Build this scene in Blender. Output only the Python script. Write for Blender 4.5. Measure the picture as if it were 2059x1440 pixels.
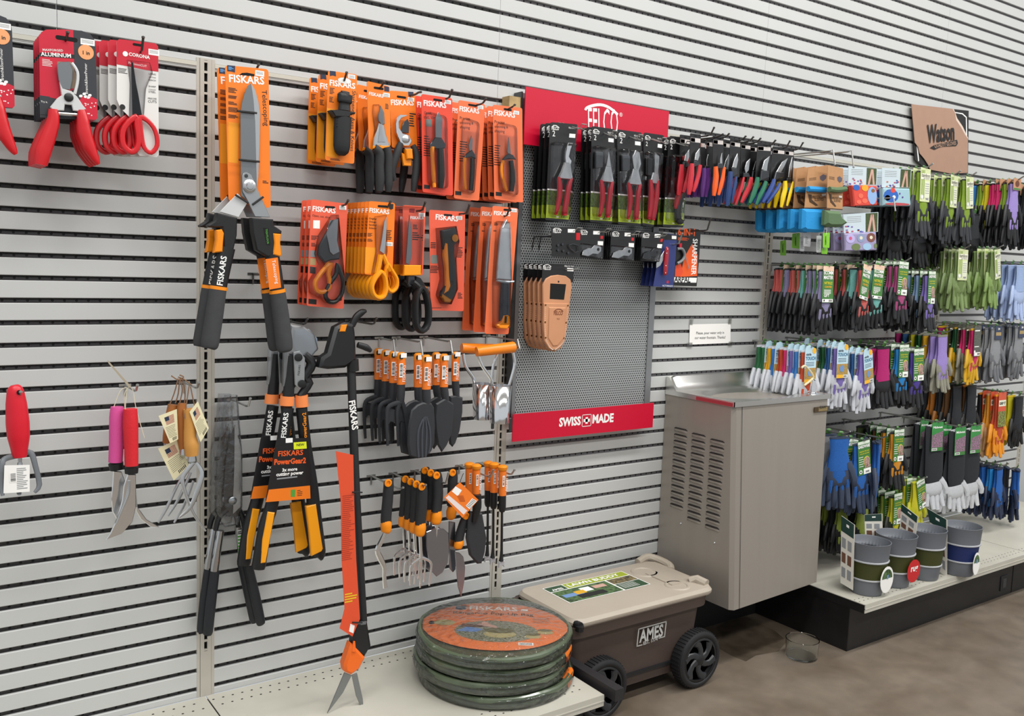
import bpy, bmesh, math, random
from mathutils import Vector, Matrix
random.seed(7)
SC = bpy.context.scene
for o in list(bpy.data.objects): bpy.data.objects.remove(o)
COL = SC.collection
I = 0.0254; FZ = -70.6                      # authored in inches; floor at FZ
# ---------------------------------------------------------------- camera
CF = 1823.35; CA = (.6148, -.1059, .0361); CC = Vector((-6.3205, -90.8474, -17.0112))
def _basis():
    a, b, c = CA
    f = Vector((math.sin(a)*math.cos(b), math.cos(a)*math.cos(b), math.sin(b)))
    r = Vector((math.cos(a), -math.sin(a), 0)); u = r.cross(f)
    return math.cos(c)*r+math.sin(c)*u, -math.sin(c)*r+math.cos(c)*u, f
CR, CU, CD = _basis()
def W3(p): return Vector((p[0]*I, p[1]*I, (p[2]-FZ)*I))
cam = bpy.data.cameras.new('camera'); camo = bpy.data.objects.new('camera', cam); COL.objects.link(camo)
cam.sensor_fit = 'HORIZONTAL'; cam.sensor_width = 36; cam.lens = CF/2059*36; cam.clip_start = .05
M_ = Matrix((CR, CU, -CD)).transposed().to_4x4(); M_.translation = W3(CC); camo.matrix_world = M_
SC.camera = camo
def at(x, y, Y, ax=1):
    "the point of the store plane (axis ax at value Y, inches) seen at photograph pixel x, y"
    d = CR*((x-1029.5)/CF) - CU*((y-720)/CF) + CD
    return CC + d*((Y-CC[ax])/d[ax])
def pj(p):
    d = Vector(p)-CC; return 1029.5+CF*d.dot(CR)/d.dot(CD), 720-CF*d.dot(CU)/d.dot(CD)
# ---------------------------------------------------------------- world, light, exposure
SC.view_settings.view_transform = 'Standard'; SC.view_settings.look = 'None'
SC.view_settings.gamma = 1; SC.view_settings.exposure = 0.0; SC.view_settings.use_curve_mapping = False
wd = bpy.data.worlds.new('world'); SC.world = wd; wd.use_nodes = True
wd.node_tree.nodes['Background'].inputs[0].default_value = (.93, .97, 1, 1)
wd.node_tree.nodes['Background'].inputs[1].default_value = .62
def area(name, loc, tgt, sx, sy, power, col=(1, .99, .975)):
    l = bpy.data.lights.new(name, 'AREA'); l.shape = 'RECTANGLE'; l.size = sx*I; l.size_y = sy*I; l.energy = power; l.color = col
    o = bpy.data.objects.new(name, l); COL.objects.link(o); o.location = W3(loc)
    o.rotation_euler = (W3(tgt)-W3(loc)).to_track_quat('-Z', 'Y').to_euler(); return o
LX = ((-10, 24), (90, 24), (190, 24))
for i, (lx, w) in enumerate(LX):
    area('ceiling_lamp', (lx, -62, 84), (lx, -62, -70), 90, 9, 62)
    area('ceiling_lamp', (lx, -150, 84), (lx, -150, -70), 90, 9, 62)
# ---------------------------------------------------------------- materials
def lin(h):
    if isinstance(h, str): c = [int(h[i:i+2], 16)/255 for i in (0, 2, 4)]
    else: c = [v/255 for v in h]
    return tuple(v/12.92 if v <= .04045 else ((v+.055)/1.055)**2.4 for v in c)+(1,)
MATS = {}
def mat(name, col, rough=.5, metal=0, noise=0, scale=40, bump=0, spec=.5, coat=0, stretch=None, col2=None):
    if name in MATS: return MATS[name]
    m = bpy.data.materials.new(name); m.use_nodes = True; nt = m.node_tree; b = nt.nodes['Principled BSDF']
    b.inputs['Base Color'].default_value = lin(col); b.inputs['Roughness'].default_value = rough
    b.inputs['Metallic'].default_value = metal; b.inputs['Specular IOR Level'].default_value = spec
    b.inputs['Coat Weight'].default_value = coat; b.inputs['Coat Roughness'].default_value = .08
    if noise or bump or col2:
        tc = nt.nodes.new('ShaderNodeTexCoord'); mp = nt.nodes.new('ShaderNodeMapping'); n = nt.nodes.new('ShaderNodeTexNoise')
        nt.links.new(tc.outputs['Object'], mp.inputs[0]); nt.links.new(mp.outputs[0], n.inputs['Vector'])
        if stretch: mp.inputs['Scale'].default_value = stretch
        n.inputs['Scale'].default_value = scale; n.inputs['Detail'].default_value = 6
        if noise or col2:
            mx = nt.nodes.new('ShaderNodeMix'); mx.data_type = 'RGBA'
            c = lin(col); k = 1-noise; mx.inputs[6].default_value = lin(col2) if col2 else (c[0]*k, c[1]*k, c[2]*k, 1); mx.inputs[7].default_value = c
            rp = nt.nodes.new('ShaderNodeValToRGB'); rp.color_ramp.elements[0].position = .35; rp.color_ramp.elements[1].position = .65
            nt.links.new(n.outputs['Fac'], rp.inputs[0]); nt.links.new(rp.outputs[0], mx.inputs[0]); nt.links.new(mx.outputs[2], b.inputs['Base Color'])
        if bump:
            bp = nt.nodes.new('ShaderNodeBump'); bp.inputs['Strength'].default_value = bump; bp.inputs['Distance'].default_value = .002
            nt.links.new(n.outputs['Fac'], bp.inputs['Height']); nt.links.new(bp.outputs[0], b.inputs['Normal'])
    MATS[name] = m; return m
def clear(name, tint='fdfdfe', fac=.1, rough=.04, bump=0, ior=1.4, scale=30):
    if name in MATS: return MATS[name]
    m = bpy.data.materials.new(name); m.use_nodes = True; nt = m.node_tree; nt.nodes.clear()
    o = nt.nodes.new('ShaderNodeOutputMaterial'); t = nt.nodes.new('ShaderNodeBsdfTransparent'); g = nt.nodes.new('ShaderNodeBsdfGlossy')
    t.inputs[0].default_value = lin(tint); g.inputs['Roughness'].default_value = rough
    f = nt.nodes.new('ShaderNodeFresnel'); f.inputs[0].default_value = ior
    a = nt.nodes.new('ShaderNodeMath'); a.operation = 'ADD'; a.inputs[1].default_value = fac; a.use_clamp = True
    x = nt.nodes.new('ShaderNodeMixShader'); nt.links.new(f.outputs[0], a.inputs[0]); nt.links.new(a.outputs[0], x.inputs[0])
    nt.links.new(t.outputs[0], x.inputs[1]); nt.links.new(g.outputs[0], x.inputs[2]); nt.links.new(x.outputs[0], o.inputs[0])
    if bump:
        tc = nt.nodes.new('ShaderNodeTexCoord'); n = nt.nodes.new('ShaderNodeTexNoise'); n.inputs['Scale'].default_value = scale; n.inputs['Detail'].default_value = 3
        bp = nt.nodes.new('ShaderNodeBump'); bp.inputs['Strength'].default_value = bump; bp.inputs['Distance'].default_value = .01
        nt.links.new(tc.outputs['Object'], n.inputs['Vector']); nt.links.new(n.outputs['Fac'], bp.inputs['Height'])
        nt.links.new(bp.outputs[0], g.inputs['Normal']); nt.links.new(bp.outputs[0], f.inputs['Normal'])
    MATS[name] = m; return m
def C(h, rough=.5, metal=0): return mat('%s_%g_%g' % (h, rough, metal), h, rough, metal)
SLAT = mat('slat_paint', 'c2c3c1', .42, noise=.05, scale=2.5, bump=.05)
CREAM = mat('cream_paint', 'c4c1b4', .45, noise=.05, scale=5)
GROOVE = mat('groove_dark', '5c5a5c', .6)
HOLE = mat('hole_black', '0a0a0a', .9)
UPR = mat('upright_paint', 'b8b3a8', .4, noise=.06, scale=12)
BLK = mat('black_plastic', '17181a', .42)
BLKM = mat('black_soft_grip', '232426', .62, noise=.1, scale=200)
DGR = mat('dark_grey_foam', '3c3d3f', .8, noise=.12, scale=60, bump=.1)
ORG = mat('orange_plastic', 'f08c0a', .38)
CARD_O = mat('orange_card', 'ef7d1a', .55)
STEEL = mat('steel', 'cccecf', .28, 1)
CHROME = mat('chrome', 'eeeff1', .13, 1)
DSTEEL = mat('dark_steel', '55575a', .3, .9)
BLADE = mat('blade_steel', '8d9093', .3, .9)
WHT = mat('white_print', 'f4f3ef', .55)
BLKP = mat('black_print', '1b1a1a', .6)
HOOK = mat('hook_steel', '5a5855', .35, .8)
HOOKC = mat('hook_chrome', 'b0b0ac', .3, .8)
RED = mat('red_plastic', 'c8101c', .3, coat=.3)
CLEAR = clear('clear_blister', fac=.01, bump=.55, rough=.09, scale=18, ior=1.33)
BAG = clear('clear_bag', 'f2f4f6', .08, .15, bump=.6, scale=40)
WRAP = clear('shrink_wrap', 'f6f8f9', .07, .1, bump=1.0, scale=55)
# ---------------------------------------------------------------- mesh building
class MB:
    def __init__(s): s.v = []; s.f = []; s.i = []; s.m = []
    def mi(s, m):
        if m not in s.m: s.m.append(m)
        return s.m.index(m)
    def add(s, vs, fs, m):
        n = len(s.v); k = s.mi(m); s.v += [tuple(v) for v in vs]
        for f in fs: s.f.append(tuple(n+j for j in f)); s.i.append(k)
        return s
    def box(s, x0, x1, y0, y1, z0, z1, m, b=0):
        if b:
            pts = rrect(x0, x1, z0, z1, b, 2); return s.polyw(pts, m, min(y0, y1), abs(y1-y0), b*.6)
        vs = [(x, y, z) for x in (x0, x1) for y in (y0, y1) for z in (z0, z1)]
        return s.add(vs, [(0, 1, 3, 2), (4, 6, 7, 5), (0, 4, 5, 1), (2, 3, 7, 6), (0, 2, 6, 4), (1, 5, 7, 3)], m)
    def polyw(s, pts, m, y, th, bev=0, back=False):
        "extrude a world XZ outline: front face at depth y, thickness th away from the viewer"
        A = sum(pts[i][0]*pts[(i+1) % len(pts)][1]-pts[(i+1) % len(pts)][0]*pts[i][1] for i in range(len(pts)))
        if A < 0: pts = pts[::-1]
        n = len(pts)
        if th == 0: return s.add([(p[0], y, p[1]) for p in pts], [tuple(range(n))], m)
        rings = []
        if bev: rings.append((inset(pts, bev), y)); rings.append((pts, y+bev))
        else: rings.append((pts, y))
        if bev and back: rings.append((pts, y+th-bev)); rings.append((inset(pts, bev), y+th))
        else: rings.append((pts, y+th))
        vs = [(p[0], yy, p[1]) for r, yy in rings for p in r]; fs = [tuple(range(n))]
        for k in range(len(rings)-1):
            for j in range(n): a = k*n+j; b = k*n+(j+1) % n; fs.append((a, a+n, b+n, b))
        k = (len(rings)-1)*n; fs.append(tuple(range(k+n-1, k-1, -1)))
        return s.add(vs, fs, m)
    def poly(s, px, m, y, th=0, bev=0, back=False):
        return s.polyw([(at(a, b, y).x, at(a, b, y).z) for a, b in px], m, y, th, bev, back)
    def sweep(s, path, rad, m, n=10, dr=1, caps=True, vert=False):
        "tube along 3-D path; rad = radius or list; dr = depth/width ratio of the section"
        P = [Vector(p) for p in path]; N = len(P); rd = rad if isinstance(rad, (list, tuple)) else [rad]*N
        vs = []; pv = None
        for i, p in enumerate(P):
            t = (P[min(i+1, N-1)]-P[max(i-1, 0)]).normalized()
            ref = Vector((0, 0, 1)) if vert else Vector((0, 1, 0))
            if abs(t.dot(ref)) > .95: ref = Vector((1, 0, 0)) if pv is None else pv
            a = t.cross(ref).normalized(); b = a.cross(t).normalized()
            if abs(t.dot(Vector((0, 0, 1)) if vert else Vector((0, 1, 0)))) <= .95: pv = b
            for k in range(n):
                w = 2*math.pi*k/n; vs.append(p+a*(math.cos(w)*rd[i])+b*(math.sin(w)*rd[i]*dr))
        fs = []
        for i in range(N-1):
            for k in range(n): q = i*n+k; q2 = i*n+(k+1) % n; fs.append((q, q2, q2+n, q+n))
        if caps: fs.append(tuple(range(n))[::-1]); fs.append(tuple(range((N-1)*n, N*n)))
        return s.add(vs, fs, m)
    def rod(s, px, m, y, r, n=8, dr=1, closed=False, dy=0, caps=True):
        "tube along photograph pixels (x,y[,radius]) on the plane y; dy = total depth change"
        q = px+px[:2] if closed else px; N = len(q); P = []; R = []
        for k, p in enumerate(q):
            yk = y+dy*k/max(1, N-1); a = at(p[0], p[1], yk); P.append((a.x, yk, a.z)); R.append(p[2] if len(p) > 2 else r)
        if len(P) > 2: P, R = smooth(P, R, closed)
        return s.sweep(P, R, m, n, dr, caps)
    def lathe(s, prof, c, m, n=20, ax=2, flat=1, cap=True):
        "prof = (r, h) list around axis ax at centre c"
        vs = []; fs = []
        for r, h in prof:
            for k in range(n):
                w = 2*math.pi*k/n; a, b = r*math.cos(w), r*math.sin(w)*flat
                v = [0, 0, 0]; v[ax] = h; v[(ax+1) % 3] = a; v[(ax+2) % 3] = b; vs.append((c[0]+v[0], c[1]+v[1], c[2]+v[2]))
        for i in range(len(prof)-1):
            for k in range(n): q = i*n+k; q2 = i*n+(k+1) % n; fs.append((q, q2, q2+n, q+n))
        if cap and prof[0][0] > .001: fs.append(tuple(range(n))[::-1])
        if cap and prof[-1][0] > .001: fs.append(tuple(range((len(prof)-1)*n, len(prof)*n)))
        return s.add(vs, fs, m)
    def text(s, t, m, a, b, y=None, hs=1.0, bold=0, ff=None, hmax=None):
        "lettering whose baseline runs from a to b (pixels on plane y, or 3-D points), hs = height factor"
        if y is not None: A = at(a[0], a[1], y); B = at(b[0], b[1], y)
        else: A = Vector(a); B = Vector(b)
        vs, fs, w = glyphs(t, bold); ux = (B-A); L = ux.length; ux = ux/L
        uz = ff if ff else Vector((-ux.z, 0, ux.x)); k = L/w; kz = k*hs
        if hmax: kz = hmax/.7
        return s.add([A+ux*(v[0]*k)+uz*(v[1]*kz) for v in vs], fs, m)
def inset(p, d):
    n = len(p); out = []
    for i in range(n):
        a, b, c = Vector(p[i-1]).to_2d(), Vector(p[i]).to_2d(), Vector(p[(i+1) % n]).to_2d()
        e1, e2 = (b-a), (c-b)
        if e1.length < 1e-6 or e2.length < 1e-6: out.append(tuple(b)); continue
        n1 = Vector((-e1.y, e1.x)).normalized(); n2 = Vector((-e2.y, e2.x)).normalized(); q = n1+n2
        if q.length < .3: out.append(tuple(b)); continue
        q = q.normalized(); k = d/max(.5, q.dot(n1)); out.append((b.x+q.x*k, b.y+q.y*k))
    return out
def smooth(P, R, closed=False, sub=3):
    P = [Vector(p) for p in P]; o = []; ro = []; N = len(P)
    for i in range(N-1):
        a, b, c, d = P[max(i-1, 0)], P[i], P[i+1], P[min(i+2, N-1)]
        for k in range(sub):
            t = k/sub; o.append(.5*((2*b)+(c-a)*t+(2*a-5*b+4*c-d)*t*t+(3*b-a-3*c+d)*t**3)); ro.append(R[i]*(1-t)+R[i+1]*t)
    o.append(P[-1]); ro.append(R[-1]); return o, ro
def rrect(x0, x1, z0, z1, r, k=4):
    o = []
    for cx, cz, a0 in ((x1-r, z1-r, 0), (x0+r, z1-r, 90), (x0+r, z0+r, 180), (x1-r, z0+r, 270)):
        for j in range(k+1): w = math.radians(a0+90*j/k); o.append((cx+r*math.cos(w), cz+r*math.sin(w)))
    return o
def rquad(c, y, r, k=3):
    "rounded outline (world XZ) through four pixel corners on plane y"
    P = [Vector((at(a, b, y).x, at(a, b, y).z)) for a, b in c]; return rq(P, r, k)
def rq(P, r, k=3):
    P = [Vector(p).to_2d() for p in P]; o = []; n = len(P)
    for i in range(n):
        a, b, d = P[i-1], P[i], P[(i+1) % n]; u = (a-b).normalized()*r; v = (d-b).normalized()*r
        for j in range(k+1): t = j/k; o.append(tuple(b+u*(1-t)**2+v*t*t))
    return o
_G = {}
def glyphs(t, bold=0):
    if (t, bold) in _G: return _G[(t, bold)]
    c = bpy.data.curves.new('t', 'FONT'); c.body = t; c.size = 1; c.resolution_u = 2; c.offset = bold
    o = bpy.data.objects.new('t', c); COL.objects.link(o); dg = bpy.context.evaluated_depsgraph_get()
    me = bpy.data.meshes.new_from_object(o.evaluated_get(dg)); vs = [(v.co.x, v.co.y) for v in me.vertices]; fs = [tuple(p.vertices) for p in me.polygons]
    bpy.data.objects.remove(o); bpy.data.curves.remove(c); bpy.data.meshes.remove(me)
    x0 = min(v[0] for v in vs); w = max(v[0] for v in vs)-x0
    _G[(t, bold)] = ([(v[0]-x0, v[1]) for v in vs], fs, w); return _G[(t, bold)]
def obj(name, mb, parent=None, org=(0, 0, 0), loc=None, sharp=35):
    me = bpy.data.meshes.new(name)
    me.from_pydata([((v[0]-org[0])*I, (v[1]-org[1])*I, (v[2]-org[2])*I) for v in mb.v], [], mb.f)
    for m in mb.m: me.materials.append(m)
    me.polygons.foreach_set('material_index', mb.i); me.polygons.foreach_set('use_smooth', [True]*len(mb.f))
    me.update(); me.set_sharp_from_angle(angle=math.radians(sharp))
    bm = bmesh.new(); bm.from_mesh(me); bmesh.ops.remove_doubles(bm, verts=bm.verts, dist=1e-7); bm.to_mesh(me); bm.free()
    o = bpy.data.objects.new(name, me); COL.objects.link(o)
    if parent: o.parent = parent
    else: o.location = W3(org)
    return o
class T:
    "a thing: Empty at org that parents its parts; all coordinates stay in store inches"
    def __init__(s, name, label, cat, org, group=None):
        s.org = tuple(org); s.o = bpy.data.objects.new(name, None); s.o.empty_display_size = .02; COL.objects.link(s.o); s.o.location = W3(org)
        tag(s.o, label, cat, group)
    def part(s, name, mb, parent=None, label=None):
        o = obj(name, mb, parent or s.o, s.org)
        if label: o['label'] = label
        return o
def tag(o, label, cat, group=None):
    o['label'] = label; o['category'] = cat
    if group: o['group'] = group
    return o
def solo(name, mb, label, cat, org, group=None): return tag(obj(name, mb, None, org), label, cat, group)
def struct(name, mb, org=(0, 0, 0)):
    o = obj(name, mb, None, org); o['kind'] = 'structure'; return o
def kids(o): return [c for c in ALLK.get(o.name, [])]
def dup(root, dx=0, dy=0, dz=0, label=None, group=None, rz=0):
    def cp(o, par):
        c = o.copy(); COL.objects.link(c)
        if par: c.parent = par
        for k in [k for k in COL.objects if k.parent == o]: cp(k, c)
        return c
    r = cp(root, None); r.location = root.location+Vector((dx*I, dy*I, dz*I))
    if rz: r.rotation_euler.z += rz
    if label: r['label'] = label
    if group: r['group'] = group
    return r
ORD = ['front', 'second', 'third', 'fourth', 'fifth', 'sixth', 'seventh', 'eighth', 'ninth', 'tenth', 'eleventh', 'twelfth']
def stack(t, n, dy, what, group, dx=0, dz=0, jit=0):
    "copies of t set one behind the other along its peg towards the wall"
    r = t.o if isinstance(t, T) else t
    r['group'] = group; r['label'] = 'front one of '+what
    for k in range(1, n):
        nm = ORD[k]+' from the front of ' if k < n-1 else 'hindmost of '
        dup(r, dx*k+random.uniform(-jit, jit), dy*k, dz*k+random.uniform(-jit, jit)*.5, nm+what, group)
def zm(x0, y0, s, pts): return [(x0+p[0]/s, y0+p[1]/s)+tuple(p[2:]) for p in pts]
ZA = lambda *p: zm(0, 0, 3.6, p)
ZB = lambda *p: zm(380, 120, 4.8, p)
ZC = lambda *p: zm(380, 400, 4.5, p)
ZD = lambda *p: zm(600, 125, 5.235, p)
ZE = lambda *p: zm(830, 170, 5.76, p)
ZF = lambda *p: zm(590, 390, 6.0, p)
ZG = lambda *p: zm(780, 400, 4.966, p)
ZH = lambda *p: zm(1030, 160, 4.5, p)
ZJ = lambda *p: zm(1030, 430, 4.8, p)
ZK = lambda *p: zm(1360, 240, 6.858, p)
ZL = lambda *p: zm(1540, 200, 3.967, p)
ZM = lambda *p: zm(0, 700, 3.6, p)
ZN = lambda *p: zm(380, 620, 2.149, p)
ZO = lambda *p: zm(620, 600, 1.714, p)
ZP = lambda *p: zm(720, 670, 5.333, p)
ZQ = lambda *p: zm(720, 900, 4.645, p)
ZR = lambda *p: zm(1030, 1090, 4.644, p)
ZS = lambda *p: zm(1300, 620, 2.323, p)
ZT = lambda *p: zm(1540, 480, 3.967, p)
ZU = lambda *p: zm(1640, 780, 4.8, p)
ZV = lambda *p: zm(1500, 980, 3.13, p)
ZX = lambda *p: zm(960, 650, 4.902, p)
# ---------------------------------------------------------------- the setting
UPX = [-15.5, 20.5, 56.5, 104.5, 152.3, 188.0]
def slats(mb, x0, x1, zs, top=None, bot=None, holes=True, y=0):
    "slats between grooves at heights zs (descending)"
    mb.box(x0, x1, y+.32, y+.45, (bot if bot is not None else zs[-1]-1.77)-.0, (top if top is not None else zs[0]+1.5), GROOVE)
    edges = [(zs[i]-.23, zs[i+1]+.23) for i in range(len(zs)-1)]
    if top is not None: edges.insert(0, (top, zs[0]+.23))
    if bot is not None: edges.append((zs[-1]-.23, bot))
    for hi, lo in edges:
        b = .05; pr = [(y+.32, hi), (y+b, hi), (y, hi-b), (y, lo+b), (y+b, lo), (y+.32, lo)]
        vs = [(x, p[0], p[1]) for x in (x0, x1) for p in pr]; fs = [(j, j+1, j+7, j+6) for j in range(5)]+[(0, 1, 2, 3, 4, 5), (11, 10, 9, 8, 7, 6)]
        mb.add(vs, fs, SLAT)
    if holes:
        for z in zs:
            n = int(x1-x0)
            for k in range(n):
                xx = x0+.5+k
                mb.add([(xx+.13*math.cos(w*math.pi/3), y+.315, z+.13*math.sin(w*math.pi/3)) for w in range(6)], [(0, 1, 2, 3, 4, 5)], HOLE)
low = [-2.0*i for i in range(32)]; DK = -62.9
for a, b in zip(UPX[:-1], UPX[1:]):
    m = MB(); zs = low if not (a > 56 and b < 105) else low+[-64, -66, -68]
    slats(m, a+.88, b-.88, zs, .55, DK if len(zs) == 32 else FZ+.3, holes=a < 150)
    m.box(a+.88, b-.88, -.06, .1, .55, .95, CREAM)
    m.box(a+.88, b-.88, -.02, .1, .38, .56, mat('ledge_grey', '8f8d88', .6))
    struct('wall_back', m)
UZ = [1.78+2*k for k in range(30)][::-1]
for a, b in ((-60, 7.6), (7.6, 54.4), (54.4, 101.2), (101.2, 148.3), (148.3, 195), (195, 242)):
    m = MB(); slats(m, a+.02, b-.02, UZ, UZ[0]+1.5, .95, holes=a < 140, y=.04); struct('wall_back', m)
for i, x in enumerate(UPX):
    m = MB(); top = 1.35; bot = FZ if i in (3,) else DK
    m.box(x-.88, x-.58, -.03, .3, DK, top, UPR, 0); m.box(x+.58, x+.88, -.03, .3, DK, top, UPR, 0)
    m.box(x-.55, x-.16, -.08, .1, DK, top, UPR); m.box(x+.16, x+.55, -.08, .1, DK, top, UPR)
    m.box(x-.88, x+.88, .25, .3, DK, top, HOLE)
    for k in range(60):
        z = top-.25-k; m.box(x-.16, x+.16, -.08, .1, z-.14, z+.08, UPR)
    m.box(x-.16, x+.16, -.08, .1, DK, top-.25-59.1, UPR); m.box(x-.16, x+.16, -.08, .1, top-.2, top, UPR)
    w = ['left of the red pruners', 'just left of the tall hedge shears', 'beside the perforated panel', 'above the water fountain', 'right of the purple gloves', 'at the far right'][i]
    solo('slotted_upright', m, 'beige slotted steel upright in the slat wall '+w, 'wall upright', (x, 0, DK))
m = MB(); m.box(188.9, 300, .3, .5, FZ, 60, mat('far_wall', 'b9bcbe', .6)); struct('wall_back', m)
fl = bpy.data.materials.new('concrete_floor'); fl.use_nodes = True; nt = fl.node_tree; b = nt.nodes['Principled BSDF']
tc = nt.nodes.new('ShaderNodeTexCoord')
def nz(sc, det, el, c, dist=0):
    n = nt.nodes.new('ShaderNodeTexNoise'); n.inputs['Scale'].default_value = sc; n.inputs['Detail'].default_value = det; n.inputs['Distortion'].default_value = dist
    nt.links.new(tc.outputs['Object'], n.inputs['Vector']); r = nt.nodes.new('ShaderNodeValToRGB'); nt.links.new(n.outputs['Fac'], r.inputs[0])
    r.color_ramp.elements[0].position, r.color_ramp.elements[1].position = el; r.color_ramp.elements[0].color = lin(c[0]); r.color_ramp.elements[1].color = lin(c[1]); return r
a_ = nz(2.2, 10, (.3, .72), ('7a7064', '90867a'), .3); b_ = nz(16, 9, (.25, .8), ('716a60', 'a8a198')); c_ = nz(4.5, 8, (.3, .62), ('b5a898', 'ffffff'), .4)
m1 = nt.nodes.new('ShaderNodeMix'); m1.data_type = 'RGBA'; m1.blend_type = 'OVERLAY'; m1.inputs[0].default_value = .5
m2 = nt.nodes.new('ShaderNodeMix'); m2.data_type = 'RGBA'; m2.blend_type = 'MULTIPLY'; m2.inputs[0].default_value = .55
nt.links.new(a_.outputs[0], m1.inputs[6]); nt.links.new(b_.outputs[0], m1.inputs[7]); nt.links.new(m1.outputs[2], m2.inputs[6]); nt.links.new(c_.outputs[0], m2.inputs[7])
nt.links.new(m2.outputs[2], b.inputs['Base Color']); b.inputs['Roughness'].default_value = .42
m = MB(); m.add([(-120, -300, FZ), (330, -300, FZ), (330, 1, FZ), (-120, 1, FZ)], [(0, 1, 2, 3)], fl); struct('floor', m)
m = MB(); m.add([(-120, -300, 96), (-120, 1, 96), (330, 1, 96), (330, -300, 96)], [(0, 1, 2, 3)], mat('ceiling_white', 'd8d8d4', .8)); struct('ceiling', m)
DECK = mat('deck_paint', 'c3c0b3', .38, noise=.1, scale=6, bump=.06)
KICK = mat('kick_black', '1b1a1b', .4, noise=.3, scale=20)
def deck(x0, x1, dep, label, kick_y, dots):
    t = T('base_shelf', label, 'shelf', (x0, 0, FZ)); m = MB()
    m.box(x0, x1, -dep+.06, -.12, DK-.1, DK, DECK); m.box(x0, x1, -dep, -dep+.12, DK-1.25, DK+.02, DECK); m.box(x0, x1, -dep-.05, -dep+.1, DK-.75, DK-.62, DECK)
    for k in range(int((x1-x0))):
        for rr in dots:
            y = -dep+rr if rr > 0 else rr; xx = x0+.4+k+(.5 if int(abs(rr)*2) % 2 else 0)
            w = .17; h = .11 if rr < 0 else .09
            m.add([(xx+w*.8*math.cos(q*math.pi/3), y+h*math.sin(q*math.pi/3), DK+.012) for q in range(6)], [(0, 1, 2, 3, 4, 5)], HOLE)
    t.part('deck', m)
    k = MB(); k.box(x0+.1, x1-.1, kick_y, kick_y+.2, FZ, DK-.9, KICK); t.part('kick_plate', k)
    for e0, e1, d_, z_ in ((x0+.02, x0+.15, kick_y, FZ), (x1-.15, x1-.02, kick_y, FZ), (x0-.03, x0, -dep+.1, DK-1.3)):
        k = MB(); k.box(e0, e1, d_, -.5, z_, DK-.12, KICK); t.part('end_panel', k)
    return t
deck(-15.4, 20.4, 21.3, 'cream steel base shelf at the bottom left under the bare slat wall', -18, (2.3, 3.3, -1.2, -2.6))
deck(20.55, 56.5, 21.3, 'cream steel base shelf carrying the stack of green round bags', -18, (2.3, 3.3, -1.2, -2.6))
t = deck(105.6, 152.2, 20, 'cream steel base shelf carrying the four two-tone buckets', -17.6, (1.2, 2.0))
k = MB(); k.box(148.2, 150.6, -17.75, -17.5, -69.6, -67, BLK, .1); k.box(148.8, 150, -17.8, -17.6, -69.2, -67.5, mat('outlet_grey', '3a3a3c', .4), .2)
solo('wall_outlet', k, 'black electrical outlet set in the black kick plate below the bucket shelf', 'outlet', (149.4, -17.6, -69.6))
deck(152.35, 188, 20, 'cream steel base shelf at the far right below the blue gloves', -17.6, (1.2, 2.0))
m = MB(); m.box(-60, -15.6, -21.3, -.5, DK-1, DK, DECK); struct('trim_1', m)
# ================================================================ products on the left sections
OC = mat('orange_carton', 'ee7a14', .5); OC2 = mat('orange_carton_light', 'f29a1c', .5); RO = mat('red_orange_carton', 'e2481a', .45, coat=.3)
NAVY = mat('navy_print', '1e2b45', .6); GRYP = mat('grey_print', '8a8d90', .6); GREEN = mat('green_print', '4f9a3a', .6)
WPL = mat('white_metal_paint', 'd8d9d8', .3, .4)
def up(a, b, y): return at(a, b, y)
def hook(tip, D, z, label, m=HOOK, group=None, base=True, r=.11):
    p = at(tip[0], tip[1], -D); X = p.x; mb = MB()
    mb.sweep([(X, .3, z), (X, -.4, z), (X, -D+1.1, z), (X, -D+.5, z+.12), (X, -D, p.z)], r, m, 8)
    mb.lathe([(.05, -.12), (r*1.35, -.06), (r*1.35, .06), (.05, .12)], (X, -D, p.z), m, 8)
    if base: mb.box(X-.55, X+.55, -.06, .05, z-.12, z+.12, m); mb.box(X-.09, X+.09, -.1, -.04, z-1.0, z, m)
    return solo('peg_hook', mb, label, 'peg hook', (X, 0, z), group), X
def lines(mb, c, n, y, m=BLKP, k=.35, ragged=True):
    "greeked small print between two pixel corners of plane y"
    (x0, y0), (x1, y1) = c; a = at(x0, y0, y); b = at(x1, y1, y); H = (b.z-a.z)
    for i in range(n):
        z = a.z+H*(i+.15)/n; z2 = a.z+H*(i+.15+k)/n; xe = a.x+(b.x-a.x)*(random.uniform(.55, 1) if ragged else 1)
        mb.add([(a.x, y, z), (xe, y, z), (xe, y, z2), (a.x, y, z2)], [(0, 1, 2, 3)], m)
def quad(mb, px, m, y): mb.poly(px, m, y)
def sticker(mb, c, y, w=.75, h=.4):
    p = at(c[0], c[1], y); mb.add([(p.x, y, p.z), (p.x+w, y, p.z), (p.x+w, y, p.z-h), (p.x, y, p.z-h)], [(0, 1, 2, 3)], WHT)
    for i in range(3): mb.add([(p.x+.08, y-.008, p.z-.1-i*.1), (p.x+w-.1, y-.008, p.z-.1-i*.1), (p.x+w-.1, y-.008, p.z-.14-i*.1), (p.x+.08, y-.008, p.z-.14-i*.1)], [(0, 1, 2, 3)], GRYP)
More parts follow.
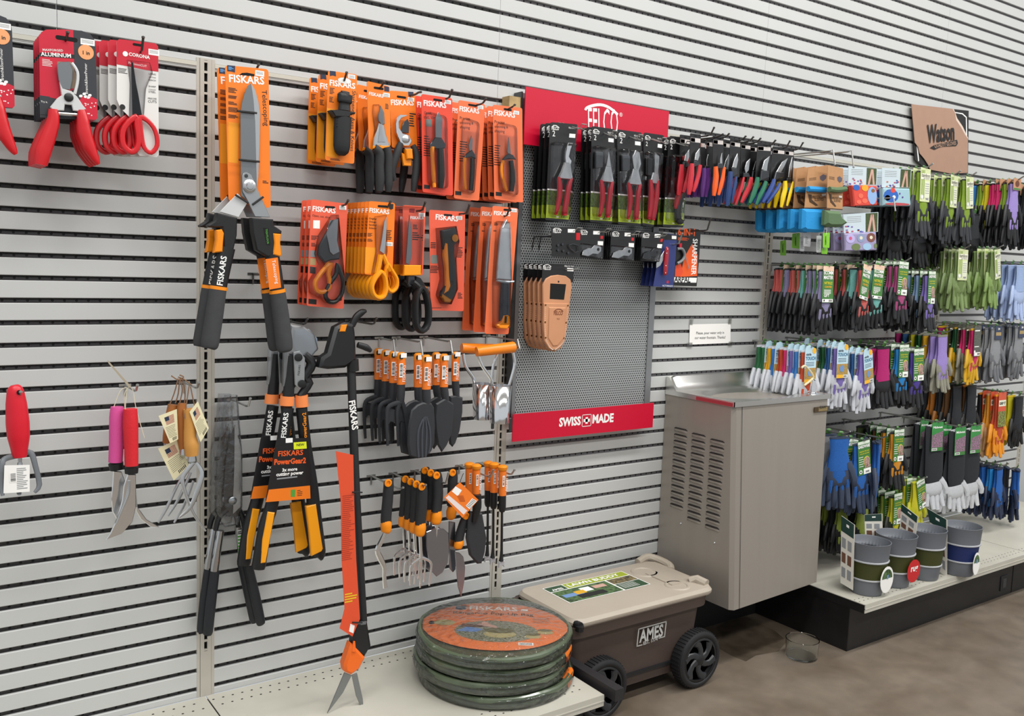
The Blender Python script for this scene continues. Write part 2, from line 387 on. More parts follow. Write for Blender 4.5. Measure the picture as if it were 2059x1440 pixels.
def barcode(mb, p, w, h, y, m=BLKP, bg=WHT, vert=False):
    if bg: mb.add([(p[0], y, p[1]), (p[0]+w, y, p[1]), (p[0]+w, y, p[1]-h), (p[0], y, p[1]-h)], [(0, 1, 2, 3)], bg)
    L = h if vert else w; q = .08*L; n = 9
    for k in range(n):
        a = q+(L-2*q)*k/n; b = a+(L-2*q)/n*random.choice((.35, .5, .7))
        if vert: r = (p[0]+w*.15, p[0]+w*.85, p[1]-a, p[1]-b)
        else: r = (p[0]+a, p[0]+b, p[1]-h*.15, p[1]-h*.85)
        mb.add([(r[0], y-.008, r[2]), (r[1], y-.008, r[2]), (r[1], y-.008, r[3]), (r[0], y-.008, r[3])], [(0, 1, 2, 3)], m)
def slot(mb, c, y, w=1.1, h=.22):
    p = at(c[0], c[1], y) if len(c) == 2 else Vector(c); mb.polyw(rrect(p.x-w/2, p.x+w/2, p.z-h/2, p.z+h/2, h*.45, 2), HOLE, y-.012, 0)
def blister(px, y, d, m=None, bev=None): mb = MB(); return mb.poly(px, m or CLEAR, y-d, d, bev if bev else d*.7)
# ---- red pruners
Y = -5
h, hx = hook((136, 65), 6, 0, 'dark peg hook through the carded red pruners in the top left')
c = MB(); out = ZA((283, 262), (300, 232), (335, 214), (455, 213), (590, 222), (655, 248), (685, 290), (693, 340), (706, 855), (690, 872), (290, 850))
c.poly(out, mat('charcoal_card', '2f3136', .45), Y, .12); c.poly(ZA((283, 262), (300, 232), (335, 214), (455, 213), (530, 218), (542, 640), (430, 720), (290, 690)), mat('red_card', 'c41230', .45), Y-.01)
c.poly(ZA((560, 760), (590, 700), (640, 690), (704, 720), (706, 855), (690, 870), (620, 862)), mat('red_card', 'c41230', .45), Y-.01)
for a, b in ((585, 695), (610, 680), (650, 690), (640, 705), (620, 700)): c.poly([(a/3.6+4*math.cos(w), b/3.6+3*math.sin(w)) for w in [k*1.05 for k in range(6)]], WHT, Y-.02)
for k in range(14): a, b = random.uniform(610, 695), random.uniform(740, 840); c.poly([(a/3.6+1.6*math.cos(w), b/3.6+1.4*math.sin(w)) for w in (0, 1.5, 3, 4.5)], WHT, Y-.02)
slot(c, (482/3.6, 280/3.6), Y-.01, 1.7, .35); c.poly(ZA((286, 380), (540, 396), (540, 425), (286, 408)), BLKP, Y-.02); c.text('ALUMINUM', WHT, *ZA((296, 403), (515, 418)), Y-.03, bold=.02)
c.text('MAXFORGED', WHT, *ZA((310, 368), (457, 374)), Y-.03, bold=.01); lines(c, ZA((305, 425), (395, 490)), 5, Y-.03, WHT); c.lathe([(.0, -.001), (.62, 0)], (at(622/3.6, 378/3.6, Y).x, Y-.03, at(622/3.6, 378/3.6, Y).z), mat('orange_spot', 'e9a06a', .6), 18, 1)
c.text('1 in', BLKP, *ZA((600, 392), (650, 398)), Y-.05, bold=.02); c.text('Branch&StemPruner', WHT, *ZA((636, 680), (628, 460)), Y-.03); sticker(c, ZA((583, 275))[0], Y-.03, 1.1, .5)
c.poly(ZA((415, 445), (520, 450), (555, 560), (545, 640), (470, 640), (430, 600), (412, 520)), mat('card_brown', '8d7a66', .6), Y-.02)
c.poly(ZA((288, 690), (360, 700), (395, 760), (370, 832), (290, 828)), mat('charcoal_card', '2f3136', .45), Y-.03); c.text('Try it.', WHT, *ZA((296, 740), (345, 746)), Y-.04)
t = T('bypass_pruner', 'x', 'pruning shears', (hx, Y, .0)); t.part('backing_card', c)
b = MB(); b.poly(ZA((412, 470), (440, 448), (500, 445), (528, 500), (525, 580), (510, 650), (450, 640), (425, 580)), BLADE, Y-.45, .12, .04); t.part('blade', b)
b = MB(); b.rod(ZA((520, 455), (560, 520), (560, 600), (540, 680)), WPL, Y-.4, .13, dr=.7); b.poly(ZA((430, 590), (455, 640), (520, 660), (560, 700), (600, 760), (625, 790), (585, 810), (530, 800), (520, 760), (470, 755), (465, 800), (385, 800), (362, 775), (415, 710), (445, 690)), WPL, Y-.5, .25, .06)
p = at(497/3.6, 705/3.6, Y-.5); b.lathe([(.36, 0), (.36, -.12), (.2, -.2), (0, -.2)], (p.x, Y-.5, p.z), BLK, 18, 1); b.rod(ZA((420, 820), (490, 826), (560, 830)), CHROME, Y-.3, .14); t.part('cutting_head', b)
for nm, pts in (('l', ((385, 790, .35), (385, 880, .5), (345, 1000, .62), (310, 1100, .66), (295, 1195, .5))), ('r', ((590, 795, .3), (600, 870, .5), (612, 960, .6), (645, 1060, .55), (690, 1150, .35), (714, 1190, .14)))):
    b = MB(); b.rod(ZA(*pts), RED, Y-.4, .5, 12, .6); t.part('handle', b)
stack(t, 4, 1.1, 'the red-handled pruners on red and black cards, top left', 'red-handled carded pruners in the top left corner')
dup(t.o, at(30, 200, Y).x-at(196, 200, Y).x, .1, .25, 'red-handled pruner on black card cut off by the left photo edge', 'red-handled carded pruners at the left edge')
hook((-29, 52), 6, 0, 'dark peg hook at the far left edge of the top row')
# ---- red scissors
h, hx = hook((288, 75), 6, 0, 'dark peg hook holding the red-handled scissors')
t = T('floral_scissors', 'x', 'scissors', (hx, Y, 0)); RC = mat('red_card2', 'c3142c', .45)
c = MB(); c.poly(ZA((845, 300), (862, 283), (1125, 314), (1145, 335), (1150, 1120), (1135, 1138), (1010, 1128), (990, 1100), (985, 900), (930, 840), (870, 780), (845, 720)), mat('white_card', 'dcdad6', .5), Y, .05)
c.poly(ZA((845, 300), (862, 283), (1125, 314), (1145, 335), (1147, 520), (1060, 508), (950, 485), (845, 465)), RC, Y-.012); c.text('CORONA', WHT, *ZA((932, 402), (1085, 428)), Y-.02, bold=.03)
c.lathe([(0, -.001), (.22, 0)], (at(907/3.6, 390/3.6, Y).x, Y-.02, at(907/3.6, 390/3.6, Y).z), WHT, 12, 1); sticker(c, ZA((1075, 352))[0], Y-.02, .9, .5); slot(c, ZA((1000, 325))[0], Y-.02, .9, .2)
c.text('PrecisionCUT', WHT, *ZA((930, 462), (1062, 488)), Y-.02); 
for k, s_ in enumerate(('LONG', 'CUTTING', 'REACH')): c.text(s_, BLKP, *ZA((1078, 540+k*22), (1128, 545+k*22)), Y-.02)
for k, s_ in enumerate(('SHARP', 'STAINLESS', 'STEEL')): c.text(s_, BLKP, *ZA((1076, 630+k*20), (1128, 635+k*20)), Y-.02)
for k, s_ in enumerate(('PRECISE', 'CUTS')): c.text(s_, BLKP, *ZA((1072, 718+k*24), (1134, 722+k*24)), Y-.02)
lines(c, ZA((855, 490), (930, 540)), 4, Y-.02); c.lathe([(.2, -.001), (.24, 0)], (at(886/3.6, 775/3.6, Y).x, Y-.02, at(886/3.6, 775/3.6, Y).z), BLKP, 14, 1); t.part('backing_card', c)
b = MB(); b.poly(ZA((952, 440), (965, 455), (985, 600), (1005, 700), (1028, 830), (960, 832), (955, 600)), mat('black_blade', '26282c', .3, .3), Y-.3, .15, .04); t.part('blade', b)
b = MB(); b.rod(ZA((985, 845), (930, 885), (888, 950), (893, 1050), (950, 1100), (993, 1070), (1003, 1000), (990, 900)), RED, Y-.35, .26, 8, .7, closed=True); t.part('handle', b)
b = MB(); b.rod(ZA((1015, 845), (1075, 880), (1125, 950), (1138, 1050), (1095, 1105), (1045, 1070), (1025, 980)), RED, Y-.35, .2, 8, .7, closed=True); t.part('handle', b)
bl = blister(ZA((925, 430), (1090, 450), (1110, 520), (1060, 640), (1045, 840), (940, 840), (945, 600)), Y, .3); t.part('blister', bl)
stack(t, 4, .75, 'the red-handled scissors on white and red cards', 'red-handled carded scissors in the top row', dx=-.55)
# ---- telescoping hedge shears
Y = -5.6
h, hx = hook((520, 130), 5.6, 0, 'dark peg hook through the tall telescoping shears card')
t = T('telescoping_hedge_shears', 'x', 'hedge shears', (hx, Y, 0))
c = MB(); c.polyw(rquad(ZB((348, 52), (768, 92), (790, 1435), (382, 1368)), Y, .35), OC, Y, .06); c.poly(ZB((368, 52), (446, 60), (444, 125), (408, 115), (370, 112)), NAVY, Y-.01); lines(c, ZB((380, 65), (430, 105)), 3, Y-.02, mat('blue_print', '5b9bd8', .6), .6)
c.poly(ZB((510, 128), (560, 125), (632, 140), (630, 162), (485, 148)), HOLE, Y-.01); sticker(c, ZB((640, 100))[0], Y-.02, .85, .5)
c.text('FISKARS', WHT, *ZB((388, 213), (728, 240)), Y-.02, bold=.025); c.text('Telescoping', BLKP, *ZB((703, 292), (727, 640)), Y-.02, hs=1.0)
for a in ((265, 330, 4), (400, 445, 3), (525, 575, 3), (340, 385, 4), (455, 515, 4)): lines(c, ZB((380, a[0]), (475, a[1])), a[2], Y-.02, BLKP, .5)
lines(c, ZB((712, 1165), (775, 1200)), 2, Y-.02, BLKP, .5); c.poly(ZB((380, 600), (480, 615), (470, 1000), (380, 990)), OC2, Y-.008); t.part('backing_card', c)
b = MB(); b.poly(ZB((600, 228), (570, 250), (535, 330), (508, 430), (497, 520), (502, 1310), (585, 1380), (655, 1240), (640, 600), (625, 400), (612, 300)), BLADE, Y-.5, .12, .03); t.part('blade', b)
b = MB(); b.poly(ZB((600, 228), (640, 290), (672, 400), (690, 520), (685, 800), (672, 1130), (655, 1240), (625, 1140), (610, 700), (605, 500)), STEEL, Y-.36, .12, .03)
for k in range(34): q = 430+k*21; b.add([tuple(at(*ZB(p)[0], Y-.375)) for p in ((592+k*.8, q), (612+k*.8, q+1), (612+k*.8, q+6), (592+k*.8, q+5))], [(0, 1, 2, 3)], WHT)
t.part('blade', b, label='serrated lower blade')
b = MB(); b.poly([(478, 389), (497, 409), (480, 437), (442, 426), (462, 405)], WPL, Y-.55, .14, .03); b.poly([(487, 353), (490, 348), (496, 346), (505, 351), (534, 416), (543, 437), (513, 436), (500, 408), (488, 385)], mat('satin_plate', 'a9acae', .3, .7), Y-.66, .12, .04)
p = at(*ZB((582, 1222))[0], Y-.66); b.lathe([(.62, 0), (.62, -.1), (.45, -.2), (.36, -.2), (.3, -.3), (0, -.34)], (p.x, Y-.66, p.z), STEEL, 22, 1); p = at(*ZB((552, 1122))[0], Y-.66); b.lathe([(.17, 0), (.17, -.05), (0, -.06)], (p.x, Y-.66, p.z), DSTEEL, 14, 1); t.part('pivot_plate', b)
for q in (((460, 495), (655, 515)), ((482, 965), (682, 985)), ((448, 1305), (575, 1385)), ((615, 1400), (718, 1325))):
    b = MB(); b.rod(ZB(*q), BLKP, Y-.75, .1, 6); t.part('cable_tie', b)
def socket(pts, lev, tube, grip, g2, t):
    b = MB(); b.poly(ZC(*pts), BLK, Y-.9, .8, .12); t.part('handle_socket', b)
    b = MB(); b.poly(ZC(*lev), ORG, Y-1.0, .6, .1); t.part('lock_lever', b)
    b = MB(); b.rod(ZC(*tube), BLK, Y-.5, .5, 14, .6); hd = t.part('handle_tube', b)
    b = MB(); b.rod(ZC(*grip), DGR, Y-.5, .7, 16, .7); t.part('foam_grip', b)
    b = MB(); b.rod(ZC(*g2), ORG, Y-.5, .74, 16, .7); t.part('orange_ring', b)
    return hd
socket(((255, 125), (440, 170), (435, 330), (405, 462), (320, 472), (305, 260), (180, 255), (172, 240), (240, 195)), ((248, 282), (300, 275), (318, 310), (312, 380), (305, 480), (228, 488), (250, 370)),
       ((345, 440, .78), (300, 640, .78), (265, 810, .78)), ((262, 820, .8), (228, 1060, .84), (192, 1290, .86), (187, 1345, .74), (185, 1356, .4)), ((268, 792, .82), (264, 822, .83)), t)
socket(((568, 170), (765, 185), (770, 240), (842, 290), (838, 318), (775, 320), (775, 495), (722, 530), (612, 465), (578, 300)), ((765, 312), (835, 318), (828, 400), (842, 502), (828, 524), (762, 505), (775, 400)),
       ((745, 480, .72), (775, 650, .72), (800, 840, .72)), ((802, 850, .78), (832, 1060, .82), (862, 1310, .84), (868, 1370, .72), (870, 1386, .4)), ((797, 822, .8), (802, 852, .81)), t)
b = MB(); yy = Y-.96; b.text('FISKARS', WHT, *ZC((303, 785), (342, 522)), yy, bold=.02); t.part('printed_name', b); b = MB(); b.poly(ZC((692, 545), (803, 530), (834, 802), (728, 822)), OC, yy); b.text('Telescoping', WHT, *ZC((750, 555), (785, 770)), yy-.02)
t.part('orange_sticker', b); b = MB(); b.poly(ZC((670, 262), (720, 265), (735, 420), (700, 418)), HOLE, Y-.91); b.text('TIGHTLOCK', GREEN, *ZC((692, 272), (708, 410)), Y-.93, bold=.02); t.part('lock_sticker', b)
stack(t, 2, 1.6, 'the tall orange telescoping hedge shears', 'telescoping hedge shears on the top row', dx=-.25)
hook((541, 551), 4.6, -20+.8, 'empty dark peg hook between the handles of the telescoping shears')
# ---- generic carded item on an orange card
def ocard(q, y, m=OC, title=None, hole=None, stick=None, th=.05, r=.25, icon=None, para=(), spec=None):
    c = MB(); c.polyw(rquad(q, y, r), m, y, th)
    if title: c.text("FISKARS", WHT, title[0], title[1], y-.015, bold=.025)
    if hole: slot(c, hole, y-.01)
    if stick: sticker(c, stick, y-.02)
    for a in para: lines(c, a[:2], a[2], y-.012, a[3] if len(a) > 3 else BLKP, .5)
    if icon: c.poly(icon, NAVY, y-.014)
    return c
# ---- sharpeners
Y = -6
h, hx = hook((697, 146), 6.6, 0, 'dark peg hook through the black axe and knife sharpeners')
t = T('axe_sharpener', 'x', 'tool sharpener', (hx, Y, 0))
c = ocard(ZD((313, 88), (620, 130), (587, 1072), (281, 1032)), Y, OC, ZD((328, 243), (598, 282)), None, ZD((525, 125))[0], icon=ZD((330, 90), (392, 97), (397, 150), (362, 140), (332, 146)), para=(ZD((330, 265), (385, 345))+[5], ZD((325, 360), (378, 430))+[5], ZD((335, 1010), (490, 1050))+[2]))
c.polyw([(at(*ZD((485, 195))[0], Y).x+.7*math.cos(w), at(*ZD((485, 195))[0], Y).z+.28*math.sin(w)) for w in [k*math.pi/8 for k in range(16)]], WHT, Y-.02, 0); c.text('Sharpener: Axes & Knives', BLKP, *ZD((567, 300), (548, 935)), Y-.015); c.poly(ZD((300, 480), (395, 500), (380, 900), (420, 1010), (295, 990)), OC2, Y-.008); t.part('backing_card', c)
b = MB(); b.rod(ZD((492, 310, .45), (490, 335, .5), (489, 345, .78), (487, 420, .78), (486, 440, .6), (484, 510, .66)), BLK, Y-.55, .7, 14, .6)
b.poly(ZD((345, 502), (430, 500), (605, 525), (600, 545), (552, 555), (545, 580), (390, 575), (375, 545)), BLK, Y-1.1, 1.0, .1)
b.rod(ZD((470, 570, .9), (462, 700, .9), (456, 880, .88), (455, 950, .72), (455, 985, .3)), BLK, Y-.55, .9, 16, .6)
for k in range(6): b.rod(ZD((395, 590+k*16), (548, 598+k*16)), BLKM, Y-.9, .05, 6)
t.part('sharpener_body', b); stack(t, 3, 2.3, 'the black axe sharpeners on orange cards', 'black sharpeners on orange cards in the top row')
# ---- black-handled pruners
Y = -5.5
h, hx = hook((772, 164), 6.4, 0, 'dark peg hook through the slim orange pruner cards')
t = T('pruning_snips', 'x', 'pruning shears', (hx, Y, 0))
c = ocard(ZD((720, 197), (960, 255), (972, 885), (742, 918)), Y, OC, ZD((742, 345), (893, 375)), None, ZD((893, 320))[0], icon=ZD((903, 250), (955, 262), (955, 312), (905, 305)), para=(ZD((915, 435), (950, 500))+[4],)); slot(c, ZD((845, 275))[0], Y-.01); t.part('backing_card', c)
b = MB(); b.poly(ZD((868, 455), (905, 530), (912, 650), (880, 660), (845, 620), (842, 560)), BLADE, Y-.4, .12, .04); t.part('blade', b)
b = MB(); b.poly(ZD((850, 640), (905, 660), (925, 760), (965, 880), (905, 905), (860, 880), (790, 895), (800, 800), (830, 720)), STEEL, Y-.5, .3, .08); b.poly(ZD((785, 880), (965, 880), (960, 910), (785, 912)), ORG, Y-.55, .3, .05); t.part('cutting_head', b)
for q in (((800, 905, .45), (855, 960, .5), (855, 1100, .48), (860, 1240, .5), (852, 1362, .35)), ((930, 895, .4), (950, 1000, .45), (948, 1150, .45), (950, 1280, .46), (945, 1368, .3))):
    b = MB(); b.rod(ZD(*q), BLKM, Y-.5, .5, 12, .8); t.part('handle', b)
t.part('blister', blister(ZD((810, 440), (870, 440), (915, 540), (925, 760), (960, 880), (800, 880), (825, 700), (800, 520)), Y, .55)); stack(t, 3, 2.3, 'the black-handled snips on narrow orange cards', 'black-handled snips on narrow orange cards')
Y = -4
h, hx = hook((846, 185), 6.2, 0, 'dark peg hook through the wide orange card of the open pruner')
t = T('anvil_pruner', 'x', 'pruning shears', (hx, Y, 0))
c = ocard(ZD((955, 298), (1228, 318), (1252, 900), (985, 902)), Y, OC, ZD((975, 450), (1215, 455)), None, ZD((1152, 368))[0], icon=ZD((1155, 310), (1210, 314), (1210, 362), (1158, 358)), para=(ZD((1170, 530), (1235, 690))+[6],)); slot(c, ZD((1085, 368))[0], Y-.01); t.part('backing_card', c)
b = MB(); b.poly(ZD((1162, 556), (1070, 550), (1035, 590), (1022, 650), (1028, 740), (1070, 840), (1120, 882), (1170, 880), (1198, 830), (1160, 765), (1100, 748), (1062, 690), (1060, 630), (1085, 590)), CHROME, Y-.5, .16, .05); t.part('hook_blade', b)
b = MB(); b.poly(ZD((1152, 598), (1110, 630), (1090, 690), (1085, 738), (1162, 748), (1168, 640)), DSTEEL, Y-.35, .12, .03); t.part('blade', b)
b = MB(); p = at(*ZD((1130, 812))[0], Y-.5); b.lathe([(.42, 0), (.42, -.08), (.25, -.16), (0, -.18)], (p.x, Y-.5, p.z), STEEL, 18, 1); b.poly(ZD((1128, 912), (1203, 912), (1212, 1020), (1145, 1022)), ORG, Y-.8, .5, .1); b.poly(ZD((1085, 950), (1195, 1005), (1190, 1095), (1110, 1090)), ORG, Y-.5, .3, .06); t.part('spring_catch', b)
for q in (((1075, 850, .3), (1050, 930, .45), (1010, 1040, .45), (985, 1150, .4), (1010, 1250, .3)), ((1205, 875, .3), (1245, 980, .42), (1243, 1120, .45), (1225, 1250, .42), (1212, 1360, .28))):
    b = MB(); b.rod(ZD(*q), BLKM, Y-.4, .5, 12, .8); t.part('handle', b)
stack(t, 2, 2.2, 'the open pruners on wide orange cards', 'open pruners on wide orange cards', dx=-.3)
# ---- micro-tip snips on red-orange cards
def snips(ox, oy, y, q, title, hole, stick, blade, body, lh, rh, tgt, n, dy, what, grp, tip, D, cardm, extra=None):
    h, hx = hook(tip, D, 0, 'dark peg hook through '+what, )
    t = T('garden_snips', 'x', 'garden snips', (hx, y, 0)); c = ocard(q, y, cardm, title, None, stick); slot(c, hole, y-.01); 
    a, b = title; 
    for k, s_ in enumerate(tgt): c.text(s_, BLKP, (a[0]+1, a[1]+17+k*9), (a[0]+5+len(s_)*2.3, a[1]+18.5+k*9), y-.015)
    lines(c, [(a[0]+1, a[1]+60), (a[0]+16, a[1]+105)], 9, y-.012, BLKP, .35); c.poly([(q[3][0]+3, q[3][1]-15), (q[3][0]+15, q[3][1]-13.5), (q[3][0]+15, q[3][1]-6), (q[3][0]+3, q[3][1]-7)], BLKP, y-.014)
    if extra: extra(c, y)
    t.part('backing_card', c); b = MB(); b.poly(blade, BLADE, y-.4, .1, .03); t.part('blade', b)
    b = MB(); b.poly(body, DSTEEL, y-.5, .2, .06); t.part('pivot', b); b = MB(); b.rod(lh, ORG, y-.4, .2, 8, .8); t.part('handle', b, label='orange handle'); b = MB(); b.rod(rh, BLK, y-.4, .25, 8, .8); t.part('handle', b, label='black handle')
    cx = sum(p[0] for p in q)/4; bl = [(q[0][0]+12, q[0][1]+34), (q[1][0]-8, q[1][1]+36), (q[2][0]-7, q[2][1]-14), (q[3][0]+14, q[3][1]-16)]
    bb = MB(); pp = rquad(bl, y-.5, .5); bb.polyw(pp, CLEAR, y-.6, .58, .3); t.part('blister', bb)
    stack(t, n, dy, what, grp); return t
def swatch(c, y): c.poly(ZE((150, 405), (215, 402), (220, 490), (152, 485)), mat('photo_grey', '7c8078', .5), y-.014)
snips(0, 0, -5.2, ZE((100, 108), (458, 160), (466, 1288), (113, 1245)), ZE((125, 242), (388, 272)), ZE((290, 180))[0], ZE((372, 175))[0],
      ZE((295, 318), (262, 400), (262, 620), (335, 625), (348, 400)), ZE((262, 610), (335, 615), (385, 690), (375, 740), (262, 745), (200, 735), (205, 690)),
      ZE((225, 720, .3), (228, 860, .22), (240, 1040, .26), (250, 1190, .2)), ZE((320, 740, .36), (325, 880, .42), (330, 1060, .42), (322, 1200, .28)), ('Open,', 'cut, slice'), 2, 1.4,
      'the grey-bladed snips on bright red cards', 'snips on bright red cards', (909, 181), 6.4, mat('bright_red_card', 'e2452a', .42, coat=.3), swatch)
snips(0, 0, -4.4, ZE((530, 178), (838, 228), (768, 1348), (475, 1318)), ZE((540, 305), (770, 338)), ZE((690, 240))[0], ZE((752, 235))[0],
      ZE((680, 590), (648, 700), (655, 770), (690, 770), (696, 640)), ZE((690, 755), (725, 810), (735, 860), (680, 840), (600, 850), (625, 800)),
      ZE((605, 850, .22), (595, 960, .2), (600, 1100, .2), (612, 1215, .16)), ZE((690, 850, .26), (690, 980, .3), (682, 1110, .3), (672, 1225, .24)), ('Precise', 'trimming &', 'shaping'), 2, 1.6,
      'the small snips on slanting orange cards', 'small snips on slanting orange cards', (977, 199), 6.2, mat('flame_card', 'ec7040', .42, coat=.3))
snips(0, 0, -5, ZE((928, 232), (1268, 272), (1278, 1368), (944, 1328)), ZE((942, 350), (1185, 385)), ZE((1100, 290))[0], ZE((1168, 300))[0],
      ZE((1112, 610), (1095, 780), (1112, 810), (1138, 800), (1128, 700)), ZE((1120, 800), (1165, 815), (1200, 870), (1110, 860), (1030, 880), (1080, 820)),
      ZE((1045, 880, .25), (1030, 1000, .2), (1055, 1130, .24), (1085, 1230, .2)), ZE((1135, 880, .28), (1150, 1000, .36), (1152, 1120, .38), (1140, 1235, .3)), ('Precise', 'trimming &', 'shaping'), 4, 1.2,
      'the small snips on orange cards left of the perforated panel', 'small snips on orange cards left of the perforated panel', (1035, 211), 6.2, mat('flame_card', 'ec7040', .42, coat=.3))
# ---- second row: multi snips
Y = -5
h, hx = hook((700, 403), 6.4, -12, 'dark peg hook above the curved-blade scissors cards in the second row')
t = T('garden_scissors', 'x', 'scissors', (hx, Y, -12)); CORAL = mat('coral_card', 'e65c3e', .42, coat=.3)
c = ocard(ZF((215, 62), (655, 120), (605, 1388), (158, 1350)), Y, CORAL, ZF((230, 205), (508, 235)), ZF((440, 160))[0], ZF((555, 140))[0], para=(ZF((215, 500), (300, 560))+[4], ZF((215, 590), (290, 640))+[3])); c.text('Open, cut, slice', BLKP, *ZF((228, 270), (440, 295)), Y-.015)
c.poly(ZF((240, 318), (320, 320), (318, 420), (238, 415)), WHT, Y-.014); c.poly(ZF((205, 680), (270, 685), (268, 765), (203, 760)), GRYP, Y-.014); c.poly(ZF((203, 775), (270, 780), (268, 860), (200, 855)), mat('tan_print', 'b8a070', .6), Y-.014); c.poly(ZF((200, 875), (268, 885), (265, 965), (198, 955)), DSTEEL, Y-.014); c.poly(ZF((183, 1265), (280, 1275), (278, 1335), (182, 1325)), BLKP, Y-.014); t.part('backing_card', c)
b = MB(); b.poly(ZF((548, 290), (520, 320), (400, 470), (320, 620), (305, 740), (380, 830), (460, 800), (560, 790), (575, 690), (540, 600), (548, 450)), mat('dark_sheath', '2c3034', .3), Y-.6, .4, .12); t.part('blade_sheath', b)
b = MB(); b.poly(ZF((440, 320), (545, 300), (530, 560), (560, 700), (480, 740), (440, 700), (400, 480)), BLADE, Y-.72, .12, .04); t.part('blade', b)
b = MB(); b.rod(ZF((440, 850, .35), (380, 900), (300, 1000), (260, 1080), (290, 1170), (370, 1180), (430, 1130), (435, 1040), (420, 960)), ORG, Y-.6, .24, 8, 1, closed=True); t.part('handle', b, label='orange loop handle')
b = MB(); b.rod(ZF((530, 850), (520, 960), (440, 1080), (385, 1210), (420, 1290), (500, 1300), (570, 1230), (598, 1120), (590, 1010), (560, 930)), BLK, Y-.6, .24, 8, 1, closed=True); t.part('handle', b, label='black loop handle')
t.part('blister', blister(ZF((500, 250), (565, 250), (610, 700), (640, 1000), (600, 1290), (430, 1320), (230, 1190), (220, 1060), (340, 850), (295, 720), (340, 500)), Y, .95, bev=.35)); stack(t, 3, 1.2, 'the curved-blade scissors on coral cards', 'curved-blade scissors on coral cards')
# ---- orange handled scissors
Y = -6.2
h, hx = hook((785, 406), 6.8, -12, 'dark peg hook above the orange loop-handled scissors')
t = T('loop_handled_scissors', 'x', 'scissors', (hx, Y, -12))
c = ocard(ZF((912, 85), (1228, 110), (1195, 1000), (855, 970)), Y, OC, ZF((915, 222), (1155, 245)), ZF((1075, 150))[0], ZF((1118, 580))[0], para=(ZF((895, 470), (965, 520))+[4], ZF((893, 540), (955, 580))+[3], ZF((1130, 435), (1190, 560))+[6])); c.poly(ZF((1155, 118), (1207, 122), (1203, 180), (1178, 190), (1155, 178)), BLKP, Y-.014)
for k, s_ in enumerate(('Original', 'Orange-', 'handled', 'Scissors')): c.text(s_, BLKP, *ZF((912, 305+k*38), (1002, 312+k*38)), Y-.014, bold=.01)
c.poly(ZF((870, 640), (1000, 650), (985, 960), (862, 960)), OC2, Y-.008); t.part('backing_card', c)
b = MB(); b.poly(ZF((1125, 275), (1095, 330), (1070, 520), (1045, 690), (1100, 730), (1118, 560), (1128, 400)), STEEL, Y-.3, .1, .03); t.part('blade', b)
OY = mat('yellow_orange_plastic', 'f0980c', .35)
b = MB(); b.rod(ZF((1050, 735, .28), (1030, 850, .28), (1005, 960, .26)), OY, Y-.4, .25, 8, 1.2); b.rod(ZF((1040, 945), (985, 1010), (940, 1110), (960, 1210), (1020, 1255), (1085, 1230), (1112, 1130), (1100, 1020), (1075, 965)), OY, Y-.5, .28, 10, 1.6, closed=True); t.part('handle', b)
b = MB(); b.rod(ZF((1075, 735, .28), (1125, 850, .26), (1165, 930, .24)), OY, Y-.3, .25, 8, 1.2); b.rod(ZF((1120, 900), (1110, 1000), (1125, 1120), (1180, 1180), (1240, 1130), (1245, 1030), (1190, 930), (1140, 850)), OY, Y-.35, .22, 10, 1.4, closed=True); t.part('handle', b)
t.part('blister', blister(ZF((1000, 270), (1140, 250), (1150, 700), (1090, 930), (960, 960), (1010, 700)), Y, .4)); stack(t, 7, .88, 'the orange loop-handled scissors', 'orange loop-handled scissors')
# ---- black loop shears in the orange cap
Y = -4.6
h, hx = hook((855, 407), 6.4, -12, 'dark peg hook above the black loop-handled shears')
t = T('large_black_handled_shears', 'x', 'shears', (hx, Y, -12))
c = ocard(ZG((148, 62), (378, 75), (350, 765), (150, 762)), Y, CORAL, ZG((225, 200), (345, 205)), None, ZG((308, 138))[0], para=(ZG((250, 255), (320, 310))+[3], ZG((245, 330), (320, 420))+[4])); c.polyw(rquad(ZG((214, 95), (268, 97), (265, 140), (212, 135)), Y-.01, .05), mat('dark_red', '8d1418', .6), Y-.012, 0); t.part('backing_card', c)
b = MB(); b.poly(ZG((215, 160), (235, 300), (240, 560), (215, 660), (180, 640), (195, 400)), BLADE, Y-.5, .1, .03); t.part('blade', b)
b = MB(); b.poly(ZG((165, 660), (335, 662), (333, 765), (160, 768)), OY, Y-.9, .85, .08); t.part('orange_cap', b)
t.part('blister', blister(ZG((150, 70), (372, 82), (345, 740), (150, 740)), Y, .8, bev=.2))
b = MB(); b.poly(ZG((205, 768), (268, 768), (275, 860), (220, 880), (200, 850)), DSTEEL, Y-.55, .3, .05); t.part('pivot', b)
b = MB(); b.rod(ZG((250, 830, .3), (300, 870, .3), (340, 930)), BLK, Y-.8, .3, 8); b.rod(ZG((320, 890), (280, 980), (272, 1130), (285, 1270), (340, 1318), (395, 1250), (405, 1120), (390, 1000), (360, 910)), BLK, Y-.7, .34, 10, 1.6, closed=True); t.part('handle', b)
b = MB(); b.poly(ZG((280, 770), (330, 790), (425, 930), (428, 1060), (418, 1308), (400, 1305), (385, 1000), (330, 900), (270, 840)), BLK, Y-.3, .4, .1); b.poly(ZG((360, 870), (385, 875), (412, 930), (398, 965), (365, 930)), ORG, Y-.5, .2, .05); t.part('handle', b)
stack(t, 3, 2.3, 'the large shears with black loop handles', 'large black loop-handled shears')
